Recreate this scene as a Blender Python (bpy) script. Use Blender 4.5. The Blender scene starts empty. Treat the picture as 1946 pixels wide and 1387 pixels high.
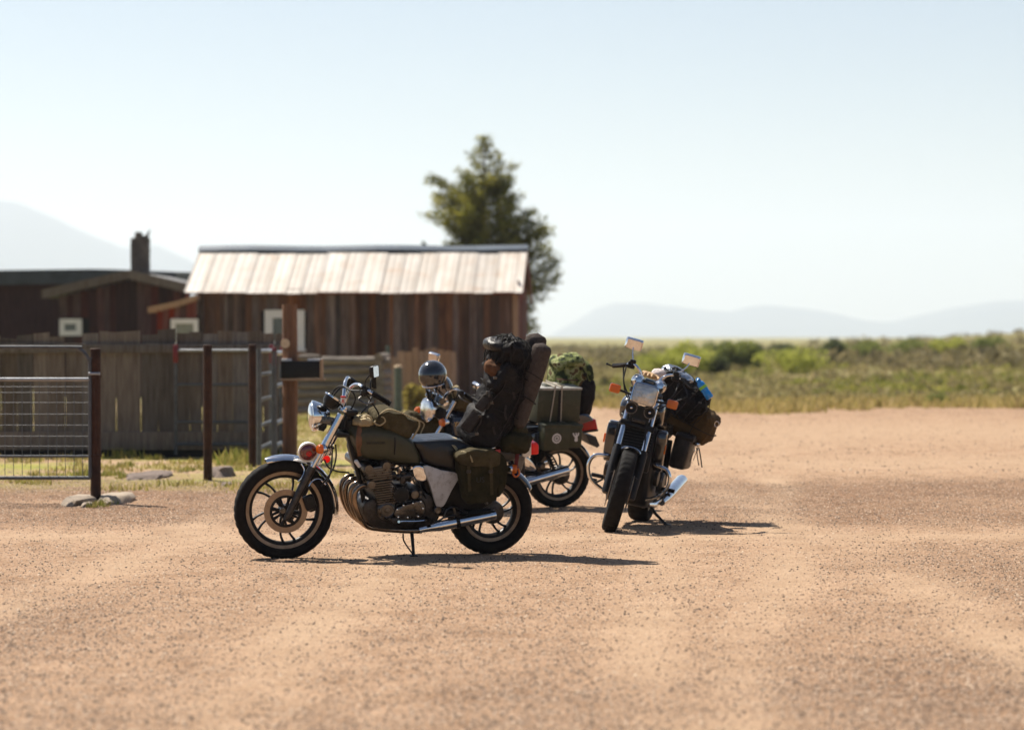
import bpy, bmesh, math, random
import numpy as np
from mathutils import Vector, Matrix, Euler, noise
random.seed(7); np.random.seed(7)
sc = bpy.context.scene
COL = sc.collection
R = math.radians
# ------------------------------------------------------------------ camera
FPX = 5700.0; HOR = 640.0; CH = 1.46; PW, PH = 1946.0, 1387.0
PITCH = math.atan((PH/2-HOR)/FPX)
cam_d = bpy.data.cameras.new('camera'); cam = bpy.data.objects.new('camera', cam_d); COL.objects.link(cam)
cam_d.sensor_width = 36.0; cam_d.lens = 36.0*FPX/PW
cam_d.clip_start = 0.1; cam_d.clip_end = 30000
cam.location = (0, 0, CH); cam.rotation_euler = (math.pi/2-PITCH, 0, 0)
cam_d.dof.use_dof = True; cam_d.dof.focus_distance = 20.6; cam_d.dof.aperture_fstop = 2.3
sc.camera = cam
# ------------------------------------------------------------------ light
SUN = Vector((-0.5, 0.5, 1.0)).normalized()
SUN_EL = math.asin(SUN.z)
w = bpy.data.worlds.new("World"); sc.world = w; w.use_nodes = True
nt = w.node_tree; bg = nt.nodes['Background']
sky = nt.nodes.new('ShaderNodeTexSky'); sky.sky_type = 'NISHITA'; sky.sun_disc = False
sky.sun_elevation = SUN_EL; sky.sun_rotation = math.atan2(SUN.x, SUN.y) % (2*math.pi)
sky.air_density = 1.0; sky.dust_density = 2.2; sky.ozone_density = 1.0; sky.altitude = 1500
nt.links.new(sky.outputs[0], bg.inputs[0]); bg.inputs[1].default_value = 0.052
sd = bpy.data.lights.new('sun', 'SUN'); sd.energy = 5.0; sd.angle = R(0.53); sd.color = (1.0, 0.93, 0.83)
so = bpy.data.objects.new('sun', sd); COL.objects.link(so); so.rotation_euler = SUN.to_track_quat('Z', 'Y').to_euler(); so.location = (-20, 20, 40)
sc.view_settings.view_transform = 'Standard'; sc.view_settings.look = 'None'
sc.view_settings.exposure = 0.95; sc.view_settings.gamma = 1.0; sc.view_settings.use_curve_mapping = False
sc.render.engine = 'CYCLES'; sc.cycles.use_denoising = True
sc.cycles.max_bounces = 8; sc.cycles.volume_bounces = 1; sc.cycles.use_adaptive_sampling = True
sc.cycles.sample_clamp_indirect = 6.0
# ------------------------------------------------------------------ pixel rays
def ray(px, py):
    d = Vector(((px-PW/2)/FPX, (PH/2-py)/FPX, -1.0))
    return Matrix.Rotation(math.pi/2-PITCH, 3, 'X') @ d
def W(px, py, Y):
    d = ray(px, py); return Vector((0, 0, CH)) + d*(Y/d.y)
def G(px, py, z=0.0):
    d = ray(px, py); return Vector((0, 0, CH)) + d*((z-CH)/d.z)
def WX(px, Y): return (px-PW/2)/FPX*Y
def WZ(py, Y): return W(PW/2, py, Y).z
# ------------------------------------------------------------------ materials
def mat(name, col, rough=0.6, metal=0.0, var=0.0, vs=8.0, bump=0.0, bs=40.0, col2=None, stretch=(1,1,1), spec=0.5, rnd=0.0, coat=0.0, dirt=None, rvar=0.0):
    m = bpy.data.materials.new(name); m.use_nodes = True
    n = m.node_tree.nodes; l = m.node_tree.links; b = n['Principled BSDF']
    b.inputs['Base Color'].default_value = (*col, 1); b.inputs['Roughness'].default_value = rough
    b.inputs['Metallic'].default_value = metal; b.inputs['Specular IOR Level'].default_value = spec
    if coat: b.inputs['Coat Weight'].default_value = coat; b.inputs['Coat Roughness'].default_value = 0.08
    tc = n.new('ShaderNodeTexCoord'); mp = n.new('ShaderNodeMapping'); l.new(tc.outputs['Object'], mp.inputs[0]); mp.inputs['Scale'].default_value = stretch
    src = None
    oi = n.new('ShaderNodeObjectInfo') if rnd else None
    if rnd:
        ad = n.new('ShaderNodeVectorMath'); ad.operation = 'ADD'; l.new(mp.outputs[0], ad.inputs[0])
        ml = n.new('ShaderNodeMath'); ml.operation = 'MULTIPLY'; ml.inputs[1].default_value = 57.0; l.new(oi.outputs['Random'], ml.inputs[0]); l.new(ml.outputs[0], ad.inputs[1]); vec = ad.outputs[0]
    else: vec = mp.outputs[0]
    if var or col2:
        nz = n.new('ShaderNodeTexNoise'); nz.inputs['Scale'].default_value = vs; nz.inputs['Detail'].default_value = 6; nz.inputs['Roughness'].default_value = 0.65
        l.new(vec, nz.inputs['Vector'])
        cr = n.new('ShaderNodeValToRGB'); cr.color_ramp.elements[0].position = 0.32; cr.color_ramp.elements[1].position = 0.68
        c2 = col2 or tuple(min(1, c*(1+var)) for c in col); c1 = col if col2 else tuple(c*(1-var) for c in col)
        cr.color_ramp.elements[0].color = (*c1, 1); cr.color_ramp.elements[1].color = (*c2, 1)
        l.new(nz.outputs[0], cr.inputs[0]); src = cr.outputs[0]
        if rvar:
            mr = n.new('ShaderNodeMapRange'); mr.inputs[3].default_value = max(0.02, rough-rvar); mr.inputs[4].default_value = rough+rvar
            l.new(nz.outputs[0], mr.inputs[0]); l.new(mr.outputs[0], b.inputs['Roughness'])
    if rnd:
        hs = n.new('ShaderNodeHueSaturation'); mr2 = n.new('ShaderNodeMapRange'); mr2.inputs[3].default_value = 1-rnd; mr2.inputs[4].default_value = 1+rnd
        l.new(oi.outputs['Random'], mr2.inputs[0]); l.new(mr2.outputs[0], hs.inputs['Value'])
        ms = n.new('ShaderNodeMath'); ms.operation = 'MULTIPLY'; ms.inputs[1].default_value = 7.31; l.new(oi.outputs['Random'], ms.inputs[0])
        fr = n.new('ShaderNodeMath'); fr.operation = 'FRACT'; l.new(ms.outputs[0], fr.inputs[0])
        mr3 = n.new('ShaderNodeMapRange'); mr3.inputs[3].default_value = 1-rnd*0.9; mr3.inputs[4].default_value = 1+rnd*0.9; l.new(fr.outputs[0], mr3.inputs[0]); l.new(mr3.outputs[0], hs.inputs['Saturation'])
        if src: l.new(src, hs.inputs['Color'])
        else: hs.inputs['Color'].default_value = (*col, 1)
        src = hs.outputs[0]
    if dirt:
        nd = n.new('ShaderNodeTexNoise'); nd.inputs['Scale'].default_value = dirt[2]; nd.inputs['Detail'].default_value = 8; nd.inputs['Roughness'].default_value = 0.7; l.new(tc.outputs['Object'], nd.inputs['Vector'])
        rr = n.new('ShaderNodeValToRGB'); rr.color_ramp.elements[0].position = 0.5; rr.color_ramp.elements[1].position = 0.72; rr.color_ramp.elements[1].color = (dirt[1],)*3+(1,)
        rr.color_ramp.elements[0].color = (0, 0, 0, 1); l.new(nd.outputs[0], rr.inputs[0])
        mx = n.new('ShaderNodeMix'); mx.data_type = 'RGBA'; l.new(rr.outputs[0], mx.inputs['Factor'])
        if src: l.new(src, mx.inputs[6])
        else: mx.inputs[6].default_value = (*col, 1)
        mx.inputs[7].default_value = (*dirt[0], 1); src = mx.outputs[2]
    if src: l.new(src, b.inputs['Base Color'])
    if bump:
        nb = n.new('ShaderNodeTexNoise'); nb.inputs['Scale'].default_value = bs; nb.inputs['Detail'].default_value = 5; l.new(vec, nb.inputs['Vector'])
        bp = n.new('ShaderNodeBump'); bp.inputs['Strength'].default_value = min(1, bump); bp.inputs['Distance'].default_value = 0.02 if bump <= 1 else 0.02*bump
        l.new(nb.outputs[0], bp.inputs['Height']); l.new(bp.outputs[0], b.inputs['Normal'])
    return m
DUST = (0.30, 0.215, 0.15)
M = {}
M['chrome'] = mat('chrome', (0.66, 0.67, 0.69), 0.055, 1.0, var=0.12, vs=30, rvar=0.035)
M['alu'] = mat('dull_aluminium', (0.115, 0.108, 0.10), 0.30, 1.0, var=0.4, vs=25, bump=0.15, bs=120, dirt=((0.03, 0.026, 0.022), 0.4, 30), rvar=0.12)
M['alu_dark'] = mat('oily_aluminium', (0.055, 0.05, 0.047), 0.40, 0.85, var=0.4, vs=30, bump=0.2, bs=90, dirt=((0.025, 0.021, 0.018), 0.8, 22))
M['headers'] = mat('ground_tinted_chrome', (0.22, 0.165, 0.12), 0.2, 1.0, var=0.3, vs=12, rvar=0.08)  # chrome whose brown is the reflected ground, put into the colour
M['rim_lip'] = mat('machined_rim', (0.20, 0.165, 0.135), 0.36, 1.0, var=0.2, vs=20, dirt=((0.16, 0.12, 0.09), 0.7, 18))  # tan base: ground reflection painted into the polished metal
M['disc'] = mat('brake_disc_steel', (0.27, 0.205, 0.15), 0.42, 0.9, var=0.12, vs=40)
M['black_metal'] = mat('black_enamel', (0.009, 0.0085, 0.0085), 0.42, 0.0, var=0.3, vs=20, spec=0.35, dirt=((0.03, 0.024, 0.02), 0.45, 26))
M['gloss_black'] = mat('gloss_black_paint', (0.012, 0.012, 0.014), 0.12, 0.0, coat=1.0, var=0.2, vs=12)
M['blue_black'] = mat('midnight_paint', (0.012, 0.018, 0.032), 0.14, 0.0, coat=1.0, var=0.2, vs=12)
M['rubber'] = mat('tyre_rubber', (0.010, 0.009, 0.0085), 0.8, 0.0, var=0.35, vs=18, bump=0.25, bs=150, spec=0.3, dirt=((0.024, 0.019, 0.015), 0.4, 14))
M['hose'] = mat('black_hose', (0.014, 0.013, 0.013), 0.5)
M['olive_paint'] = mat('olive_drab_paint', (0.040, 0.038, 0.018), 0.42, 0.0, var=0.18, vs=9, bump=0.08, bs=60, dirt=((0.07, 0.055, 0.036), 0.35, 12))
M['rust_band'] = mat('rust_brown_paint', (0.13, 0.055, 0.02), 0.6, var=0.4, vs=30)
M['seat'] = mat('black_vinyl', (0.008, 0.0075, 0.0075), 0.30, 0.0, var=0.3, vs=14, bump=0.45, bs=18, dirt=((0.02, 0.017, 0.015), 0.25, 16))
M['side_white'] = mat('scuffed_white_panel', (0.47, 0.455, 0.44), 0.5, 0.0, var=0.10, vs=10, dirt=((0.20, 0.16, 0.13), 0.75, 26))
M['cream'] = mat('cream_plastic', (0.72, 0.68, 0.62), 0.4, 0.0, var=0.08, vs=20)
M['lens_glass'] = mat('ribbed_lens', (0.55, 0.54, 0.52), 0.12, 0.75, var=0.25, vs=22, bump=0.5, bs=90, coat=0.6)
M['amber'] = mat('amber_lens', (0.62, 0.17, 0.012), 0.2, 0.0, coat=0.8, bump=0.3, bs=120)
M['red_lens'] = mat('red_lens', (0.62, 0.012, 0.012), 0.18, 0.0, coat=0.8, bump=0.3, bs=120)
M['dark_lens'] = mat('dark_red_lens', (0.09, 0.006, 0.008), 0.12, 0.0, coat=1.0)
M['canvas'] = mat('olive_canvas', (0.060, 0.048, 0.024), 0.9, 0.0, var=0.3, vs=16, bump=0.9, bs=28, spec=.2, dirt=((0.11, 0.085, 0.055), 0.4, 12))
M['canvas_tan'] = mat('khaki_canvas', (0.34, 0.27, 0.15), 0.9, 0.0, var=0.2, vs=16, bump=0.8, bs=30)
M['canvas_dark'] = mat('dark_green_canvas', (0.030, 0.026, 0.013), 0.92, 0.0, var=0.35, vs=14, bump=0.9, bs=26, spec=.2)
M['nylon'] = mat('black_nylon', (0.011, 0.0095, 0.0095), 0.62, 0.0, var=0.35, vs=16, bump=1.0, bs=24, spec=.35, dirt=((0.035, 0.027, 0.023), 0.45, 12))
M['nylon_grey'] = mat('charcoal_padding', (0.040, 0.034, 0.030), 0.8, 0.0, var=0.2, vs=20, bump=0.5, bs=60)
M['bedroll'] = mat('foam_bedroll', (0.065, 0.052, 0.045), 0.9, 0.0, var=0.2, vs=30, bump=0.6, bs=70)
M['brown_cloth'] = mat('brown_cloth', (0.12, 0.058, 0.030), 0.9, 0.0, var=0.3, vs=12, bump=0.9, bs=24)
M['strap'] = mat('webbing_strap', (0.025, 0.023, 0.020), 0.85, bump=0.3, bs=200)
M['rope'] = mat('pale_rope', (0.42, 0.36, 0.28), 0.9, bump=0.5, bs=200)
M['brown_bag'] = mat('brown_canvas', (0.075, 0.045, 0.018), 0.85, 0.0, var=0.25, vs=12, bump=0.8, bs=22)
M['leather'] = mat('black_leather', (0.012, 0.009, 0.008), 0.42, 0.0, var=0.3, vs=16, bump=0.4, bs=50, dirt=((0.07, 0.05, 0.04), 0.4, 12))
M['blue_plastic'] = mat('blue_plastic', (0.01, 0.22, 0.60), 0.25, 0.0, var=0.15, vs=30, coat=0.5)
M['lime'] = mat('lime_print', (0.25, 0.55, 0.05), 0.5)
M['white_print'] = mat('white_print', (0.62, 0.60, 0.58), 0.6, var=0.1, vs=60)
M['grey_print'] = mat('grey_print', (0.17, 0.17, 0.16), 0.6)
M['dark_print'] = mat('dark_print', (0.02, 0.02, 0.015), 0.7)
M['gold'] = mat('gold_lettering', (0.55, 0.32, 0.06), 0.4)
M['red_cloth'] = mat('dark_red_webbing', (0.10, 0.008, 0.010), 0.8, bump=0.4, bs=150)
M['red_print'] = mat('red_print', (0.50, 0.02, 0.02), 0.5)
M['silver_cloth'] = mat('silvery_sheet', (0.42, 0.44, 0.47), 0.25, 0.85, var=0.2, vs=20, bump=1.0, bs=18)
M['box_green'] = mat('ammo_box_green', (0.042, 0.044, 0.024), 0.42, 0.1, var=0.15, vs=12, bump=0.1, bs=60, dirt=((0.12, 0.10, 0.07), 0.4, 14))
M['plate'] = mat('plate_black', (0.03, 0.03, 0.03), 0.5)
def glow_through(m, col, k):
    n = m.node_tree.nodes; l = m.node_tree.links; t = n.new('ShaderNodeBsdfTranslucent'); t.inputs[0].default_value = (*col, 1); mx = n.new('ShaderNodeMixShader'); mx.inputs[0].default_value = k
    l.new(n['Principled BSDF'].outputs[0], mx.inputs[1]); l.new(t.outputs[0], mx.inputs[2]); l.new(mx.outputs[0], n['Material Output'].inputs[0])
glow_through(M['red_lens'], (1.0, .01, .01), .55); glow_through(M['amber'], (1.0, .28, .01), .4)
M['clear_lens'] = mat('clear_lamp_glass', (0.60, 0.61, 0.62), 0.07, 0.9, var=0.12, vs=14, bump=0.08, bs=40, coat=1.0)
def camo_mat():
    m = mat('camouflage_cloth', (0.06, 0.075, 0.03), 0.85, bump=0.8, bs=26)
    n = m.node_tree.nodes; l = m.node_tree.links; b = n['Principled BSDF']; tc = n.new('ShaderNodeTexCoord')
    v = n.new('ShaderNodeTexNoise'); v.inputs['Scale'].default_value = 11; v.inputs['Detail'].default_value = 2; l.new(tc.outputs['Object'], v.inputs['Vector'])
    r = n.new('ShaderNodeValToRGB'); r.color_ramp.interpolation = 'CONSTANT'; e = r.color_ramp.elements
    e[0].color = (0.03, 0.04, 0.018, 1); e[1].position = 0.44; e[1].color = (0.13, 0.15, 0.05, 1)
    for p, c in ((0.52, (0.25, 0.26, 0.12, 1)), (0.6, (0.09, 0.06, 0.03, 1))):
        x = e.new(p); x.color = c
    l.new(v.outputs[0], r.inputs[0]); l.new(r.outputs[0], b.inputs['Base Color']); return m
M['camo'] = camo_mat()
M['wood_grey'] = mat('weathered_plank', (0.105, 0.082, 0.066), 0.85, var=0.0, vs=5, col2=(0.20, 0.165, 0.135), bump=0.6, bs=14, stretch=(5, 5, 0.5), rnd=0.32)
M['wood_barn'] = mat('barn_siding', (0.066, 0.039, 0.030), 0.85, vs=4, col2=(0.21, 0.125, 0.088), bump=0.6, bs=12, stretch=(5, 5, 0.45), rnd=0.55)
M['wood_red'] = mat('faded_red_siding', (0.10, 0.022, 0.016), 0.8, vs=4, col2=(0.17, 0.050, 0.035), bump=0.5, bs=12, stretch=(5, 5, 0.45), rnd=0.4)
M['wood_darkred'] = mat('dark_red_siding', (0.040, 0.018, 0.018), 0.85, vs=4, col2=(0.095, 0.045, 0.040), bump=0.5, bs=12, stretch=(5, 5, 0.45), rnd=0.45)
M['wood_tan'] = mat('raw_timber', (0.24, 0.15, 0.09), 0.8, vs=5, col2=(0.38, 0.26, 0.17), bump=0.4, bs=14, stretch=(5, 5, 0.5), rnd=0.15)
M['wood_post'] = mat('brown_log_bark', (0.105, 0.045, 0.022), 0.85, vs=6, col2=(0.22, 0.11, 0.06), bump=0.8, bs=16, stretch=(4, 4, 0.5))
M['log'] = mat('bleached_log', (0.11, 0.088, 0.068), 0.85, vs=5, col2=(0.26, 0.215, 0.17), bump=0.6, bs=14, stretch=(0.6, 4, 4), rnd=0.2)
M['log_end'] = mat('cut_log_face', (0.62, 0.46, 0.29), 0.7, var=0.12, vs=30)
M['trim_red'] = mat('barn_red_trim', (0.15, 0.028, 0.020), 0.75, var=0.3, vs=6, bump=0.3, bs=20)
M['roof_tin'] = mat('sunbleached_tin', (0.35, 0.305, 0.255), 0.62, 0.1, vs=1.1, col2=(0.48, 0.445, 0.40), bump=0.12, bs=8, stretch=(1, 0.4, 0.4), rnd=0.10, dirt=((0.36, 0.24, 0.15), 0.6, 2.2))
M['roof_dark'] = mat('dark_roofing', (0.045, 0.05, 0.055), 0.7, var=0.3, vs=3, bump=0.3, bs=12)
M['roof_grey'] = mat('grey_shingle', (0.15, 0.145, 0.14), 0.8, var=0.25, vs=4, bump=0.4, bs=14)
M['ridge_blue'] = mat('dark_blue_ridge_cap', (0.018, 0.045, 0.08), 0.5, var=0.2, vs=4)
M['white_paint'] = mat('white_window_paint', (0.72, 0.71, 0.70), 0.6, var=0.06, vs=8)
M['pane'] = mat('window_pane', (0.09, 0.11, 0.11), 0.08, 0.0, coat=0.5)
M['pane_pale'] = mat('curtained_pane', (0.22, 0.23, 0.19), 0.25, 0.0, var=0.2, vs=3)
M['rust_pipe'] = mat('rusty_steel_pipe', (0.030, 0.016, 0.012), 0.7, 0.2, vs=5, col2=(0.085, 0.038, 0.022), bump=0.4, bs=40)
M['galv'] = mat('galvanised_tube', (0.33, 0.34, 0.35), 0.42, 0.7, var=0.2, vs=12)
M['grey_pipe'] = mat('grey_and_shaded_pipe', (0.085, 0.09, 0.095), 0.5, 0.3, var=0.25, vs=10)  # grey tube; on lower panel rails its darkness also stands for shade
M['red_enamel'] = mat('red_enamel', (0.16, 0.008, 0.012), 0.45, var=0.2, vs=10)
M['black_board'] = mat('near_black_board', (0.012, 0.012, 0.013), 0.6, var=0.2, vs=6)
M['green_post'] = mat('faded_green_post', (0.070, 0.095, 0.072), 0.7, var=0.25, vs=8)
M['chimney'] = mat('sooty_masonry', (0.13, 0.105, 0.085), 0.9, var=0.35, vs=5, bump=0.8, bs=14)
M['stone'] = mat('pale_stone', (0.27, 0.21, 0.15), 0.85, var=0.2, vs=7, bump=0.5, bs=20)
M['dirt'] = mat('dark_dirt', (0.13, 0.095, 0.075), 0.95, var=0.3, vs=9, bump=0.8, bs=18)
M['trunk'] = mat('pine_bark', (0.10, 0.060, 0.040), 0.9, var=0.35, vs=6, bump=0.7, bs=12)
M['rubber'].node_tree.nodes['Principled BSDF'].inputs['Specular IOR Level'].default_value = 0.12
M['nylon'].node_tree.nodes['Principled BSDF'].inputs['Specular IOR Level'].default_value = 0.12
M['canvas'].node_tree.nodes['Principled BSDF'].inputs['Specular IOR Level'].default_value = 0.1
M['canvas_dark'].node_tree.nodes['Principled BSDF'].inputs['Specular IOR Level'].default_value = 0.08
M['black_metal'].node_tree.nodes['Principled BSDF'].inputs['Specular IOR Level'].default_value = 0.22
M['nylon_grey'].node_tree.nodes['Principled BSDF'].inputs['Specular IOR Level'].default_value = 0.1
M['bedroll'].node_tree.nodes['Principled BSDF'].inputs['Specular IOR Level'].default_value = 0.1
M['brown_bag'].node_tree.nodes['Principled BSDF'].inputs['Specular IOR Level'].default_value = 0.15
M['strap'].node_tree.nodes['Principled BSDF'].inputs['Specular IOR Level'].default_value = 0.1
M['hose'].node_tree.nodes['Principled BSDF'].inputs['Specular IOR Level'].default_value = 0.2
M['camo'].node_tree.nodes['Principled BSDF'].inputs['Specular IOR Level'].default_value = 0.1
M['leather'].node_tree.nodes['Principled BSDF'].inputs['Specular IOR Level'].default_value = 0.3
M['black_board'].node_tree.nodes['Principled BSDF'].inputs['Specular IOR Level'].default_value = 0.2
M['wood_grey'].node_tree.nodes['Principled BSDF'].inputs['Specular IOR Level'].default_value = 0.15
M['wood_barn'].node_tree.nodes['Principled BSDF'].inputs['Specular IOR Level'].default_value = 0.12
M['wood_darkred'].node_tree.nodes['Principled BSDF'].inputs['Specular IOR Level'].default_value = 0.12
M['wood_red'].node_tree.nodes['Principled BSDF'].inputs['Specular IOR Level'].default_value = 0.15
M['rust_pipe'].node_tree.nodes['Principled BSDF'].inputs['Specular IOR Level'].default_value = 0.2
M['brown_cloth'].node_tree.nodes['Principled BSDF'].inputs['Specular IOR Level'].default_value = 0.1
M['seat'].node_tree.nodes['Principled BSDF'].inputs['Specular IOR Level'].default_value = 0.45
M['olive_paint'].node_tree.nodes['Principled BSDF'].inputs['Specular IOR Level'].default_value = 0.35
M['box_green'].node_tree.nodes['Principled BSDF'].inputs['Specular IOR Level'].default_value = 0.3
M['plate'].node_tree.nodes['Principled BSDF'].inputs['Specular IOR Level'].default_value = 0.3
# ------------------------------------------------------------------ mesh builder
def cr(pts, sub=4, closed=False):
    P = [Vector(p) for p in pts]; n = len(P)
    if n < 3 or sub <= 1: return P
    out = []
    for i in range(n if closed else n-1):
        p0 = P[(i-1) % n] if closed or i > 0 else P[0]*2-P[1]
        p1 = P[i]; p2 = P[(i+1) % n]
        p3 = P[(i+2) % n] if closed or i+2 < n else P[-1]*2-P[-2]
        for k in range(sub):
            t = k/sub
            out.append(0.5*((2*p1)+(p2-p0)*t+(2*p0-5*p1+4*p2-p3)*t*t+(3*p1-p0-3*p2+p3)*t**3))
    if not closed: out.append(P[-1])
    return out
class MB:
    def __init__(s, X=None): s.v = []; s.f = []; s.X = X
    def add(s, vs, fs):
        o = len(s.v)
        s.v += [(s.X @ Vector(p)) if s.X else Vector(p) for p in vs]
        s.f += [tuple(i+o for i in f) for f in fs]; return s
    def box(s, c, d, rot=None, bev=0.0, taper=1.0):
        c = Vector(c); h = Vector(d)/2; rot = rot or Matrix.Identity(3)
        if bev <= 0:
            vs = [c+rot @ Vector((h.x*a*(taper if e > 0 else 1), h.y*b*(taper if e > 0 else 1), h.z*e)) for a in (-1, 1) for b in (-1, 1) for e in (-1, 1)]
            return s.add(vs, [(0, 1, 3, 2), (4, 6, 7, 5), (0, 4, 5, 1), (2, 3, 7, 6), (0, 2, 6, 4), (1, 5, 7, 3)])
        b = min(bev, h.x*0.9, h.y*0.9, h.z*0.9)
        bm = bmesh.new(); bmesh.ops.create_cube(bm, size=1)
        for v in bm.verts: v.co = Vector((v.co.x*2*h.x*(taper if v.co.z > 0 else 1), v.co.y*2*h.y*(taper if v.co.z > 0 else 1), v.co.z*2*h.z))
        bmesh.ops.bevel(bm, geom=bm.edges[:], offset=b, segments=2, affect='EDGES', profile=0.5)
        bm.verts.index_update(); vs = [c+rot @ v.co for v in bm.verts]; fs = [tuple(v.index for v in f.verts) for f in bm.faces]; bm.free()
        return s.add(vs, fs)
    def tube(s, pts, r, n=10, sub=4, closed=False, flat=1.0, up=None):
        P = cr(pts, sub, closed) if len(pts) > 2 else [Vector(p) for p in pts]
        m = len(P)
        if isinstance(r, (list, tuple)):
            k = len(r)-1; rr = []
            for i in range(m):
                t = i/(m-1)*k; a = min(int(t), k-1); rr.append(r[a]+(r[a+1]-r[a])*(t-a))
        else: rr = [r]*m
        T = []
        for i in range(m):
            a = P[(i-1) % m] if closed or i > 0 else P[0]; b = P[(i+1) % m] if closed or i < m-1 else P[-1]
            T.append((b-a).normalized())
        u = Vector(up) if up else (Vector((0, 0, 1)) if abs(T[0].z) < 0.9 else Vector((0, 1, 0)))
        N = (u-T[0]*u.dot(T[0])).normalized()
        vs = []; fs = []
        for i in range(m):
            if i: N = (N-T[i]*N.dot(T[i])).normalized()
            if up: N = (Vector(up)-T[i]*Vector(up).dot(T[i])).normalized()
            B = T[i].cross(N)
            for j in range(n):
                a = 2*math.pi*j/n; vs.append(P[i]+(N*math.cos(a)*flat+B*math.sin(a))*rr[i])
        for i in range(m if closed else m-1):
            for j in range(n):
                a = i*n+j; b = i*n+(j+1) % n; c = ((i+1) % m)*n
                fs.append((a, b, c+(j+1) % n, c+j))
        if not closed:
            fs.append(tuple(range(n-1, -1, -1))); fs.append(tuple((m-1)*n+j for j in range(n)))
        return s.add(vs, fs)
    def lathe(s, prof, c, axis=(0, 1, 0), n=32, closed=False):
        """prof: (radius, height along axis)"""
        c = Vector(c); ax = Vector(axis).normalized()
        u = Vector((0, 0, 1)) if abs(ax.z) < 0.9 else Vector((1, 0, 0)); u = (u-ax*u.dot(ax)).normalized(); w_ = ax.cross(u)
        m = len(prof); vs = []; fs = []
        for j in range(n):
            a = 2*math.pi*j/n; d = u*math.cos(a)+w_*math.sin(a)
            for r, h in prof: vs.append(c+ax*h+d*max(r, 1e-4))
        for j in range(n):
            k = (j+1) % n
            for i in range(m if closed else m-1):
                i2 = (i+1) % m; fs.append((j*m+i, k*m+i, k*m+i2, j*m+i2))
        if not closed:
            fs.append(tuple(j*m for j in range(n-1, -1, -1))); fs.append(tuple(j*m+m-1 for j in range(n)))
        return s.add(vs, fs)
    def pillow(s, out, y0, y1, e=0.02, p=2.5, nseg=4, inset=None, smooth=3):
        """outline of (x,z) swept from y0 to y1, edges rounded"""
        O = cr([(a[0], 0, a[1]) for a in out], smooth, True) if smooth > 1 else [Vector((a[0], 0, a[1])) for a in out]
        c = sum(O, Vector())/len(O); n = len(O); vs = []; fs = []
        size = sum((q-c).length for q in O)/n; inset = inset if inset is not None else e
        ys = []
        for k in range(nseg+1):
            t = k/nseg; ys.append((y0+e*(1-math.cos(t*math.pi/2))*1.0 if False else y0+e*t, 1-inset/size*(1-(1-(1-t)**p)**(1/p))))
        ys += [(y1-(y-y0), q) for y, q in reversed(ys)]
        for y, q in ys:
            for o in O:
                w2 = c+(o-c)*q; vs.append(Vector((w2.x, y, w2.z)))
        m = len(ys)
        for i in range(m-1):
            for j in range(n): fs.append((i*n+j, i*n+(j+1) % n, (i+1)*n+(j+1) % n, (i+1)*n+j))
        fs.append(tuple(range(n))); fs.append(tuple(reversed(range((m-1)*n, m*n))))
        return s.add(vs, fs)
    def rings(s, rs, cap=True, closed=False):
        n = len(rs[0]); vs = [p for r_ in rs for p in r_]; fs = []; m = len(rs)
        for i in range(m if closed else m-1):
            for j in range(n): fs.append((i*n+j, i*n+(j+1) % n, ((i+1) % m)*n+(j+1) % n, ((i+1) % m)*n+j))
        if cap and not closed: fs.append(tuple(reversed(range(n)))); fs.append(tuple((m-1)*n+j for j in range(n)))
        return s.add(vs, fs)
    def blob(s, c, d, rot=None, e1=0.6, e2=0.6, amp=0.0, fr=6.0, nu=36, nv=22, seed=0.0, taper=0.0):
        c = Vector(c); rot = rot or Matrix.Identity(3); sg = lambda x, p: math.copysign(abs(x)**p, x)
        vs = []; fs = []
        for i in range(nv+1):
            ph = -math.pi/2+math.pi*i/nv
            for j in range(nu):
                th = 2*math.pi*j/nu
                q = Vector((d[0]*sg(math.cos(ph), e1)*sg(math.cos(th), e2), d[1]*sg(math.cos(ph), e1)*sg(math.sin(th), e2), d[2]*sg(math.sin(ph), e1)))
                k = 1-taper*(q.z/d[2]) if taper else 1; q.x *= k; q.y *= k
                if amp:
                    w1 = noise.noise(q*fr+Vector((seed, seed*2, 0))); w2 = noise.noise(Vector((q.x*fr*2.6, q.y*fr*2.6, q.z*fr*1.1))+Vector((0, seed, seed)))
                    q += q.normalized()*amp*(w1*1.2+(0.5-abs(w2)*2)*0.6)
                vs.append(c+rot @ q)
        for i in range(nv):
            for j in range(nu): fs.append((i*nu+j, i*nu+(j+1) % nu, (i+1)*nu+(j+1) % nu, (i+1)*nu+j))
        return s.add(vs, fs)
    def build(s, name, m, T=None, part=None, label=None, smooth=40, kind=None, group=None, cat=None):
        """T: Thing the mesh belongs to; part: mesh object it is a sub-part of"""
        off = T.off if T else Vector()
        me = bpy.data.meshes.new(name); me.from_pydata([v-off for v in s.v], [], s.f); me.update()
        bm = bmesh.new(); bm.from_mesh(me); bmesh.ops.recalc_face_normals(bm, faces=bm.faces[:]); bm.to_mesh(me); bm.free()
        me.materials.append(M[m] if isinstance(m, str) else m)
        o = bpy.data.objects.new(name, me); COL.objects.link(o)
        if smooth:
            me.polygons.foreach_set('use_smooth', [True]*len(me.polygons)); me.set_sharp_from_angle(angle=R(smooth))
        if part is not None: o.parent = part
        elif T is not None: o.parent = T.o
        if label: o['label'] = label
        if kind: o['kind'] = kind
        if group: o['group'] = group
        if cat: o['category'] = cat
        return o
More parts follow.
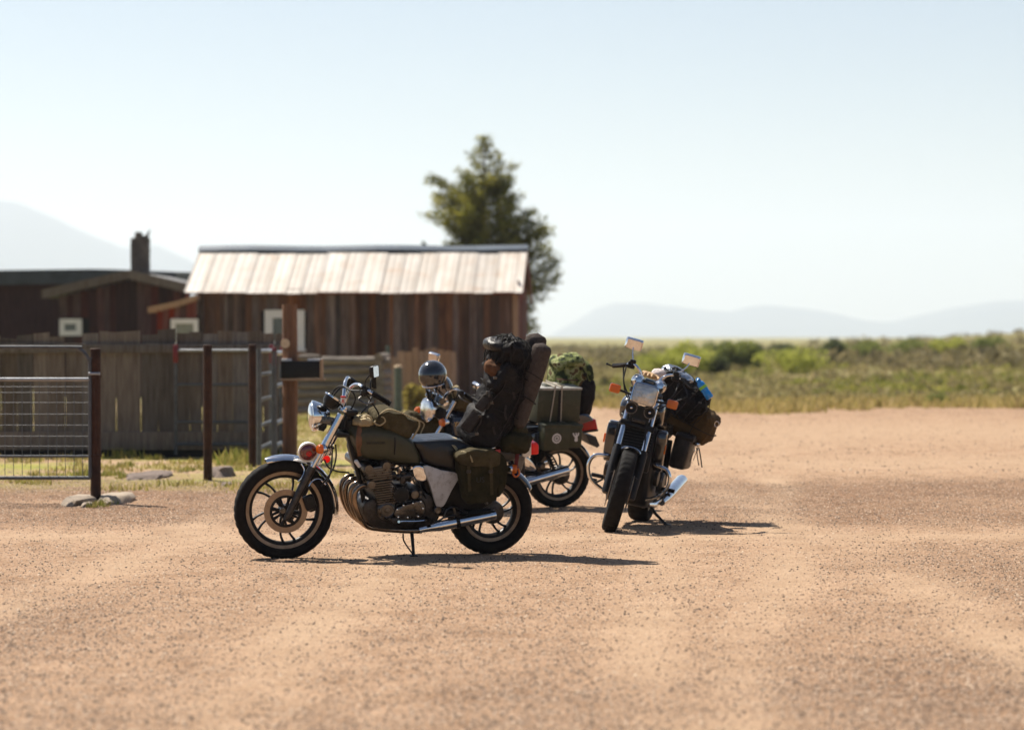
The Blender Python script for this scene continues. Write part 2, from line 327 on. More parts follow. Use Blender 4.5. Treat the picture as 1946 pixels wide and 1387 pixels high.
class Thing:
    def __init__(s, name, label, cat, X=None, base=(0, 0, 0), group=None):
        """X: frame in which the meshes are written; base: where in that frame the empty stands"""
        X = X or Matrix.Identity(4); s.off = Vector(base)
        s.o = bpy.data.objects.new(name, None); COL.objects.link(s.o); s.o.empty_display_size = 0.1
        s.o.matrix_world = X @ Matrix.Translation(s.off)
        s.o['label'] = label; s.o['category'] = cat
        if group: s.o['group'] = group
def copy_tree(o, parent=None):
    c = o.copy(); COL.objects.link(c); c.parent = parent
    for ch in list(o.children): copy_tree(ch, c)
    return c
def text(name, body, size, X, m, T=None, part=None, extrude=0.001, label=None, sx=1.0):
    cu = bpy.data.curves.new(name, 'FONT'); cu.body = body; cu.size = size; cu.extrude = extrude; cu.align_x = 'CENTER'; cu.align_y = 'CENTER'
    t = bpy.data.objects.new(name, cu); COL.objects.link(t); dg = bpy.context.evaluated_depsgraph_get(); dg.update()
    me = bpy.data.meshes.new_from_object(t.evaluated_get(dg)); bpy.data.objects.remove(t)
    off = T.off if T else Vector()
    me.transform(Matrix.Translation(-off) @ X @ Matrix.Diagonal((sx, 1, 1, 1)))
    me.materials.clear(); me.materials.append(M[m]); me.name = name
    o = bpy.data.objects.new(name, me); COL.objects.link(o); o.parent = part or (T.o if T else None)
    if label: o['label'] = label
    return o
def structure(o): o['kind'] = 'structure'; return o
def axes(xa, za):
    """rotation whose local z is za and x near xa"""
    z = Vector(za).normalized(); x = Vector(xa); x = (x-z*x.dot(z)).normalized(); y = z.cross(x)
    return Matrix((x, y, z)).transposed()
def soup(name, verts, faces, m, kind='stuff', attr=None, attrs=None, label=None, cat=None, parent=None, group=None):
    """big meshes: verts (n,3), faces (m,3 or 4) as arrays"""
    verts = np.asarray(verts, dtype=np.float32); faces = np.asarray(faces, dtype=np.int32)
    me = bpy.data.meshes.new(name); k = faces.shape[1]
    me.vertices.add(len(verts)); me.vertices.foreach_set('co', verts.ravel())
    me.loops.add(faces.size); me.loops.foreach_set('vertex_index', faces.ravel())
    me.polygons.add(len(faces)); me.polygons.foreach_set('loop_start', np.arange(0, faces.size, k, dtype=np.int32))
    me.update(calc_edges=True); me.validate()
    if attr is not None:
        a = me.attributes.new('tone', 'FLOAT', 'POINT'); a.data.foreach_set('value', np.asarray(attr, dtype=np.float32))
    for k_, v_ in (attrs or {}).items():
        a = me.attributes.new(k_, 'FLOAT', 'POINT'); a.data.foreach_set('value', np.asarray(v_, dtype=np.float32))
    me.materials.append(m); o = bpy.data.objects.new(name, me); COL.objects.link(o)
    if kind: o['kind'] = kind
    if label: o['label'] = label
    if cat: o['category'] = cat
    if group: o['group'] = group
    if parent is not None: o.parent = parent
    return o
# ------------------------------------------------------------------ ground sheet
def fbm(x, y, s, o=4, sd=0.0):
    return noise.fractal(Vector((x*s+sd, y*s-sd, sd)), 1.0, 2.0, o)
def lot_edge(x):            # depth at which the gravel gives way to scrub
    return 63.5 + 3.0*noise.noise(Vector((x*0.35, 1.7, 0))) + 2.0*noise.noise(Vector((x*1.3, 5.1, 0))) - 5.0*math.exp(-((x-4.6)/1.6)**2)
def gh(x, y):
    h = 0.0
    if y < 70: h += 0.010*noise.noise(Vector((x*1.3, y*0.9, 3.3))) + 0.006*noise.noise(Vector((x*5, y*4, 1.3)))
    d = y-lot_edge(x)
    if d > 0:
        k = min(1, d/12); h += k*(0.10*noise.noise(Vector((x*0.18, y*0.12, 0)))+0.25*k*noise.noise(Vector((x*0.03, y*0.03, 4))))
        h += max(0, min(1, (y-90)/200))*(1.0*max(0, (x-0.075*y)/(0.06*y+1)))*1.1 if y < 900 else 0
    if y > 450: h = h*max(0, 1-(y-450)/400)
    return h
def sst(a, b, x): t = min(1, max(0, (x-a)/(b-a))); return t*t*(3-2*t)
def tracks(x, y):
    """worn wheel tracks crossing the lot: packed, paler and free of loose stone"""
    if y > 70: return 0.0
    w_ = .45*noise.noise(Vector((y*.13, 3, 1)))+.12*noise.noise(Vector((y*.5, 9, 1))); t = 0
    for c, s_, wd in ((-.95, .012, .26), (.75, .02, .24), (2.35, -.03, .30), (-2.75, .05, .26), (1.35, .09, .22)):
        t = max(t, math.exp(-((x-c-s_*(y-16)-w_)/wd)**2)*(.65+.7*noise.noise(Vector((x*1.1, y*.5, c)))))
    for c, wd in ((46.0, 6.0), (34.5, 2.2), (21.8, .5)):      # tracks passing from side to side
        t = max(t, .8*math.exp(-((y-c-.6*noise.noise(Vector((x*.4, c, 1)))*wd)/wd)**2))
    return min(1, max(0, t))
def coarseness(x, y):
    if y > 70: return 0.0
    n_ = .5+.9*noise.noise(Vector((x*.35, y*.30, 8)))+.5*noise.noise(Vector((x*1.3, y*1.0, 4)))
    z = .30*sst(15, 12, y)+.9*sst(22.5, 24.5, y)*sst(32, 29, y)*max(sst(.8, 1.8, x), sst(-1.2, -2.2, x))+.35*sst(1.2, 2.5, x)*sst(24, 20, y)+.3*sst(-1.6, -2.6, x)*sst(20, 17, y)+.12
    return min(1, max(0, z*(.35+1.1*n_)-.55*tracks(x, y)))
def ground():
    xs = sorted(set([round(i*0.055, 3) for i in range(-90, 91)]) | set([s*round(4.95+0.25*i+0.012*i*i, 3) for i in range(1, 60) for s in (-1, 1)]) | set([s*a for a in (75, 100, 150, 220, 320, 500, 900, 1600, 3000, 6000, 9000, 11500) for s in (-1, 1)]))
    ys = [-60, -20, 0, 5, 9]; y = 10.0
    while y < 26: ys.append(y); y += 0.06
    while y < 70: ys.append(y); y += 0.06*(y/26)**2.6
    while y < 17000: ys.append(y); y *= 1.035
    V = []; nx = len(xs)
    for y in ys:
        for x in xs: V.append((x, y, gh(x, y) if abs(x) < 80 else 0.0))
    idx = np.arange(len(V)).reshape(len(ys), nx)
    F = np.stack([idx[:-1, :-1], idx[:-1, 1:], idx[1:, 1:], idx[1:, :-1]], -1).reshape(-1, 4)
    m = bpy.data.materials.new('gravel_and_scrub'); m.use_nodes = True; n = m.node_tree.nodes; l = m.node_tree.links; b = n['Principled BSDF']
    b.inputs['Roughness'].default_value = 0.95; b.inputs['Specular IOR Level'].default_value = 0.15
    g = n.new('ShaderNodeNewGeometry'); pos = g.outputs['Position']
    def nz(s, det=4, rough=0.55, sx=(1, 1, 1), off=(0, 0, 0)):
        mp = n.new('ShaderNodeMapping'); mp.inputs['Scale'].default_value = sx; mp.inputs['Location'].default_value = off; l.new(pos, mp.inputs[0])
        t = n.new('ShaderNodeTexNoise'); t.inputs['Scale'].default_value = s; t.inputs['Detail'].default_value = det; t.inputs['Roughness'].default_value = rough; l.new(mp.outputs[0], t.inputs['Vector']); return t.outputs[0]
    def ramp(s, *st):
        r = n.new('ShaderNodeValToRGB'); e = r.color_ramp.elements
        for i, (p, c) in enumerate(st):
            if i > 1: e.new(p)
        for i, (p, c) in enumerate(st): e[i].position = p; e[i].color = (*c, 1) if len(c) == 3 else c
        l.new(s, r.inputs[0]); return r.outputs[0]
    def mix(f, a, c, mode='MIX'):
        x = n.new('ShaderNodeMix'); x.data_type = 'RGBA'; x.blend_type = mode
        if hasattr(f, 'links'): l.new(f, x.inputs['Factor'])
        else: x.inputs['Factor'].default_value = f
        for s, k in ((a, 6), (c, 7)):
            if hasattr(s, 'links'): l.new(s, x.inputs[k])
            else: x.inputs[k].default_value = (*s, 1)
        return x.outputs[2]
    def mth(op, a, c=None, cl=False):
        x = n.new('ShaderNodeMath'); x.operation = op; x.use_clamp = cl
        for s, k in ((a, 0), (c, 1)):
            if s is None: continue
            if hasattr(s, 'links'): l.new(s, x.inputs[k])
            else: x.inputs[k].default_value = s
        return x.outputs[0]
    def att(k_):
        a = n.new('ShaderNodeAttribute'); a.attribute_name = k_; return a.outputs['Fac']
    def vor(s):
        t = n.new('ShaderNodeTexVoronoi'); t.inputs['Scale'].default_value = s; l.new(pos, t.inputs['Vector']); return t
    sep = n.new('ShaderNodeSeparateXYZ'); l.new(pos, sep.inputs[0])
    # packed gravel: grains of several tones, coarser in bands
    v1 = vor(75); c1 = ramp(v1.outputs['Color'], (0.0, (0.25, 0.16, 0.105)), (0.35, (0.43, 0.295, 0.205)), (0.7, (0.50, 0.36, 0.26)), (1.0, (0.62, 0.50, 0.40)))
    v2 = vor(34); c2 = ramp(v2.outputs['Color'], (0.0, (0.12, 0.082, 0.06)), (0.22, (0.31, 0.205, 0.14)), (0.6, (0.46, 0.32, 0.225)), (1.0, (0.60, 0.48, 0.385)))
    fine = nz(3.2, 8, 0.75, (0.8, .5, 1)); coarse = att('coarse')
    grain = mix(mth('MULTIPLY', coarse, 0.75), c1, c2)
    tone = ramp(fine, (0.32, (0.70, 0.63, 0.57)), (0.50, (1.0, 1.0, 1.0)), (0.68, (1.16, 1.17, 1.20)))
    grain = mix(1.0, grain, tone, 'MULTIPLY')
    spots = ramp(nz(38, 2, 0.5), (0.64, (1, 1, 1)), (0.72, (0.36, 0.31, 0.28)))
    grain = mix(mth('ADD', mth('MULTIPLY', coarse, 0.6), 0.3), grain, mix(1.0, grain, spots, 'MULTIPLY'))
    grain = mix(1.0, grain, ramp(coarse, (0.0, (1, 1, 1)), (1.0, (0.72, 0.64, 0.58))), 'MULTIPLY')
    grain = mix(1.0, grain, (.715, .655, .565), 'MULTIPLY')
    grain = mix(mth('MULTIPLY', att('track'), .55), grain, (.385, .273, .176))
    # grass staining of the yard by the fences
    gcol = ramp(nz(1.4, 6, 0.7), (0.30, (0.30, 0.24, 0.12)), (0.5, (0.27, 0.25, 0.055)), (0.66, (0.16, 0.19, 0.035)))
    a = mth('SUBTRACT', mth('MULTIPLY', sep.outputs['Y'], 1.0), 27.6); a = mth('DIVIDE', a, 3.5, True)
    xr = mth('DIVIDE', mth('SUBTRACT', -0.9, sep.outputs['X']), 1.2, True)
    gm = mth('MULTIPLY', mth('MULTIPLY', a, xr), ramp(nz(0.9, 5, 0.7, (0.45, 1, 1)), (0.42, (0, 0, 0)), (0.56, (1, 1, 1))))
    near = mix(gm, grain, gcol)
    # scrub beyond the lot
    s1 = ramp(nz(0.16, 7, 0.65, (0.5, 1, 1)), (0.30, (0.26, 0.195, 0.115)), (0.45, (0.235, 0.20, 0.08)), (0.58, (0.185, 0.18, 0.058)), (0.72, (0.26, 0.19, 0.13)))
    s2 = ramp(nz(2.2, 6, 0.7), (0.32, (0.6, 0.6, 0.6)), (0.62, (1.15, 1.15, 1.1)))
    scrub = mix(1.0, s1, s2, 'MULTIPLY')
    edge = mth('ADD', mth('SUBTRACT', sep.outputs['Y'], 64.5), mth('MULTIPLY', mth('SUBTRACT', nz(0.55, 6, 0.7), 0.5), 16.0))
    edge = mth('DIVIDE', edge, 2.5, True)
    l.new(mix(edge, near, scrub), b.inputs['Base Color'])
    hb = mth('ADD', mth('MULTIPLY', v2.outputs['Distance'], mth('ADD', coarse, 0.4)), mth('MULTIPLY', v1.outputs['Distance'], 0.5))
    hb = mth('ADD', hb, mth('MULTIPLY', nz(9, 5, 0.7), 1.2))
    bp = n.new('ShaderNodeBump'); bp.inputs['Strength'].default_value = 0.7; bp.inputs['Distance'].default_value = 0.02; l.new(hb, bp.inputs['Height']); l.new(bp.outputs[0], b.inputs['Normal'])
    o = soup('ground', V, F, m, kind='structure', attrs={'coarse': [coarseness(v[0], v[1]) if abs(v[0]) < 20 else 0 for v in V], 'track': [tracks(v[0], v[1]) if abs(v[0]) < 20 else 0 for v in V]})
    o.data.polygons.foreach_set('use_smooth', [True]*len(o.data.polygons)); return o
ground()
# ------------------------------------------------------------------ distant mountains (real ridges, faded by the haze)
def ridge(name, prof, Y, depth, seed):
    m = M.setdefault('mountain', mat('mountain_slope', (0.030, 0.055, 0.085), 0.95, vs=0.002, col2=(0.07, 0.09, 0.11)))  # slope colour itself carries part of the haze's blue
    P = [(WX(a, Y), WZ(b, Y)) for a, b in prof]; xs = np.linspace(P[0][0], P[-1][0], 160); px = [p[0] for p in P]; pz = [p[1] for p in P]
    rows = 16; V = []
    for i in range(rows+1):
        t = i/rows; k = math.sin(t*math.pi)**0.9 if t < 0.5 else math.sin(t*math.pi)
        for x in xs:
            z = np.interp(x, px, pz)+8*noise.fractal(Vector((x*0.002, seed, 0)), 1, 2, 4)
            V.append((x*(1+0.15*(t-0.5)), Y+(t-0.5)*depth, max(-2, z*k*(1+(0.12*noise.fractal(Vector((x*0.001, t*3, seed)), 1, 2, 4) if abs(t-0.5) > 0.02 else 0)))))
    idx = np.arange(len(V)).reshape(rows+1, len(xs)); F = np.stack([idx[:-1, :-1], idx[:-1, 1:], idx[1:, 1:], idx[1:, :-1]], -1).reshape(-1, 4)
    o = soup(name, V, F, m, kind='structure'); o.data.polygons.foreach_set('use_smooth', [True]*len(o.data.polygons)); return o
ridge('mountains', [(-900, 560), (-500, 470), (-200, 400), (-60, 372), (40, 395), (140, 440), (245, 481), (270, 474), (300, 474), (360, 502), (460, 560), (600, 612), (760, 650)], 9500, 2000, 2.0)
ridge('mountains', [(960, 660), (1040, 641), (1090, 615), (1130, 590), (1170, 578), (1230, 577), (1330, 588), (1390, 592), (1430, 582), (1460, 580), (1540, 590), (1600, 600), (1650, 610), (1690, 612), (1740, 600), (1806, 586), (1900, 572), (2100, 560), (2500, 600), (2900, 650)], 10500, 2000, 5.0)
ridge('mountains', [(500, 655), (700, 648), (900, 647), (1100, 650), (1400, 646), (1700, 648), (2000, 650)], 7500, 1000, 8.0)
# ------------------------------------------------------------------ haze box
HZ = bpy.data.materials.new('haze_air'); HZ.use_nodes = True; hn = HZ.node_tree.nodes; hn.remove(hn['Principled BSDF'])
pv = hn.new('ShaderNodeVolumePrincipled'); pv.inputs['Color'].default_value = (0.80, 0.885, 0.99, 1); pv.inputs['Density'].default_value = 0.00014; pv.inputs['Anisotropy'].default_value = 0.3
HZ.node_tree.links.new(pv.outputs[0], hn['Material Output'].inputs['Volume'])
hz = MB().box((0, 6650, 249), (24000, 13500, 502)).build('haze', HZ, smooth=0, kind='stuff')
# ------------------------------------------------------------------ barn
def frame_at(p, ang): return Matrix.Translation(p) @ Matrix.Rotation(ang, 4, 'Z')
def boards(T, x0, x1, wd, z0, z1, m, y=0.0, rag=0.0, hole=None, th=0.022, gap=0.006, name='board', part=None, zf=None, jit=0.012):
    x = x0; i = 0
    while x < x1-0.02:
        ww = min(wd*random.uniform(0.8, 1.2), x1-x)
        top = (zf(x+ww/2) if zf else z1)+random.uniform(-rag, rag)
        segs = [(z0, top)]
        if hole and x+ww > hole[0] and x < hole[1]: segs = [(z0, hole[2]), (hole[3], top)]
        for a, b_ in segs:
            mb = MB(); mb.box((x+ww/2, y+random.uniform(-jit, jit), (a+b_)/2), (ww-gap, th, b_-a)); mb.build(name, m, T, part=part, smooth=0)
        x += ww; i += 1
YB = 64.0; sB = YB/FPX
pA = Vector((WX(375, YB+.2), YB+.2, 0)); pB = Vector((WX(986, YB-.2), YB-.2, 0)); LB = (pB-pA).length
XB = frame_at(pA, math.atan2(pB.y-pA.y, pB.x-pA.x))
EAVE = WZ(550, YB); RIDGE = WZ(479, YB+1.8); DB = 3.7
barn = Thing('barn', 'long low barn of weathered brown planks with a sunlit pale tin roof', 'barn', XB, (LB/2, 0, 0))
wx0, wx1 = (505-375)*sB, (581-375)*sB; wz0, wz1 = WZ(664, YB), WZ(589, YB)
boards(barn, 0, LB-.12, 0.145, 0, EAVE-0.02, 'wood_barn', hole=(wx0+.02, wx1-.02, wz0+.03, wz1-.03))
x = 0.1
while x < LB-.3:      # darker battens over some joints
    if not (wx0-.1 < x < wx1+.1): MB().box((x, -.045, EAVE/2), (0.035, .02, EAVE-.1)).build('batten', 'wood_barn', barn, smooth=0)
    x += random.uniform(.28, .62)
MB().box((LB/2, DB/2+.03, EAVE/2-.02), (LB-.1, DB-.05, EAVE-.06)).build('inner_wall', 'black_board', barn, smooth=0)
for a in range(9):
    y0 = .05+a*(DB-.1)/9
    MB().box((LB-.02, y0+(DB-.1)/18, (EAVE+.2)/2), ((.022), (DB-.1)/9-.008, EAVE+.2)).build('board', 'wood_red', barn, smooth=0)
MB().box((LB-.07, -.025, EAVE/2-.02), (.12, .05, EAVE-.06), bev=.006).build('corner_post', 'wood_tan', barn)
MB().box((LB/2+.02, -.06, EAVE-.045), (LB+.04, .035, .12), bev=.005).build('eave_board', 'trim_red', barn)
wn = MB()
fw = .17
wn.box(((wx0+wx1)/2, -.05, wz1-fw/2), (wx1-wx0, .045, fw)); wn.box(((wx0+wx1)/2, -.05, wz0+fw/2), (wx1-wx0, .045, fw))
wn.box((wx0+fw/2, -.05, (wz0+wz1)/2), (fw, .045, wz1-wz0-2*fw)); wn.box((wx1-fw/2, -.05, (wz0+wz1)/2), (fw, .045, wz1-wz0-2*fw))
wf = wn.build('window', 'white_paint', barn, smooth=0)
MB().box(((wx0+wx1)/2, -.035, (wz0+wz1)/2), (wx1-wx0-2*fw+.01, .01, wz1-wz0-2*fw+.01)).build('pane', 'pane', barn, part=wf, smooth=0)
MB().box(((wx0+wx1)/2, -.048, (wz0+wz1)/2), (.025, .02, wz1-wz0-2*fw)).box(((wx0+wx1)/2, -.075, wz0-.02), (wx1-wx0+.06, .08, .04)).build('glazing_bar', 'white_paint', barn, part=wf, smooth=0)
run = 1.85; slope = math.atan2(RIDGE-EAVE, run)
oh = .28; x = -.24; i = 0
while x < LB+.03:          # tin sheets, each with rolled seam and faint ribs
    ww = min(.405*random.uniform(.78, 1.22), LB+.09-x); ww = LB+.09-x if LB+.09-x-ww < .12 else ww; mb = MB(); rows = []
    dz = random.uniform(-.012, .016); n_ = 9
    for (u, t) in ((-oh, 0), ((run+.0)*.5, .5), (run+.02, 1)):
        z = EAVE+.05+u*math.tan(slope)+dz+(.012*noise.noise(Vector((x*2, u, 1))))
        top = []; bot = []
        for k in range(n_):
            q = k/(n_-1); hh = .014 if k == 0 else (.004 if k in (3, 6) else 0)
            top.append(Vector((x+q*ww, u, z+hh)))
            bot.append(Vector((x+q*ww, u, z+hh-.012)))
        rows.append(top+bot[::-1])
    mb.rings(rows).build('roof_panel', 'roof_tin', barn, smooth=0)
    rows = []
    for u in (run-.02, DB+oh):
        z = EAVE+.05+(2*run-u)*math.tan(slope)
        rows.append([Vector((x, u, z)), Vector((x+ww, u, z)), Vector((x+ww, u, z-.012)), Vector((x, u, z-.012))])
    MB().rings(rows).build('roof_panel', 'roof_tin', barn, smooth=0)
    x += ww
rp = [Vector((0, run-.16, RIDGE+.0)), Vector((0, run, RIDGE+.10)), Vector((0, run+.16, RIDGE+.0)), Vector((0, run+.16, RIDGE-.03)), Vector((0, run, RIDGE+.06)), Vector((0, run-.16, RIDGE-.03))]
mb = MB()
mb.rings([[q+Vector((xx, 0, .045+.012*math.sin(xx*2))) for q in rp] for xx in np.linspace(-.26, LB+.10, 14)]).build('ridge_cap', 'ridge_blue', barn, smooth=0)
for xx, nm in ((-.2, 'rake_board'), (LB+.05, 'rake_board')):
    mb = MB(); r0 = []
    for u in (-oh+.02, run, 2*run+oh):
        z = EAVE+.02+(u if u <= run else 2*run-u)*math.tan(slope)
        r0.append([Vector((xx, u, z)), Vector((xx+.04, u, z)), Vector((xx+.04, u, z-.17)), Vector((xx, u, z-.17))])
    mb.rings(r0).build(nm, 'trim_red', barn, smooth=0)
mb = MB(); mb.add([(LB-.02, .05, EAVE), (LB-.02, DB-.05, EAVE), (LB-.02, run, RIDGE-.08), (LB-.06, .05, EAVE), (LB-.06, DB-.05, EAVE), (LB-.06, run, RIDGE-.08)], [(0, 1, 2), (5, 4, 3), (0, 3, 4, 1), (1, 4, 5, 2), (2, 5, 3, 0)]).build('gable', 'wood_red', barn, smooth=0)
mb = MB(); mb.add([(.02, .05, EAVE), (.02, DB-.05, EAVE), (.02, run, RIDGE-.08), (.06, .05, EAVE), (.06, DB-.05, EAVE), (.06, run, RIDGE-.08)], [(0, 1, 2), (5, 4, 3), (0, 3, 4, 1), (1, 4, 5, 2), (2, 5, 3, 0)]).build('gable', 'wood_red', barn, smooth=0)
# ------------------------------------------------------------------ red lean-to left of the barn
YL = 63.6; sL = YL/FPX
XL = Matrix.Translation((WX(298, YL), YL, 0)); LL = (374-298)*sL
shed = Thing('lean_to', 'small faded red lean-to with sloping board roof against the barn end', 'shed', XL, (LL/2, 0, 0))
zl, zr = WZ(590, YL), WZ(566, YL); zf = lambda x: zl+(zr-zl)*x/LL-.03
hx0, hx1, hz0, hz1 = (325-298)*sL, (377-298)*sL, WZ(650, YL), WZ(606, YL)
boards(shed, 0, LL, .13, 0, 2, 'wood_red', zf=zf, hole=(hx0+.02, hx1+.1, hz0, hz1))
MB().rings([[Vector((.03, y_, .4)), Vector((LL-.03, y_, .4)), Vector((LL-.03, y_, zr-.06)), Vector((.03, y_, zl-.06))] for y_ in (.02, .05)]).build('wall_backing', 'black_board', shed, smooth=0)
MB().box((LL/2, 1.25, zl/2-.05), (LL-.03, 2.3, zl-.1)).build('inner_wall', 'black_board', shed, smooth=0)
mb = MB(); r0 = []
for x_, z_ in ((-.17, WZ(584, YL)), (LL*.5, WZ(573, YL)), (LL+.02, WZ(560, YL))):
    r0.append([Vector((x_, -.2, z_)), Vector((x_, 2.5, z_+.02)), Vector((x_, 2.5, z_-.09)), Vector((x_, -.2, z_-.12))])
mb.rings(r0).build('roof', 'wood_tan', shed, smooth=0)
wn = MB(); fw = .1
wn.box(((hx0+hx1)/2, -.03, hz1-fw/2), (hx1-hx0, .04, fw)); wn.box((hx0+fw/2, -.03, (hz0+hz1)/2-.05), (fw, .04, hz1-hz0-fw)); wn.box((hx1-fw/2, -.03, (hz0+hz1)/2-.05), (fw, .04, hz1-hz0-fw)); wn.box(((hx0+hx1)/2, -.03, hz0-fw/2+.0), (hx1-hx0, .04, fw))
wf = wn.build('window', 'white_paint', shed, smooth=0)
MB().box(((hx0+hx1)/2, -.01, (hz0+hz1)/2), (hx1-hx0-.1, .01, hz1-hz0-.1)).build('pane', 'pane_pale', shed, part=wf, smooth=0)
# ------------------------------------------------------------------ dark red house further left
YH = 72.0; sH = YH/FPX
x0h, x1h, xp = WX(112, YH), WX(352, YH), WX(248, YH)
XH = Matrix.Translation((x0h, YH, 0)); LH = x1h-x0h; pk = xp-x0h
zpk, zlh, zrh = WZ(530, YH), WZ(563, YH), WZ(556, YH)
house = Thing('house', 'dark red plank house with low gable roof and a stone chimney', 'house', XH, (LH/2, 0, 0))
zf = lambda x: (zlh+(zpk-zlh)*x/pk if x < pk else zpk+(zrh-zpk)*(x-pk)/(LH-pk))-.02
boards(house, 0, LH, .17, 0, 2, 'wood_darkred', zf=zf, hole=((112-112)*sH, (156-112)*sH, WZ(640, YH), WZ(604, YH)))
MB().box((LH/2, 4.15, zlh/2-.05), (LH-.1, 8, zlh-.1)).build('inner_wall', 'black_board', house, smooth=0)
MB().rings([[Vector((.04, y_, .5)), Vector((LH-.04, y_, .5)), Vector((LH-.04, y_, zrh-.05)), Vector((pk, y_, zpk-.05)), Vector((.04, y_, zlh-.05))] for y_ in (.03, .09)]).build('gable_backing', 'black_board', house, smooth=0)
for (xa, za, xb, zb, m_) in ((-.35, zlh-.04, pk+.01, zpk+.02, 'roof_dark'), (pk+.012, zpk+.02, LH+.3, zrh-.02, 'roof_grey')):
    r0 = [[Vector((x_, -.4, z_+.17)), Vector((x_, 8.5, z_+.19)), Vector((x_, 8.5, z_+.02)), Vector((x_, -.4, z_))] for x_, z_ in ((xa, za), ((xa+xb)/2, (za+zb)/2), (xb, zb))]
    MB().rings(r0).build('roof', m_, house, smooth=0)
    r0 = [[Vector((x_, -.44, z_+.185)), Vector((x_, -.402, z_+.185)), Vector((x_, -.402, z_-.03)), Vector((x_, -.44, z_-.03))] for x_, z_ in ((xa, za), (xb, zb))]
    MB().rings(r0).build('barge_board', 'wood_grey', house, smooth=0)
wn = MB(); wa, wb_, za, zb = 0.02, (156-112)*sH, WZ(638, YH), WZ(606, YH)
wn.box(((wa+wb_)/2, -.03, zb-.06), (wb_-wa, .04, .12)); wn.box(((wa+wb_)/2, -.03, za+.06), (wb_-wa, .04, .12)); wn.box((wa+.06, -.03, (za+zb)/2), (.12, .04, zb-za-.24)); wn.box((wb_-.07, -.03, (za+zb)/2), (.14, .04, zb-za-.24))
wf = wn.build('window', 'white_paint', house, smooth=0)
MB().box(((wa+wb_)/2, -.01, (za+zb)/2), (wb_-wa-.2, .01, zb-za-.2)).build('pane', 'pane', house, part=wf, smooth=0)
# chimney : tapered masonry stack with a clay pot and a bent cowl plate
cx = WX(265, YH+.9)-x0h; cw = 35*sH; zc0 = WZ(540, YH+.9); zc1 = WZ(452, YH+.9)
mb = MB(); ns = 9
for k in range(ns):
    a = zc0+(zc1-zc0)*k/ns; b_ = zc0+(zc1-zc0)*(k+1)/ns
    for q in range(3):
        o_ = (k % 2)*.5; xx = cx-cw/2+cw*(q+.5)/3
        mb.box((xx+random.uniform(-.004, .004), 1.1+random.uniform(-.01, .01), (a+b_)/2), (cw/3-.012, .42, b_-a-.014), bev=.01)
ch = mb.build('chimney', 'chimney', house)
MB().box((cx, 1.1, (zc0+zc1)/2), (cw-.03, .38, zc1-zc0-.01)).build('flue', 'dirt', house, part=ch)
MB().lathe([(.0, 0), (.11, 0), (.085, .10), (.10, .14), (.0, .14)], (cx-.03, 1.0, zc1), (0, 0, 1), 14).build('chimney_pot', 'chimney', house, part=ch)
mb = MB(); mb.rings([[Vector((cx+cw/2-.10+a, 1.0+b_, z)) for a, b_ in ((-.07*s_, -.1*s_), (.05*s_, -.1*s_), (.05*s_, .1*s_), (-.07*s_, .1*s_))] + [] for z, s_ in ((zc1-.02, 1), (zc1+.06, .8))])
mb.rings([[Vector((cx+cw/2-.04+o_+a, 1.0+b_, z)) for a, b_ in ((-.05*s_, -.06), (.03*s_, -.06), (.03*s_, .06), (-.05*s_, .06))] for z, s_, o_ in ((zc1-.02, 1, 0), (zc1+.09, .7, .02), (zc1+.19, .25, .07))])
mb.build('cowl', 'chimney', house, part=ch)
# second roof behind the house on the left
shed2 = Thing('outbuilding', 'outbuilding with a flat grey roof behind the dark red house', 'building', Matrix.Translation((WX(60, 84), 84, 0)), (0, 0, 0))
MB().box(((WX(346, 84)-WX(60, 84)-2.3)/2, 0, WZ(530, 84)/2), (WX(346, 84)-WX(60, 84)+2.3, 4, WZ(530, 84))).build('wall', 'wood_darkred', shed2, smooth=0)
MB().rings([[Vector((x_, -2.4, z_)), Vector((x_, 2.4, z_+.1)), Vector((x_, 2.4, z_-.15)), Vector((x_, -2.4, z_-.4))] for x_, z_ in ((-2.4, WZ(519, 84)), (WX(200, 84)-WX(60, 84), WZ(515, 84)), (WX(352, 84)-WX(60, 84), WZ(521, 84)))]).build('roof', 'roof_dark', shed2, smooth=0)
# ------------------------------------------------------------------ plank fence
YF = 36.4; sF = YF/FPX
fence = Thing('plank_fence', 'tall grey plank fence with ragged board tops in front of the red house', 'fence', Matrix.Translation((WX(340, YF), YF, 0)), (0, 0, 0))
fx = WX(340, YF)
edges = [-60, -28, 2, 33, 64, 95, 124, 157, 188, 221, 268, 301, 335, 361, 384, 413, 443, 472, 500, 522, 546]
tops = [640, 636, 642, 638, 634, 640, 655, 634, 629, 631, 637, 627, 633, 631, 634, 628, 630, 629, 634, 634]
for i in range(len(edges)-1):
    a, b_ = WX(edges[i], YF)-fx, WX(edges[i+1], YF)-fx; g = random.choice([.003, .004, .005, .011])
    zt = WZ(tops[i], YF); sk = random.uniform(-.02, .02); mb = MB(); y = random.uniform(-.006, .006)
    lean = random.uniform(-.012, .012); z0 = .30+random.uniform(-.01, .01)
    mb.rings([[Vector((a+g/2+lean*t, y-.011, z)), Vector((b_-g/2+lean*t, y-.011, z+dk)), Vector((b_-g/2+lean*t, y+.011, z+dk)), Vector((a+g/2+lean*t, y+.011, z))] for z, dk, t in ((z0, 0, 0), (zt, sk, 1))])
    mb.build('board', 'wood_grey', fence, smooth=0)
fl = WX(-60, YF)-fx; fr = WX(546, YF)-fx
MB().box(((fl+fr)/2, -.045, WZ(662, YF)), (fr-fl, .05, .11), bev=.006).build('rail', 'wood_grey', fence)
MB().box(((fl+fr)/2, -.035, .20), (fr-fl, .04, .22), bev=.006).build('rail', 'wood_grey', fence)
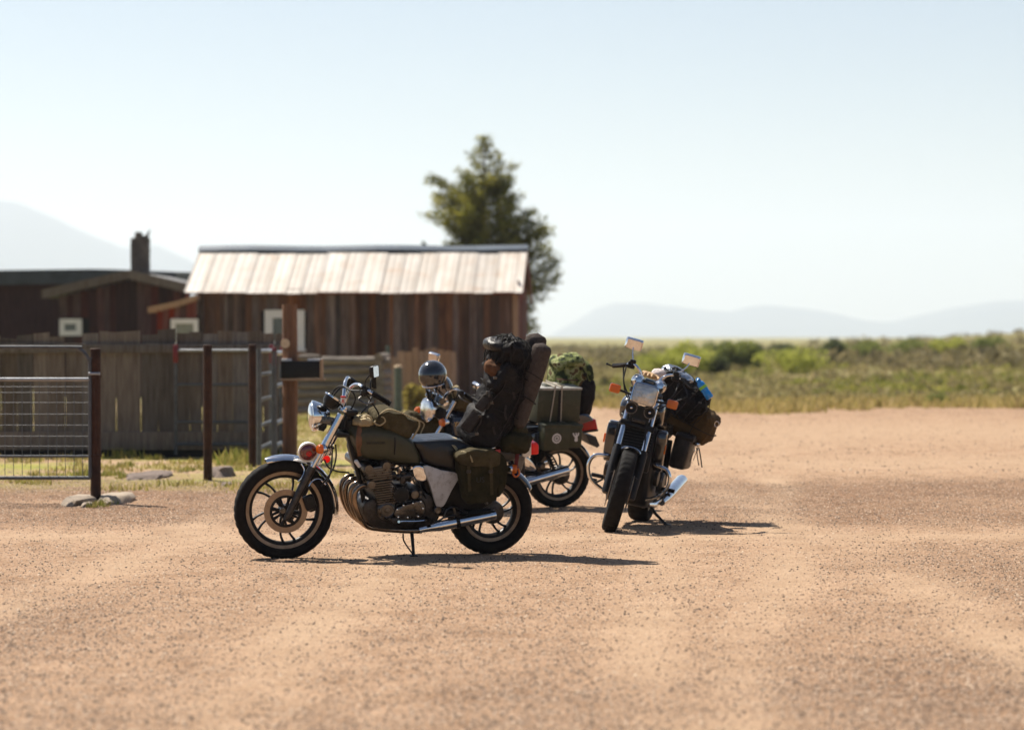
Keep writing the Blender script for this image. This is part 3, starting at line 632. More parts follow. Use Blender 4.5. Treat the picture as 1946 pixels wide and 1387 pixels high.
MB().box(((fl+fr)/2, .01, .05), (fr-fl-.1, .03, .13)).build('foot_strip', 'black_board', fence)  # near-black strip along the foot of the fence
for px_ in (-40, 95, 250, 400, 540):
    MB().box((WX(px_, YF)-fx, .09, .68), (.11, .11, 1.36), bev=.01).build('post', 'wood_grey', fence)
# low second fence glimpsed behind
# ------------------------------------------------------------------ steel posts
def steel_post(px, pyb, w_px, top_py, label, extra=None):
    g = G(px, pyb); s = g.y/FPX; r = w_px*s/2; zt = WZ(top_py, g.y)
    T = Thing('steel_post', label, 'post', Matrix.Translation(g), (0, 0, 0), group='rusty steel gate posts')
    MB().lathe([(0, -.05), (r, -.05), (r, zt), (r*.8, zt+.004), (0, zt+.004)], (0, 0, 0), (0, 0, 1), 20).build('shaft', 'rust_pipe', T)
    if extra:
        for py in extra: MB().lathe([(r+.001, -.012), (r+.009, -.010), (r+.009, .010), (r+.001, .012)], (0, 0, WZ(py, g.y)), (0, 0, 1), 20).build('collar', 'rust_pipe', T)
    return g, r
p1, r1 = steel_post(182, 955, 20, 663, 'leftmost rusty steel post standing on pale stones by the mesh gate', (715, 866))
p2, r2 = steel_post(395, 914, 17, 656, 'shorter middle rusty steel post planted in gravel left of the motorcycle', None)
p3, r3 = steel_post(480, 888, 15, 655, 'thin rusty steel post with a collar beside the grey panels', (744,))
# ------------------------------------------------------------------ tube gates
YG = p1.y-.03
gate = Thing('mesh_gate', 'grey tube gate with wire mesh hanging left of the steel post', 'gate', Matrix.Translation((WX(120, YG), YG, 0)), (0, 0, 0))
gx = WX(120, YG); xr = WX(171, YG)-gx; xl = WX(-150, YG)-gx; z0, z1 = WZ(908, YG), WZ(660, YG); r_ = .017
c_ = .17
MB().tube([(xl, 0, z0), (xl, 0, z1-c_)]+[(xl+c_*(1-math.cos(a)), 0, z1-c_*(1-math.sin(a))) for a in np.linspace(0.2, 1.57, 5)]+[(xr-c_*(1-math.cos(a)), 0, z1-c_*(1-math.sin(a))) for a in np.linspace(1.57, .2, 5)]+[(xr, 0, z1-c_), (xr, 0, z0)], r_, 10, 3).build('frame', 'grey_pipe', gate)
for py in (721, 908): MB().tube([(xl, 0, WZ(py, YG)), (xr, 0, WZ(py, YG))], r_, 10).build('rail', 'galv' if py == 721 else 'grey_pipe', gate)
MB().tube([(xl, .006, WZ(867, YG)), (xr, .006, WZ(867, YG))], .011, 8).build('rail', 'grey_pipe', gate)
mb = MB(); x = xl+.05
while x < xr: mb.tube([(x, .012, z0), (x, .012, WZ(721, YG))], .003, 5); x += .076
for py in (735, 746, 765, 787, 808, 829, 848): mb.tube([(xl, .018, WZ(py, YG)), (xr, .018, WZ(py, YG))], .003, 5)
mb.build('wire_mesh', 'grey_pipe', gate, kind='stuff')
MB().lathe([(0, 0), (.014, 0), (.014, .10), (0, .10)], (xr-.01, -.02, WZ(710, YG)), (1, 0, 0), 10).build('latch', 'galv', gate)
def tube_panel(name, label, a, b_, Ya, Yb, zs, lw, red, group=None, mname='grey_pipe'):
    pa = Vector((WX(a, Ya), Ya, 0)); pb = Vector((WX(b_, Yb), Yb, 0)); X = frame_at(pa, math.atan2(pb.y-pa.y, pb.x-pa.x)); L = (pb-pa).length
    T = Thing(name, label, 'gate', X, (L/2, 0, 0), group=group)
    for z in zs: MB().tube([(0, 0, z), (L, 0, z)], lw, 10).build('rail', 'galv' if z == zs[0] else mname, T)  # sunlit top rail, shaded lower rails: light put into two tube colours
    for x_, zt in ((0, zs[0]+.03), (L, zs[0]+.03)): MB().tube([(x_, 0, .04), (x_, 0, zt)], lw*1.15, 10).build('upright', mname, T)
    for x_, s_ in red: MB().box((x_*L, -.0, zs[0]-.04), (.060, .05, .22), bev=.012).build('corner_bracket', 'red_enamel', T)
    return T
YP = 36.2
tube_panel('tube_gate', 'grey tube gate with a red corner bracket against the plank fence', 334, 474, YP, YP-.05, [WZ(666, YP), WZ(731, YP), WZ(802, YP), WZ(844, YP)], .018, [(0, 1)])
tube_panel('corral_panel', 'nearer grey corral panel seen nearly edge-on beside the thin post', 492, 516, 33.2, 35.2, [WZ(667, 34), WZ(711, 34), WZ(758, 34), WZ(806, 34), WZ(848, 34)], .024, [(1, 1)], group='corral panels seen edge-on')
tube_panel('corral_panel', 'farther grey corral panel seen edge-on touching the tall log post', 521, 536, 34.3, 36.0, [WZ(671, 35), WZ(733, 35), WZ(803, 35), WZ(846, 35)], .030, [(0, 1), (1, 1)], group='corral panels seen edge-on')
# ------------------------------------------------------------------ tall log post with its beam
lp = G(551, 880); sP = lp.y/FPX; T = Thing('log_post', 'tall brown log post with a pale cut beam end on its face', 'post', Matrix.Translation(lp), (0, 0, 0))
zt = WZ(579, lp.y); mb = MB(); rs = []
for k in range(16):
    z = -.05+(zt+.05)*k/15; rs.append([Vector((math.cos(a)*(.088+.006*noise.noise(Vector((math.cos(a), math.sin(a), z*2)))), math.sin(a)*(.088+.006*noise.noise(Vector((math.cos(a)+3, math.sin(a), z*2)))), z)) for a in np.linspace(0, 2*math.pi, 21)[:-1]])
mb.rings(rs).build('trunk', 'wood_post', T)
mb = MB(); e = Vector((WX(543, lp.y-.1)-lp.x, -.16, WZ(653, lp.y))); mb.lathe([(0, 0), (.055, 0), (.058, .01), (.056, .3), (0, .3)], e, (0, 1, 0), 18); bs_ = mb.build('beam_stub', 'wood_post', T)
MB().lathe([(0, 0), (.052, 0), (.052, .004), (0, .004)], e+Vector((0, -.005, 0)), (0, 1, 0), 18).build('cut_face', 'log_end', T, part=bs_)
YM = lp.y-.12
bx = Thing('trough_box', 'long black box on a pale timber frame fixed beside the log post', 'box', Matrix.Translation((WX(572, YM), YM, 0)), (0, 0, 0)); bxx = WX(572, YM)
MB().box((0, 0, WZ(702, YM)), (74*YM/FPX, .2, 32*YM/FPX), bev=.008).build('body', 'black_board', bx)
hx = 37*YM/FPX
MB().box((hx+.012, .02, WZ(702, YM)), (.024, .26, .24)).build('frame_board', 'wood_tan', bx)
MB().box((.02, .03, WZ(702, YM)-.115), (2*hx+.06, .26, .022)).build('frame_board', 'wood_tan', bx)
for px_, w_ in ((545, .11), (598, .16)): MB().box((WX(px_, YM)-bxx, 0, WZ(685, YM)+.008), (w_, .12, .025), bev=.004).build('cleat', 'white_paint', bx)
MB().box((-hx+.12, .05, WZ(702, YM)/2-.07), (.06, .06, WZ(702, YM)-.12)).build('leg', 'wood_post', bx)
# ------------------------------------------------------------------ stacked-log fence
YS = 56.0; sS = YS/FPX
lf = Thing('log_fence', 'low fence of stacked bleached logs behind the front motorcycle', 'fence', Matrix.Translation((WX(655, YS), YS, 0)), (0, 0, 0)); lx = WX(655, YS)
def logm(T, a, b_, z, r, y=0, name='log'):
    mb = MB(); n_ = 8; pts = [(a+(b_-a)*k/n_, y+.012*noise.noise(Vector((k, z*9, y))), z+.012*noise.noise(Vector((k, z*7, 3+y)))) for k in range(n_+1)]
    mb.tube(pts, [r*random.uniform(.9, 1.1) for _ in range(5)], 12, 1)
    return mb.build(name, 'log', T)
zz = .09
k = 0
while zz < 1.0:
    logm(lf, WX(560+random.uniform(-4, 8), YS)-lx, WX(722+random.uniform(-4, 4), YS)-lx, zz, .078); zz += .152; k += 1
logm(lf, WX(612, YS)-lx, WX(716, YS)-lx, WZ(686, YS), .082)
logm(lf, WX(566, YS)-lx, WX(606, YS)-lx, WZ(680, YS), .06, y=.2)
for k in range(7):
    mb = MB(); x_ = WX(729+random.uniform(-3, 3), YS)-lx; z_ = .09+.152*k+.07
    mb.tube([(x_-.06, -.35, z_), (x_, 0, z_), (x_+.05, .6, z_)], .085, 12, 2); mb.build('log', 'log', lf)
mb = MB(); mb.tube([(WX(722, YS)-lx, -.16, WZ(690, YS)), (WX(742, YS)-lx, -.16, WZ(688, YS))], .09, 14); mb.build('log', 'log', lf)
# palisade in front of the barn
YQ = 60.0; pf = Thing('picket_fence', 'short tan plank fence standing against the right part of the barn', 'fence', Matrix.Translation((WX(780, YQ), YQ, 0)), (0, 0, 0)); qx = WX(780, YQ)
x = WX(697, YQ); 
while x < WX(862, YQ):
    ww = random.uniform(.10, .15); z = WZ(664 if x > WX(748, YQ) else 678, YQ)+random.uniform(-.05, .04)
    MB().box((x-qx+ww/2, random.uniform(-.01, .01), z/2), (ww-.012, .025, z)).build('board', 'wood_tan', pf, smooth=0); x += ww
for z in (.35, .95): MB().box((0, .04, z), (WX(862, YQ)-WX(697, YQ), .04, .09)).build('rail', 'wood_grey', pf)
for px_, py0, py1, w_, Y_, lab in ((757, 797, 698, 15, 53.5, 'shorter faded green post with pale top right of the stacked logs'), (738, 790, 656, 9, 57, 'taller thin green post rising behind the stacked logs')):
    r_ = w_*Y_/FPX/2; T = Thing('green_post', lab, 'post', Matrix.Translation((WX(px_, Y_), Y_, 0)), (0, 0, 0), group='faded green posts'); zt = WZ(py1, Y_)
    MB().lathe([(0, -.05), (r_, -.05), (r_*.97, zt), (0, zt)], (0, 0, 0), (0, 0, 1), 16).build('shaft', 'green_post', T)
    if w_ > 10: MB().lathe([(0, 0), (r_*1.05, 0), (r_*.9, .03), (0, .04)], (0, 0, zt), (0, 0, 1), 16).build('cap', 'log_end', T)
# stones and clods by the posts
def rock(name, label, cat, px, py, wx, wy, hz, m, seed, amp=.25, group=None):
    g = G(px, py); mb = MB(); bm = bmesh.new(); bmesh.ops.create_icosphere(bm, subdivisions=3, radius=1)
    for v in bm.verts:
        q = v.co*(1+amp*noise.noise(v.co*1.3+Vector((seed, 0, 0)))+amp*.4*noise.noise(v.co*4+Vector((0, seed, 0)))); q.z = min(q.z, .62+.08*noise.noise(q*2)); v.co = Vector((q.x*wx, q.y*wy, max(q.z, -.5)*hz))
    bm.verts.index_update(); mb.add([v.co for v in bm.verts], [tuple(v.index for v in f.verts) for f in bm.faces]); bm.free()
    o = mb.build(name, m, smooth=30); o.location = g; o['label'] = label; o['category'] = cat
    if group: o['group'] = group
    return o
rock('flat_stone', 'flat pale stone slab on the right side of the leftmost post', 'stone', 217, 953, .16, .55, .11, 'stone', 1.0)
rock('flat_stone', 'flat pale stone slab under the mesh gate left of the post', 'stone', 152, 956, .14, .5, .10, 'stone', 4.0)
rock('flat_stone', 'small rounded stone squeezed between the slabs before the leftmost post', 'stone', 166, 961, .05, .2, .05, 'stone', 9.0)
rock('earth_mound', 'dark lump of earth right behind the middle steel post', 'mound', 420, 905, .13, .4, .16, 'dirt', 12.0, .4)
rock('earth_clod', 'small dark clod lying before the earth mound by the middle post', 'clod', 433, 922, .07, .2, .05, 'dirt', 15.0, .4)
rock('earth_mound', 'low dark heap of earth in the grass left of the middle post', 'mound', 283, 906, .22, .8, .07, 'dirt', 18.0, .4)
# ------------------------------------------------------------------ motorcycle tools
class Bike:
    """frame of a motorcycle: origin where the rear tyre touches, x forward, y to its left, z up"""
    def __init__(s, rear, front, lean):
        f = front-rear; s.wb = f.length; yaw = math.atan2(f.y, f.x)
        s.X = Matrix.Translation(rear) @ Matrix.Rotation(yaw, 4, 'Z') @ Matrix.Rotation(-lean, 4, 'X'); s.I = s.X.inverted()
        s.c = s.I @ Vector((0, 0, CH))
    def d(s, px, py): return s.I.to_3x3() @ ray(px, py)
    def p(s, px, py, y=0.0):
        d = s.d(px, py); return s.c+d*((y-s.c.y)/d.y)
    def q(s, px, py, x=0.0):
        d = s.d(px, py); return s.c+d*((x-s.c.x)/d.x)
    def xz(s, px, py, y=0.0): a = s.p(px, py, y); return (a.x, a.z)
    def g(s, px, py): return s.I @ G(px, py)
def wheel(T, c, Rt, Rr, wd, X=None, name='wheel', phase=0, drum=None, disc=None, tread=0.004, nspoke=5, spin=-14, two=True):
    """cast wheel: black spokes and rim, machined lip, tyre, disc or drum"""
    c = Vector(c); mb = MB(X); h = wd/2
    mb.lathe([(Rr+.004, -h*.55), (Rr+.012, -h*.62), (Rr-.012, -h*.58), (Rr-.030, -h*.30), (Rr-.034, 0), (Rr-.030, h*.30), (Rr-.012, h*.58), (Rr+.012, h*.62), (Rr+.004, h*.55), (Rr-.018, 0)], c, (0, 1, 0), 72, closed=True)
    mb.lathe([(0, -.055), (.030, -.055), (.034, -.03), (.034, .03), (.030, .055), (0, .055)], c, (0, 1, 0), 28)
    for k in range(nspoke):
        for s_ in (-1, 1):
            a0 = R(phase+72*k+s_*11+spin) if two else R(phase+72*k); a1 = R(phase+72*k+s_*10.5); am = (a0*.55+a1*.45)+R(2)
            P = [c+Vector((-math.cos(a)*r, 0, math.sin(a)*r)) for a, r in ((a0, .030), (a0, .085), (am, (Rr+.06)*.55), (a1, Rr-.028))]
            mb.tube(P, [.0105, .009, .0075, .0095], 8, 4, flat=1.5, up=(0, 1, 0))
    o = mb.build(name, 'black_metal', T)
    mb = MB(X)
    for s_ in (-1, 1): mb.lathe([(Rr-.010, s_*h*.60), (Rr+.012, s_*h*.66), (Rr+.014, s_*h*.60), (Rr-.006, s_*h*.55)], c, (0, 1, 0), 72, closed=True)
    mb.build('rim_lip', 'rim_lip', T, part=o)
    # tyre with grooved tread
    n = 216; pr = []; rm = (Rt+Rr+.008)/2; hr = (Rt-Rr-.008)/2
    for k in range(19):
        a = math.pi*(-.40+1.80*k/18); pr.append((rm+hr*math.copysign(abs(math.sin(a))**.8, math.sin(a)), -h*math.copysign(abs(math.cos(a))**.75, math.cos(a))))
    mb = MB(X); vs = []; m = len(pr)
    for j in range(n):
        a = 2*math.pi*j/n; d = Vector((math.cos(a), 0, math.sin(a)))
        for i, (r, y) in enumerate(pr):
            if r > Rt-.022:
                ph_ = (j/6+abs(y)/h*1.3) % 1.0
                if ph_ < .30 or abs(y) < h*.10: r -= tread
            vs.append(c+d*r+Vector((0, y, 0)))
    mb.add(vs, [(j*m+i, ((j+1) % n)*m+i, ((j+1) % n)*m+(i+1) % m, j*m+(i+1) % m) for j in range(n) for i in range(m)])
    mb.build('tyre', 'rubber', T, part=o, smooth=50)
    for s_, r0, r1 in (disc or []):
        mb = MB(X); mb.lathe([(r0, s_-.0025), (r1, s_-.0025), (r1, s_+.0025), (r0, s_+.0025)], c, (0, 1, 0), 60, closed=True); mb.build('brake_disc', 'disc', T, part=o)
        mb = MB(X); mb.lathe([(r0-.014, s_-.004), (r0+.004, s_-.004), (r0+.004, s_+.004), (r0-.014, s_+.004)], c, (0, 1, 0), 48, closed=True)
        mb.lathe([(.026, s_-.006), (.040, s_-.006), (.040, s_+.006), (.026, s_+.006)], c, (0, 1, 0), 28, closed=True)
        for k in range(8):
            a = R(45*k+12); mb.tube([c+Vector((math.cos(a)*r, s_, math.sin(a)*r)) for r in (.036, .058, r0-.004)], [.012, .008, .013], 8, 3, flat=.5, up=(0, 1, 0))
        mb.build('disc_carrier', 'black_metal', T, part=o)
    if drum:
        s_, rd = drum
        mb = MB(X); mb.lathe([(0, s_*.02), (rd, s_*.02), (rd, s_*.055), (rd*.92, s_*.075), (rd*.5, s_*.083), (rd*.48, s_*.10), (0, s_*.105)], c, (0, 1, 0), 36); mb.build('hub', 'alu_dark', T, part=o)
    return o
def fender(T, c, Rf, a0, a1, wd, m, X=None, name='fender', thick=.004, flare=0.0, lip=True):
    c = Vector(c); n = 40; rs = []
    for k in range(n+1):
        t = k/n; a = R(a0+(a1-a0)*t); d = Vector((math.cos(a), 0, math.sin(a))); e = min(1, min(t, 1-t)*9); hw = wd/2*(.55+.45*math.sin(e*math.pi/2))
        Rr = Rf+flare*(max(0, t-.8)/.2)**2
        up = []; dn = []
        for j in range(9):
            q = -1+2*j/8; y = hw*math.sin(q*1.25)/math.sin(1.25); dr = -.030*(1-math.cos(q*1.25))/(1-math.cos(1.25))
            up.append(c+d*(Rr+dr)+Vector((0, y, 0))); dn.append(c+d*(Rr+dr-thick)+Vector((0, y*.96, 0)))
        rs.append(up+dn[::-1])
    mb = MB(X); mb.rings(rs); o = mb.build(name, m, T, smooth=60)
    return o
def steer_matrix(head, rake, ang):
    ax = Vector((-math.sin(rake), 0, math.cos(rake))); h = Vector(head)
    return Matrix.Translation(h) @ Matrix.Rotation(ang, 4, ax) @ Matrix.Translation(-h)
def mirror(T, root, knee, c, wdt, hgt, nrm, X=None, m='black_metal', mh='black_metal', dep=.030, e=.25):
    mb = MB(X); mb.tube([root, knee, c], .0045, 8, 5); st = mb.build('mirror', m, T)
    n = Vector(nrm).normalized(); up = Vector((0, 0, 1)); s_ = up.cross(n).normalized(); u = n.cross(s_)
    rot = Matrix((s_, u, n)).transposed(); mb = MB(X)
    pr = []
    for z, k in ((0, .80), (dep*.35, .97), (dep*.8, 1.0), (dep, 1.0), (dep, .93), (dep*.93, .90)):
        rr = []
        for j in range(24):
            a = 2*math.pi*j/24; x = math.copysign(abs(math.cos(a))**e, math.cos(a)); y = math.copysign(abs(math.sin(a))**e, math.sin(a))
            rr.append(Vector(c)+rot @ Vector((x*wdt/2*k, y*hgt/2*k, z-dep*.4)))
        pr.append(rr)
    mb.rings(pr).build('mirror_housing', mh, T, part=st)
    mb = MB(X); rr = []
    for z in (dep*.94, dep*.96): rr.append([Vector(c)+rot @ Vector((math.copysign(abs(math.cos(a))**e, math.cos(a))*wdt*.45, math.copysign(abs(math.sin(a))**e, math.sin(a))*hgt*.45, z-dep*.4)) for a in [2*math.pi*j/24 for j in range(24)]])
    mb.rings(rr).build('mirror_glass', 'chrome', T, part=st)
    return st
def round_lamp(T, c, nrm, r, dep, m='chrome', lens='clear_lens', X=None, name='headlight', dome=.018):
    mb = MB(X); mb.lathe([(0, -dep), (r*.35, -dep), (r*.72, -dep*.72), (r*.95, -dep*.28), (r*1.02, -.012), (r*1.04, 0), (r*.96, .004), (r*.90, -.004), (0, -.006)], c, nrm, 40); o = mb.build(name, m, T)
    mb = MB(X); mb.lathe([(r*.93, -.002)]+[(r*.93*math.cos(a), .001+dome*math.sin(a)) for a in np.linspace(.1, 1.5, 7)]+[(0, dome+.001)], c, nrm, 40); mb.build('lens', lens, T, part=o); return o
def winker(T, root, c, nrm, r, X=None, name='turn_signal', m='chrome', dep=.05, sq=False):
    mb = MB(X); mb.tube([root, c], .009, 8)
    mb.lathe([(0, -dep), (r*.7, -dep*.9), (r, -dep*.4), (r, 0), (0, 0)], c, nrm, 20); o = mb.build(name, m, T)
    mb = MB(X); mb.lathe([(r*.97, 0), (r*.99, .012), (r*.8, .028), (0, .034)], c, nrm, 20); mb.build('lens', 'amber', T, part=o); return o
def fins(mb, quad, y0, y1, n, th, bev=0.0):
    """stack of cooling fins between lower edge quad[0]-quad[1] and upper edge quad[3]-quad[2] (x,z)"""
    for k in range(n):
        t = (k+.5)/n; a = Vector(quad[0]).lerp(Vector(quad[3]), t); b_ = Vector(quad[1]).lerp(Vector(quad[2]), t); w_ = random.uniform(-.003, .003)
        c = (a+b_)/2; dx = (b_-a); ang = math.atan2(dx.y, dx.x)
        mb.box((c.x, (y0+y1)/2, c.y), (dx.length+w_, y1-y0, th), Matrix.Rotation(-ang, 3, 'Y'))
# ------------------------------------------------------------------ front motorcycle (olive)
b1 = Bike(G(931, 1050), G(539.5, 1060), R(9)); P = b1.p; XZ = b1.xz
T1 = Thing('motorcycle', 'olive drab motorcycle parked side on in front, with white triangular side panel', 'motorcycle', b1.X)
ax1 = P(539.5, 968, .0); R1 = ax1.z*1.0; ar1 = P(931, 970, 0.0)
RR1 = ar1.z
rake = R(29.5)
S1 = steer_matrix(P(655, 800, 0), rake, R(-6))
wheel(T1, (ax1.x, 0, R1), R1+.004, .245, .098, X=S1, phase=137, disc=[(.075, .103, .145)])
wheel(T1, (ar1.x, 0, RR1), RR1+.004, .192, .125, phase=20, drum=(1, .080))
fender(T1, (ax1.x, 0, R1), R1+.040, 68, 186, .125, 'chrome', X=S1, name='front_fender')
mb = MB(S1)
for y in (.070, -.070):
    f0 = P(570, 905, y)
    mb.tube([P(575, 882, y), P(581, 895, y*1.1), P(577, 908, y*1.25), P(569, 917, y*1.3)], .005, 8)
    mb.tube([P(589, 925, y*1.25), P(596, 915, y*1.2), P(608, 911, y*1.1), P(620, 921, y*1.0)], .005, 8)
mb.build('fender_stay', 'chrome', T1)
for y in (.105, -.105):
    mb = MB(S1); mb.tube([P(545, 990, y), P(552, 977, y), P(569, 942, y), P(597, 889, y)], [.017, .023, .026, .028], 16, 3); sl = mb.build('fork_slider', 'alu_dark', T1)
    mb = MB(S1); mb.tube([P(597, 889, y), P(620, 848, y)], .0175, 14); mb.build('fork_tube', 'chrome', T1, part=sl)
    mb = MB(S1); mb.tube([P(619, 851, y), P(652, 789, y)], .027, 16); mb.lathe([(0, 0), (.030, 0), (.030, .012), (.022, .016), (.020, .03), (0, .032)], P(655, 783, y), (P(655, 783, y)-P(619, 851, y)).normalized(), 16); mb.build('fork_shroud', 'chrome', T1)
    mb = MB(S1); mb.lathe([(0, -.012), (.019, -.012), (.019, .012), (0, .014)], P(541, 972, y*1.25), (0, 1, 0), 12); mb.build('axle_clamp', 'alu', T1)
mb = MB(S1)
for a, b_ in (((640, 822), .016), ((656, 780), .014)):
    c = P(a[0], a[1], 0); mb.box((c.x-.02, 0, c.z), (.09, .25, .035), Matrix.Rotation(-rake, 3, 'Y') if False else None, bev=.012)
mb.build('triple_clamp', 'black_metal', T1)
# caliper
for y in (.085, -.085):
    mb = MB(S1); c = P(590, 955, y); mb.box(c, (.075, .05, .10), Matrix.Rotation(R(20), 3, 'Y'), bev=.014); mb.lathe([(0, -.03), (.022, -.03), (.022, .03), (0, .03)], c+Vector((.0, .0, .02)), (0, 1, 0), 16)
    mb.build('brake_caliper', 'black_metal', T1)
# lamps
hl = P(600, 791, .0); hn_ = Vector((1, -.10, -.05)).normalized()
round_lamp(T1, hl+hn_*.018, hn_, .100, .115, X=S1, dome=.03)
for y in (.085, -.085): MB(S1).pillow([XZ(603, 796, y), XZ(618, 793, y), XZ(640, 796, y), XZ(640, 808, y), XZ(618, 806, y), XZ(605, 806, y)], y-.003, y+.003, .001).build('lamp_bracket', 'alu', T1)
MB(S1).lathe([(0, -.03), (.026, -.03), (.030, 0), (.018, .03), (0, .032)], P(614, 811, .03), (.3, .2, -1), 18).build('horn', 'black_metal', T1)
sp = P(590, 862, .12); nsp = b1.I.to_3x3() @ Vector((.32, -.85, -.38))
o = MB(S1).lathe([(0, -.085), (.030, -.08), (.055, -.055), (.066, -.02), (.068, 0), (.062, .006), (.056, 0), (0, -.002)], sp, nsp, 36).build('spot_lamp', 'cream', T1)
MB(S1).lathe([(.056, .0), (.050, .012), (.030, .022), (0, .026)], sp, nsp, 32).build('lens', 'dark_lens', T1, part=o)
MB(S1).lathe([(.020, .022), (.016, .032), (0, .036)], sp, nsp, 20).build('lens', 'red_lens', T1, part=o)
MB(S1).tube([sp, P(612, 848, .05), P(628, 842, .0)], .010, 8).build('lamp_arm', 'black_metal', T1)
winker(T1, P(632, 850, .06), P(616, 856, .17), Vector((.9, .25, 0)), .033, X=S1, m='chrome', dep=.035)
winker(T1, P(632, 850, -.06), P(616, 856, -.17), Vector((.9, -.25, 0)), .033, X=S1, m='chrome', dep=.035)
MB(S1).lathe([(0, 0), (.024, 0), (.024, .01), (0, .012)], P(621, 872, .0), (.3, 1, 0), 16).build('reflector', 'red_lens', T1)
# gauges
for y in (.062, -.062):
    c = P(636, 757, y)+Vector((0, 0, .0)); an = Vector((-.55, 0, .85))
    o = MB(S1).lathe([(0, -.075), (.030, -.07), (.050, -.045), (.056, -.01), (.058, 0), (.050, .004), (0, .002)], c, an, 32).build('gauge', 'black_metal', T1)
    MB(S1).lathe([(.058, -.006), (.062, -.004), (.062, .006), (.056, .006)], c, an, 32, closed=True).build('gauge_rim', 'chrome', T1, part=o)
    MB(S1).lathe([(0, .004), (.05, .004), (.048, .008), (0, .011)], c, an, 24).build('gauge_glass', 'pane', T1, part=o)
# handlebar
def both(f):
    for s_ in (1, -1): f(s_)
def hb(pts, s_): return [Vector((a.x, a.y*s_, a.z)) for a in pts]
bar = [P(655, 772, .03), P(661, 755, .05), P(670, 738, .10), P(684, 733, .17), P(700, 742, .25), P(714, 751, .30), P(747, 771, .35)]
mb = MB(S1); mb.tube(hb(bar, -1)[::-1]+bar, .0115, 12, 5); mb.build('handlebar', 'chrome', T1)
for s_ in (1, -1):
    a, b_ = hb([P(716, 752, .305), P(750, 772.5, .355)], s_); mb = MB(S1); n_ = 12
    mb.tube([a.lerp(b_, k/n_) for k in range(n_+1)], [(.0165 if k % 2 else .0185) for k in range(n_+1)], 14, 1); mb.build('grip', 'rubber', T1)
    c, = hb([P(703, 745, .265)], s_); dr = (b_-a).normalized(); mb = MB(S1); mb.lathe([(0, -.035), (.020, -.035), (.023, 0), (.020, .035), (0, .035)], c, dr, 14)
    mb.box(c+Vector((.018, 0, -.02)), (.045, .05, .045), bev=.01); mb.build('switch_cluster', 'black_metal', T1)
    l0, l1, l2, l3 = hb([P(697, 755, .27), P(690, 763, .30), P(705, 772, .33), P(722, 768, .37)], s_); mb = MB(S1); mb.tube([l0, l1, l2, l3], [.007, .007, .006, .007], 8, 4, flat=.6); mb.lathe([(0, -.01), (.009, -.008), (.009, .008), (0, .01)], l3, (0, 0, 1), 10); mb.build('lever', 'alu', T1)
mirror(T1, P(702, 745, .27), P(703, 728, .29), P(718, 711, .31), .115, .078, (-.75, .45, .1), X=S1, dep=.034)
mirror(T1, P(697, 742, -.22), P(698, 720, -.25), P(700, 716, -.28), .06, .13, (-1, -.05, .1), X=S1, dep=.03)
c = P(655, 762, .10); mb = MB(S1); mb.box(c, (.028, .012, .05), bev=.003); tg = mb.build('tag', 'white_print', T1)
MB(S1).box(c+Vector((.0, .001, .021)), (.030, .014, .012), bev=.002).build('tag_band', 'red_print', T1, part=tg)
text('tag_letter', 'R', .034, S1 @ Matrix.Translation(c+Vector((0, .008, -.008))) @ Matrix(((-1, 0, 0, 0), (0, 0, 1, 0), (0, 1, 0, 0), (0, 0, 0, 1))), 'red_print', T1, part=tg)
# cables
mb = MB(S1)
for pts in (((636, 752, .02), (650, 738, .05), (668, 742, .10), (678, 760, .10), (662, 792, .06), (655, 820, .05)), ((628, 762, .05), (640, 742, .08), (655, 736, .12), (672, 745, .2), (690, 747, .25)), ((703, 752, .27), (712, 768, .22), (722, 790, .12), (712, 812, .08), (690, 830, .06)), ((700, 750, -.22), (690, 775, -.12), (668, 800, -.06), (655, 830, -.05)),
            ((639, 845, .05), (640, 868, .07), (636, 888, .09), (627, 905, .11), (612, 925, .11)), ((632, 845, .04), (632, 870, .05), (629, 900, .08), (622, 920, .10)), ((617, 873, .04), (625, 888, .06), (640, 895, .04), (662, 897, .0))):
    mb.tube([P(*q) for q in pts], .0055, 8, 5)
mb.build('control_cables', 'hose', T1, kind='stuff')
# frame
mb = MB()
hd = P(655, 800, 0)
for y in (.085, -.085):
    mb.tube([P(658, 800, y*.3), P(665, 840, y*.6), P(682, 905, y*.9), P(694, 965, y), P(706, 992, y), P(735, 1003, y), P(800, 1003, y), P(828, 985, y), P(838, 940, y), P(826, 893, y)], .0155, 12, 4)
    mb.tube([P(662, 812, y*.4), P(720, 868, y*.9), P(800, 885, y), P(880, 880, y*1.2), P(960, 866, y*1.1), P(985, 866, y*.9)], .0150, 12, 4)
    mb.tube([P(838, 950, y*1.1), P(870, 905, y*1.2), P(915, 874, y*1.2)], .012, 10, 3)
mb.tube([P(650, 815, 0), P(666, 785, 0)], .034, 16)
mb.pillow([XZ(655, 805), XZ(672, 800), XZ(700, 870), XZ(712, 895), XZ(690, 915), XZ(672, 870)], -.05, .05, .01)
mb.build('frame', 'black_metal', T1)
mb = MB(); mb.pillow([XZ(664, 850), XZ(676, 838), XZ(706, 880), XZ(700, 905), XZ(684, 905)], -.075, .075, .01); mb.build('ignition_coils', 'black_metal', T1)
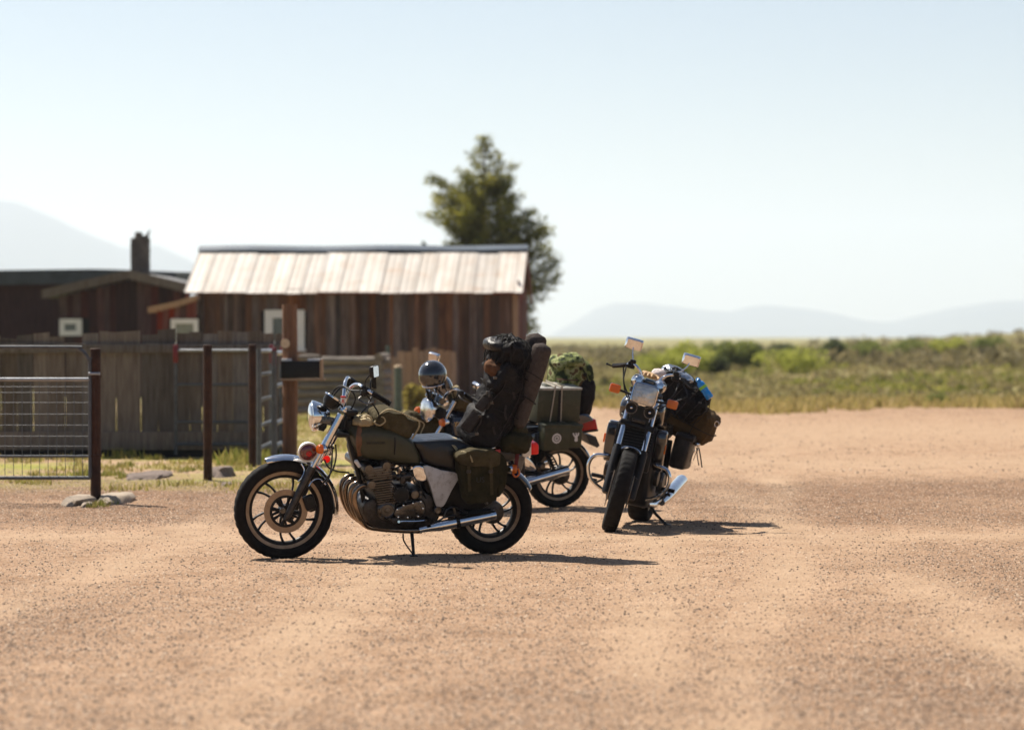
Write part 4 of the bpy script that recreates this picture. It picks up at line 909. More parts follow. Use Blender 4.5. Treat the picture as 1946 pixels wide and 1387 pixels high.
# tank
def tank(T, out, hw, m, name='fuel_tank', p=2.2, top=.0, crown=.8):
    O = cr([(a[0], 0, a[1]) for a in out], 5, True); n = len(O); c = sum(O, Vector())/n; mb = MB(); rs = []
    zs = [q.z for q in O]; zmx, zmn = max(zs), min(zs)
    for k in range(21):
        t = -1+2*k/20; y = hw*math.sin(t*math.pi/2); kk = max(.02, (1-abs(y/hw)**p)**(1/p)) if abs(t) < 1 else .02
        kk = .55+.45*kk if abs(t) < .93 else kk*.9+.1
        r_ = []
        for o in O:
            v = c+(o-c)*(kk**.5)
            if v.z > c.z: v.z = c.z+(v.z-c.z)*(1-(abs(y)/hw)**2*.45*crown)
            r_.append(Vector((v.x, y, v.z)))
        rs.append(r_)
    mb.rings(rs); return mb.build(name, m, T, smooth=60)
TK = [XZ(665, 826, .1), XZ(668, 812, .1), XZ(679, 803, .1), XZ(698, 799, .1), XZ(730, 803, .1), XZ(762, 814, .1), XZ(784, 832, .1), XZ(798, 858, .1), XZ(803, 876, .1), XZ(798, 884, .1), XZ(770, 882, .1), XZ(735, 878, .1), XZ(703, 874, .1), XZ(685, 868, .1), XZ(673, 852, .1)]
tk = tank(T1, TK, .145, 'olive_paint')
mb = MB(); mb.tube([P(688, 801, .04), P(684, 815, .118), P(682, 840, .146), P(684, 866, .118)], [.012, .02, .022, .016], 10, 5, flat=.18, up=(0, 1, 0)); mb.build('paint_band', 'rust_band', T1, part=tk)
c = P(714, 842, .147); text('badge', 'YAMAHA', .026, Matrix.Translation(c) @ Matrix(((-1, 0, 0, 0), (0, 0, 1, 0), (0, 1, 0, 0), (0, 0, 0, 1))), 'dark_print', T1, part=tk, sx=1.3, extrude=.003)
c = P(683, 800, 0); MB().lathe([(0, -.01), (.034, -.01), (.036, .012), (.028, .020), (0, .022)], c, (0, 0, 1), 24).build('tank_cap', 'chrome', T1, part=tk)
# seat
SE = [(784, 842), (792, 838), (812, 836), (840, 834), (866, 834), (885, 842), (915, 852), (960, 852), (984, 858), (980, 872), (940, 884), (900, 896), (872, 899), (840, 890), (806, 882), (795, 862)]
MB().pillow([XZ(a, b_, .1) for a, b_ in SE], -.135, .135, .055, nseg=6, inset=.034).build('seat', 'seat', T1, smooth=60)
mb = MB(); mb.tube([P(a, b_, y) for a, b_, y in ((876, 885, .140), (871, 862, .142), (864, 843, .120), (860, 833, .06), (860, 832, 0), (860, 833, -.06), (864, 843, -.120), (871, 862, -.142), (876, 885, -.140))], .030, 12, 5, flat=.16, up=(0, 0, 1)); mb.build('seat_strap', 'canvas_tan', T1)
# side panels
for s_ in (1, -1):
    y = .175
    O = [P(a, b_, y) for a, b_ in ((805, 885), (838, 893), (872, 902), (858, 932), (845, 958), (838, 963), (829, 961), (818, 925))]
    MB().pillow([(a.x, a.z) for a in O], s_*y-.02, s_*y+.006, .010, inset=.006, smooth=3, nseg=3).build('side_panel', 'side_white', T1)
    MB().pillow([XZ(a, b_, y) for a, b_ in ((785, 888), (804, 887), (811, 912), (792, 913))], s_*.155-.035, s_*.155+.02, .008).build('intake_cover', 'chrome', T1)
mb = MB(); mb.pillow([XZ(a, b_) for a, b_ in ((806, 884), (930, 885), (925, 950), (850, 975), (826, 962), (800, 930))], -.12, .12, .02); mb.build('battery_box', 'black_metal', T1)
# engine
mb = MB()
mb.pillow([XZ(a, b_, .1) for a, b_ in ((686, 962), (702, 944), (735, 946), (755, 926), (800, 930), (826, 948), (830, 975), (812, 998), (770, 1004), (715, 1002), (696, 988))], -.15, .15, .02, inset=.012, smooth=2); en = mb.build('engine', 'alu_dark', T1)
mb = MB(); q = [XZ(714, 957, .15), XZ(746, 953, .15), XZ(741, 908, .15), XZ(700, 914, .15)]
fins(mb, q, -.205, .205, 10, .0065); mb.build('cooling_fins', 'alu', T1, part=en, smooth=0)
MB().pillow([XZ(718, 957, .15), XZ(742, 953, .15), XZ(737, 905, .15), XZ(704, 912, .15)], -.185, .185, .01, smooth=1).build('cylinder_block', 'black_metal', T1, part=en)  # black core: the shade between the fins is put into its colour
mb = MB(); fins(mb, [XZ(700, 912, .15), XZ(742, 907, .15), XZ(738, 884, .15), XZ(690, 890, .15)], -.20, .20, 5, .007)
mb.pillow([XZ(a, b_, .15) for a, b_ in ((702, 914), (740, 908), (736, 880), (690, 888))], -.19, .19, .012, smooth=1)
for px, py, r in ((697, 889, .036), (731, 883, .036)):
    c = P(px, py, .15); mb.lathe([(0, -.40), (r, -.40), (r, .03), (r*.8, .045), (r*.75, .05), (0, .05)], Vector((c.x, .15, c.z)), (0, 1, 0), 24)
mb.lathe([(0, 0), (.030, 0), (.026, .02), (0, .022)], P(705, 920, .20), (0, 1, 0), 18)
mb.build('cylinder_head', 'alu', T1, part=en)
for px, py, y in ((679, 880, .15), (682, 885, .05), (679, 880, -.05)):
    MB().lathe([(0, -.03), (.012, -.03), (.014, .02), (0, .03)], P(px, py, y), (.6, 0, .8), 12).build('spark_plug', 'white_print', T1, part=en)
mb = MB(); c = P(733, 968, .17); mb.lathe([(0, -.03), (.066, -.03), (.068, .012), (.060, .030), (.044, .038), (.040, .034), (.018, .034), (.016, .040), (0, .042)], c, (0, 1, 0), 40)
for k in range(6):
    a = R(60*k+10); mb.lathe([(0, 0), (.006, 0), (.006, .02), (0, .022)], c+Vector((math.cos(a)*.060, .018, math.sin(a)*.060)), (0, 1, 0), 8)
mb.build('alternator_cover', 'alu', T1, part=en)
mb = MB(); c = P(759, 937, .17); mb.lathe([(0, -.03), (.056, -.03), (.058, .02), (.052, .045), (.044, .050), (0, .046)], c, (0, 1, 0), 36); mb.build('starter_cover', 'black_metal', T1, part=en)
mb = MB(); c = P(786, 938, .16); mb.lathe([(0, -.03), (.034, -.03), (.034, .025), (.026, .034), (0, .036)], c, (0, 1, 0), 24)
for a, b_ in ((797, 934), (797, 942)): mb.lathe([(0, 0), (.008, 0), (.008, .03), (0, .032)], P(a, b_, .16), (0, 1, 0), 10)
mb.build('sprocket_cover', 'alu', T1, part=en)
mb = MB(); y = .19
mb.pillow([XZ(a, b_, y) for a, b_ in ((752, 966), (762, 960), (782, 955), (798, 950), (806, 960), (805, 975), (794, 984), (770, 985), (754, 984), (748, 975))], .14, .205, .012, inset=.008); cv = mb.build('clutch_cover', 'alu', T1, part=en)
for a, b_ in ((754, 968), (766, 960), (784, 956), (799, 953), (803, 966), (794, 981), (774, 983), (756, 982)):
    MB().lathe([(0, 0), (.0065, 0), (.0065, .010), (0, .012)], P(a, b_, .202), (0, 1, 0), 8).build('bolt', 'chrome', T1, part=en)
MB().pillow([XZ(a, b_, .19) for a, b_ in ((748, 966), (760, 955), (782, 950), (800, 945), (811, 958), (810, 978), (796, 989), (768, 990), (750, 989), (743, 976))], .12, .165, .006, inset=.004).build('gasket_plate', 'black_metal', T1, part=en)
for k in range(8):
    a = R(45*k+10); c_ = P(759, 937, .17); MB().lathe([(0, 0), (.005, 0), (.005, .01), (0, .012)], c_+Vector((math.cos(a)*.050, .038, math.sin(a)*.050)), (0, 1, 0), 8).build('bolt', 'alu', T1, part=en)
text('engine_lettering', 'YAMAHA', .021, Matrix.Translation(P(778, 970, .207)) @ Matrix(((-1, 0, 0, 0), (0, 0, 1, 0), (0, 1, 0, 0), (0, 0, 0, 1))) @ Matrix.Rotation(R(4), 4, 'Z'), 'dark_print', T1, part=en, sx=1.25, extrude=.002)
mb = MB(); mb.pillow([XZ(a, b_, y) for a, b_ in ((744, 984), (788, 986), (782, 998), (750, 998))], .08, .185, .01); mb.build('sump', 'alu_dark', T1, part=en)
mb = MB()
for y in (.16, .055, -.055, -.16):
    c = P(766, 905, y); mb.lathe([(0, -.05), (.024, -.05), (.026, .01), (.020, .015), (.020, .05), (0, .05)], c, (1, 0, -.1), 16); mb.lathe([(0, -.045), (.021, -.04), (.021, .03), (.014, .036), (0, .04)], c, (0, 0, 1), 16)
    mb.box(c+Vector((.01, .02, -.02)), (.03, .02, .05), bev=.004)
    mb.lathe([(0, -.02), (.026, -.02), (.026, .02), (0, .02)], P(746, 903, y), (1, 0, -.1), 16)
mb.build('carburettor', 'alu_dark', T1, part=en)
mb = MB()
for pts in (((752, 890, .18), (766, 884, .19), (778, 892, .19), (784, 905, .17)), ((705, 893, .15), (716, 880, .12), (730, 872, .08)), ((742, 915, .2), (750, 925, .21), (748, 940, .2)), ((795, 915, .15), (803, 935, .16), (812, 950, .14)), ((694, 905, .12), (700, 880, .05), (712, 872, .02)), ((772, 918, .2), (770, 925, .21), (763, 930, .2))): mb.tube([P(*q_) for q_ in pts], .006, 7, 4)
mb.build('wiring', 'hose', T1, part=en, kind='stuff')
# exhaust
mb = MB(); base = [(697, 922), (686, 923), (676, 932), (673, 948), (677, 968), (686, 987), (699, 1001), (720, 1006), (760, 1008), (800, 1007)]
pts = [P(a, b_, .15) for a, b_ in base]
for y in (.155, .062, -.062, -.155):
    yy = [y, y, y, y, y, y*.95, y*.8+.0, y*.7+.01*(1 if y > 0 else -1), (.14 if y > 0 else -.14), (.17 if y > 0 else -.17)]
    mb.tube([Vector((p_.x, yy[i], p_.z)) for i, p_ in enumerate(pts)], .0185, 16, 5)
mb.tube([P(735, 1007, .12), P(735, 1007, -.12)], .016, 12)
mb.build('exhaust_headers', 'headers', T1)
for s_ in (1, -1):
    y = .195; a = P(796, 1007, y); b_ = P(941, 978, y); a.y *= s_; b_.y *= s_; d = b_-a; mb = MB()
    L = d.length; mb.lathe([(.0, 0), (.020, 0), (.024, L*.14), (.033, L*.24), (.0345, L*.27), (.035, L-.01), (.034, L), (.028, L), (.026, L-.03), (0, L-.04)], a, d, 28); mf = mb.build('muffler', 'chrome', T1)
    mb = MB(); c = a.lerp(b_, .50); mb.lathe([(.0352, -.012), (.040, -.012), (.040, .012), (.0352, .012)], c, d, 24, closed=True); mb.box(c+Vector((0, 0, .045)), (.02, .008, .05)); mb.build('clamp', 'black_metal', T1, part=mf)
# swingarm, shocks, pegs
mb = MB()
for s_ in (1, -1):
    mb.tube([P(830, 972, .12*s_)*1.0, P(880, 975, .125*s_), P(931, 972, .115*s_)], [.026, .021, .019], 12, 3, flat=1.2)
mb.build('swingarm', 'black_metal', T1)
for s_ in (1, -1):
    a = P(902, 885, .14); b_ = P(925, 958, .135); a.y *= s_; b_.y *= s_; d = (b_-a); mb = MB(); mb.tube([a, b_], .011, 10); sh = mb.build('shock_absorber', 'alu', T1)
    mb = MB(); n_ = 9*14; mb.tube([a.lerp(b_, .12+.72*k/n_)+Vector((math.cos(k/14*2*math.pi)*.026, math.sin(k/14*2*math.pi)*.026, 0)) for k in range(n_+1)], .0048, 6, 1); mb.build('coil_spring', 'chrome', T1, part=sh)
    mb = MB()
    for q_ in (((826, 992, .17), (842, 984, .17), (848, 970, .17), (862, 963, .17), (888, 973, .165)), ((842, 984, .17), (862, 979, .17), (888, 974, .165)), ((862, 964, .168), (866, 978, .168))):
        pt = [P(*a) for a in q_]; mb.tube([Vector((a.x, a.y*s_, a.z)) for a in pt], .009, 8, 4, flat=.6)
    mb.build('peg_bracket', 'alu', T1)
    c = P(832, 969, .18); c.y *= s_; mb = MB(); mb.lathe([(0, -.02), (.026, -.02), (.026, .0), (.020, .006), (0, .004)], c, (0, s_, 0), 20); mb.build('pivot_cap', 'alu', T1)
    c = P(812, 985, .18); c.y = s_*.17; mb = MB(); mb.tube([c, c+Vector((0, s_*.10, 0))], .014, 12); mb.build('foot_peg', 'rubber', T1)
mb = MB(); mb.tube([P(812, 988, .19), P(790, 990, .20), P(768, 990, .215), P(760, 991, .23)], .006, 8); mb.tube([P(758, 991, .21), P(758, 991, .27)], .009, 10); mb.build('gear_lever', 'chrome', T1)
# side stand
gd = b1.g(786, 1058); gd2 = b1.g(782, 1057)
mb = MB(); a = P(782, 1006, .12); mb.tube([a, a.lerp(gd, .5)+Vector((0, .004, 0)), gd+Vector((0, 0, .008))], [.013, .011, .010], 10, 4); mb.box(gd+Vector((0, .0, .008)), (.05, .035, .012), bev=.004)
mb.tube([P(766, 1014, .10), P(767, 1026, .13), P(774, 1038, .18), P(784, 1052, .27)], .0055, 8, 4); mb.build('side_stand', 'black_metal', T1)
# rear fender, tail light
fender(T1, (ar1.x, 0, RR1), RR1+.038, 118, 152, .15, 'blue_black', name='rear_fender')
tl = P(985, 866, 0); mb = MB()
mb.pillow([XZ(960, 868), XZ(975, 858), XZ(993, 862), XZ(985, 893), XZ(975, 900)], -.065, .065, .02); mb.build('tail_base', 'blue_black', T1)
mb = MB(); mb.pillow([XZ(985, 862), XZ(989, 842), XZ(994, 836), XZ(1003, 836), XZ(1003, 861), XZ(992, 866)], -.075, .075, .012, inset=.006, smooth=1); lb = mb.build('tail_light', 'cream', T1)
mb = MB(); mb.pillow([XZ(1003.3, 838), XZ(1013, 837), XZ(1017, 842), XZ(1017, 858), XZ(1013, 860), XZ(1003.3, 860)], -.073, .073, .01, inset=.005, smooth=1); mb.build('lens', 'red_lens', T1, part=lb)
for s_ in (1, -1):
    c = P(974, 891, .15); c.y *= s_; r_ = P(966, 880, .05); r_.y *= s_; winker(T1, r_, c, Vector((-.92, .35*s_, 0)), .032, m='chrome', dep=.045)
mb = MB()
for s_ in (1, -1): mb.tube([P(895, 868, .13*s_), P(940, 850, .13*s_), P(968, 842, .12*s_), P(980, 838, .08*s_), P(984, 842, .0)], .009, 10, 4)
mb.build('grab_rail', 'chrome', T1)
# ------------------------------------------------------------------ second motorcycle (behind the first)
b2 = Bike(G(1060, 963), G(766, 971), R(9)); P = b2.p; XZ = b2.xz
T2 = Thing('motorcycle', 'dark motorcycle parked behind the olive one, with round headlight and green boxes on its tail', 'motorcycle', b2.X)
wb2 = b2.wb; rake2 = R(28); fa = Vector((wb2, 0, .325)); S2 = steer_matrix((wb2-.38, 0, .85), rake2, R(11))
ar2 = P(1060, 900, 0)
wheel(T2, (ar2.x, 0, ar2.z), ar2.z+.004, .212, .125, phase=33, drum=(1, .085))
wheel(T2, (fa.x, 0, fa.z), fa.z+.004, .245, .098, X=S2, phase=10, disc=[(.075, .10, .145), (-.075, .10, .145)])
fender(T2, (fa.x, 0, fa.z), fa.z+.035, 62, 180, .12, 'chrome', X=S2, name='front_fender')
fender(T2, (ar2.x, 0, ar2.z), ar2.z+.035, 30, 160, .16, 'blue_black', name='rear_fender')
fdir = Vector((-math.sin(rake2), 0, math.cos(rake2)))
for y in (.10, -.10):
    a = fa+Vector((0, y, 0))
    MB(S2).tube([a-fdir*.03, a+fdir*.03, a+fdir*.32], [.02, .026, .028], 14, 2).build('fork_slider', 'alu', T2)
    MB(S2).tube([a+fdir*.31, a+fdir*.72], .0185, 14).build('fork_tube', 'chrome', T2)
H = P(808, 777, .02)
hw2 = S2.inverted() @ H; nn = Vector((1, 0, .03))
round_lamp(T2, (hw2.x, 0, hw2.z), nn, .098, .11, X=S2, dome=.02)
MB(S2).box((hw2.x-.10, 0, hw2.z-.02), (.06, .24, .10), bev=.02).build('triple_clamp', 'black_metal', T2)
for y in (.07, -.07):
    c = Vector((hw2.x-.09, y, hw2.z+.12)); o = MB(S2).lathe([(0, -.06), (.045, -.05), (.052, 0), (.045, .005), (0, .006)], c, (-.5, 0, .86), 24).build('gauge', 'gloss_black', T2)
    MB(S2).lathe([(.050, -.008), (.056, -.006), (.056, .006), (.050, .008)], c, (-.5, 0, .86), 24, closed=True).build('gauge_rim', 'chrome', T2, part=o)
hb2 = [Vector((hw2.x-.13, .03, hw2.z+.05)), Vector((hw2.x-.12, .07, hw2.z+.13)), Vector((hw2.x-.14, .16, hw2.z+.21)), Vector((hw2.x-.18, .25, hw2.z+.20)), Vector((hw2.x-.26, .37, hw2.z+.13))]
MB(S2).tube([Vector((a.x, -a.y, a.z)) for a in hb2[::-1]]+hb2, .011, 12, 5).build('handlebar', 'chrome', T2)
for s_ in (1, -1):
    a = Vector((hw2.x-.185, .26*s_, hw2.z+.195)); c = Vector((hw2.x-.265, .375*s_, hw2.z+.125))
    MB(S2).tube([a, c], .018, 12).build('grip', 'rubber', T2)
    MB(S2).box(a+Vector((.03, -.02*s_, .0)), (.05, .05, .06), bev=.01).build('switch_cluster', 'black_metal', T2)
    MB(S2).tube([a+Vector((.06, 0, -.01)), a+Vector((.055, .06*s_, -.03)), c+Vector((.05, .02*s_, .0))], .006, 8, 4).build('lever', 'alu', T2)
    winker(T2, Vector((hw2.x-.07, .06*s_, hw2.z-.06)), Vector((hw2.x-.05, .19*s_, hw2.z-.06)), (1, 0, 0), .034, X=S2, m='chrome')
Si = S2.inverted()
mirror(T2, Si @ P(853, 760, .25), Si @ P(905, 750, .30), Si @ P(905, 737, .32), .12, .085, (-.9, .1, .25), X=S2, mh='chrome')
mirror(T2, Si @ P(836, 745, -.27), Si @ P(829, 700, -.30), Si @ P(824, 680, -.32), .12, .085, (-.95, -.25, .1), X=S2, mh='chrome')
MB(S2).box(Si @ P(845, 766, .12), (.05, .05, .045), bev=.008).build('reservoir', 'chrome', T2)
mb = MB(S2)
for k, (a, b_) in enumerate((((820, 770), (838, 745)), ((816, 760), (842, 735)), ((812, 750), (828, 735)))):
    mb.tube([Si @ P(a[0], a[1], .06*k), Si @ P(a[0]-6, a[1]-35, .03), Si @ P(b_[0], b_[1], -.05), Si @ P(b_[0]+14, b_[1]+22, -.05)], .005, 7, 5)
mb.build('control_cables', 'hose', T2, kind='stuff')
mb = MB()
for y in (.09, -.09):
    mb.tube([(wb2-.40, y*.3, .85), (wb2-.36, y*.7, .65), (wb2-.30, y, .35), (wb2-.42, y, .20), (.55, y, .20), (.42, y, .30), (.40, y, .66)], .0155, 10, 4)
    mb.tube([(wb2-.42, y*.3, .88), (.85, y, .74), (.4, y*1.2, .70), (-.1, y, .78)], .015, 10, 4)
    mb.tube([(.42, y*1.2, .33), (ar2.x, y*1.3, ar2.z)], .02, 10)
mb.tube([(wb2-.385, 0, .78), (wb2-.45, 0, .92)], .034, 14); mb.build('frame', 'black_metal', T2)
tk = tank(T2, [XZ(a, b_, .1) for a, b_ in ((854, 806), (858, 790), (872, 781), (892, 783), (915, 795), (935, 815), (940, 835), (920, 840), (880, 840), (860, 832))], .15, 'blue_black')
text('tank_lettering', 'YAMAHA', .052, Matrix.Translation(P(885, 806, .153)) @ Matrix(((-1, 0, 0, 0), (0, 0, 1, 0), (0, 1, 0, 0), (0, 0, 0, 1))), 'gold', T2, part=tk, extrude=.002)
MB().pillow([XZ(a, b_, .1) for a, b_ in ((925, 830), (960, 822), (1000, 818), (1050, 816), (1080, 812), (1082, 824), (1040, 835), (980, 845), (935, 850))], -.13, .13, .05, inset=.03).build('seat', 'seat', T2)
MB().pillow([XZ(a, b_, .1) for a, b_ in ((1060, 806), (1085, 796), (1103, 789), (1119, 788), (1130, 797), (1131, 806), (1105, 812), (1075, 822))], -.085, .085, .03, inset=.02).build('tail_cowl', 'blue_black', T2)
tlb = MB().pillow([XZ(a, b_, .06) for a, b_ in ((1104, 803), (1130, 796), (1134, 814), (1106, 818))], -.086, .086, .014, inset=.008, smooth=1).build('tail_light', 'red_lens', T2)
MB().pillow([XZ(a, b_, .06) for a, b_ in ((1104, 818.5), (1134, 814.5), (1134.5, 818), (1106, 822))], -.09, .09, .004, smooth=1).build('tail_light_base', 'black_metal', T2)
mb = MB(); mb.pillow([XZ(a, b_, .0) for a, b_ in ((1106, 822), (1124, 826), (1131, 843), (1126, 847), (1112, 839))], -.09, .09, .004, smooth=1); mb.build('number_plate_holder', 'plate', T2)
for s_ in (1, -1):
    MB().pillow([XZ(a, b_, .17) for a, b_ in ((950, 850), (1033, 818), (1036, 850), (1000, 868), (960, 872))], s_*.155-.02, s_*.155+.01, .008, smooth=1).build('side_panel', 'blue_black', T2)
    a = P(1035, 845, .15); c = P(1055, 898, .15); a.y *= s_; c.y *= s_
    sh = MB().tube([a, c], .014, 10).build('shock_absorber', 'black_metal', T2)
    mb = MB(); n_ = 8*12; mb.tube([a.lerp(c, .1+.75*k/n_)+Vector((math.cos(k/12*2*math.pi)*.028, math.sin(k/12*2*math.pi)*.028, 0)) for k in range(n_+1)], .006, 6, 1); mb.build('coil_spring', 'black_metal', T2, part=sh)
    a = P(952, 930, .2); c = P(1079, 893, .2); a.y *= s_; c.y *= s_; d = c-a; L = d.length
    MB().lathe([(0, 0), (.025, 0), (.040, L*.25), (.043, L-.01), (.041, L), (.034, L), (0, L-.04)], a, d, 28).build('muffler', 'chrome', T2)
    MB().pillow([XZ(a_, b_, .17) for a_, b_ in ((990, 872), (1003, 868), (1018, 888), (1015, 895), (1000, 890))], s_*.17-.03, s_*.17+.01, .01).build('side_trim', 'chrome', T2)
    c = P(1028, 885, .16); c.y *= s_; MB().lathe([(0, -.03), (.03, -.03), (.034, .02), (.02, .04), (0, .04)], c, (0, 1, 0), 18).build('foot_peg_mount', 'alu', T2)
mb = MB(); mb.pillow([(wb2-.42, .30), (wb2-.34, .62), (.62, .70), (.48, .60), (.42, .36), (.5, .22), (.9, .2)], -.19, .19, .03); en2 = mb.build('engine', 'alu_dark', T2)
mb = MB(); fins(mb, [(wb2-.62, .42), (wb2-.40, .42), (wb2-.38, .66), (wb2-.60, .66)], -.21, .21, 12, .006); mb.build('cylinder_block', 'alu', T2, part=en2)
for x_, z_, r_ in ((.85, .36, .07), (.66, .46, .06), (.58, .32, .055)): MB().lathe([(0, 0), (r_, 0), (r_, .03), (r_*.8, .045), (0, .045)], (x_, .185, z_), (0, 1, 0), 24).build('engine_cover', 'alu', T2, part=en2)
mb = MB()
for y in (.15, .05, -.05, -.15): mb.tube([(wb2-.38, y, .56), (wb2-.30, y, .52), (wb2-.29, y, .38), (wb2-.36, y, .24), (wb2-.5, y*.9, .19), (.45, .17 if y > 0 else -.17, .19)], .018, 12, 4)
mb.build('exhaust_headers', 'headers', T2)
mb = MB(); r0 = [P(a, b_, .10) for a, b_ in ((955, 806), (1000, 807), (1050, 808), (1092, 806))]
for s_ in (1, -1): mb.tube([Vector((a.x, a.y*s_, a.z)) for a in r0], .008, 8, 2)
for a in r0: mb.tube([a, Vector((a.x, -a.y, a.z))], .006, 8)
for a in r0[1:3]: mb.tube([a, a-Vector((0, 0, .06))], .006, 8)
mb.build('luggage_rack', 'black_metal', T2)
gd = b2.g(905, 966); mb = MB(); a = Vector((.62, .1, .2)); g3 = Vector((.50, .30, 0)); g3.z = (b2.I @ Vector((*(b2.X @ g3).xy, 0))).z; mb.tube([a, g3+Vector((0, 0, .005))], .011, 8); mb.box(g3+Vector((0, 0, .006)), (.05, .035, .012)); mb.build('side_stand', 'black_metal', T2)
# ------------------------------------------------------------------ third motorcycle (facing the camera)
b3 = Bike(G(1214, 989), G(1159, 1010), R(11))
T3 = Thing('motorcycle', 'black motorcycle leaning on its stand and facing the camera, with rectangular headlight', 'motorcycle', b3.X)
wb3 = b3.wb; Rf3 = .315; rk3 = R(27); f3 = Vector((-math.sin(rk3), 0, math.cos(rk3))); A3 = Vector((wb3, 0, Rf3))
S3 = steer_matrix((wb3-.30, 0, .75), rk3, R(11))
wheel(T3, (wb3, 0, Rf3), Rf3+.004, .235, .115, X=S3, phase=5, disc=[(.078, .10, .14), (-.078, .10, .14)], tread=.005)
wheel(T3, (0, 0, .30), .304, .205, .165, phase=30, tread=.005, drum=(1, .08))
fender(T3, A3, Rf3+.030, 84, 178, .145, 'black_metal', X=S3, name='front_fender')
mb = MB(S3); rs = []
for k in range(9):
    q = -1+2*k/8; y = .0725*math.sin(q*1.35)/math.sin(1.35); dr = -.030*(1-math.cos(q*1.35))/(1-math.cos(1.35)); a = R(83.2); rs.append(A3+Vector((math.cos(a), 0, math.sin(a)))*(Rf3+.031+dr)+Vector((0, y, 0)))
mb.tube(rs, .0055, 8, 2); mb.build('fender_trim', 'chrome', T3)
for s_ in (1, -1):
    a = A3+Vector((-.01, .098*s_, 0)); 
    mb = MB(S3); mb.tube([a-f3*.045, a, a+f3*.20, a+f3*.335], [.024, .030, .036, .036], 16, 2); mb.box(a+f3*.14+Vector((-.015, .006*s_, 0)), (.06, .050, .36), Matrix.Rotation(-rk3, 3, 'Y'), bev=.012); sl = mb.build('fork_slider', 'black_metal', T3)
    MB(S3).tube([a+f3*.33, a+f3*.535], .0205, 16).build('fork_tube', 'chrome', T3, part=sl)
    MB(S3).lathe([(0, 0), (.030, 0), (.030, .03), (.022, .035), (0, .035)], a+f3*.325, f3, 16).build('fork_seal', 'black_metal', T3, part=sl)
    MB(S3).tube([a+f3*.56, a+f3*.80], .0225, 16).build('fork_tube_upper', 'chrome', T3, part=sl)
    c = a+Vector((-.055, -.012*s_, .075)); mb = MB(S3); mb.box(c, (.08, .04, .10), bev=.01); mb.build('brake_caliper', 'black_metal', T3)
c = A3+f3*.55; mb = MB(S3); mb.box(c, (.05, .27, .045), Matrix.Rotation(-rk3, 3, 'Y'), bev=.012); mb.build('lower_clamp', 'black_metal', T3)
c = A3+f3*.83; mb = MB(S3); mb.box(c, (.05, .26, .03), Matrix.Rotation(-rk3, 3, 'Y'), bev=.012); mb.build('upper_clamp', 'alu', T3)
# rectangular headlight
hc = Vector((wb3-.18, -.012, 1.05)); rot = Matrix.Rotation(R(-6), 3, 'Y')
def rrect(c, w_, h_, x, k=.35, n=32):
    out = []
    for j in range(n):
        a = 2*math.pi*j/n; y = math.copysign(abs(math.cos(a))**k, math.cos(a))*w_/2; z = math.copysign(abs(math.sin(a))**k, math.sin(a))*h_/2
        out.append(c+rot @ Vector((x, y, z)))
    return out
mb = MB(S3); mb.rings([rrect(hc, .10, .08, -.13), rrect(hc, .165, .14, -.07), rrect(hc, .196, .172, -.015), rrect(hc, .196, .172, 0), rrect(hc, .180, .156, .004), rrect(hc, .176, .152, -.004)]); hl3 = mb.build('headlight', 'chrome', T3)
mb = MB(S3); mb.rings([rrect(hc, .178, .154, -.001), rrect(hc, .174, .15, .008), rrect(hc, .12, .10, .014), rrect(hc, .01, .01, .016)]); mb.build('lens', mat('dusty_headlight_glass', (0.46, 0.44, 0.41), 0.16, 0.7, var=.25, vs=22, bump=.25, bs=50, coat=.8), T3, part=hl3)
mb = MB(S3); mb.pillow([(wb3-.275, .83), (wb3-.225, .83), (wb3-.235, .95), (wb3-.285, .95)], -.075, .075, .01, smooth=1); mb.build('fork_cover', 'black_metal', T3)
mb = MB(S3); mb.box((wb3-.215, 0, .845), (.012, .10, .025), bev=.004); mb.build('badge_bar', 'alu_dark', T3)
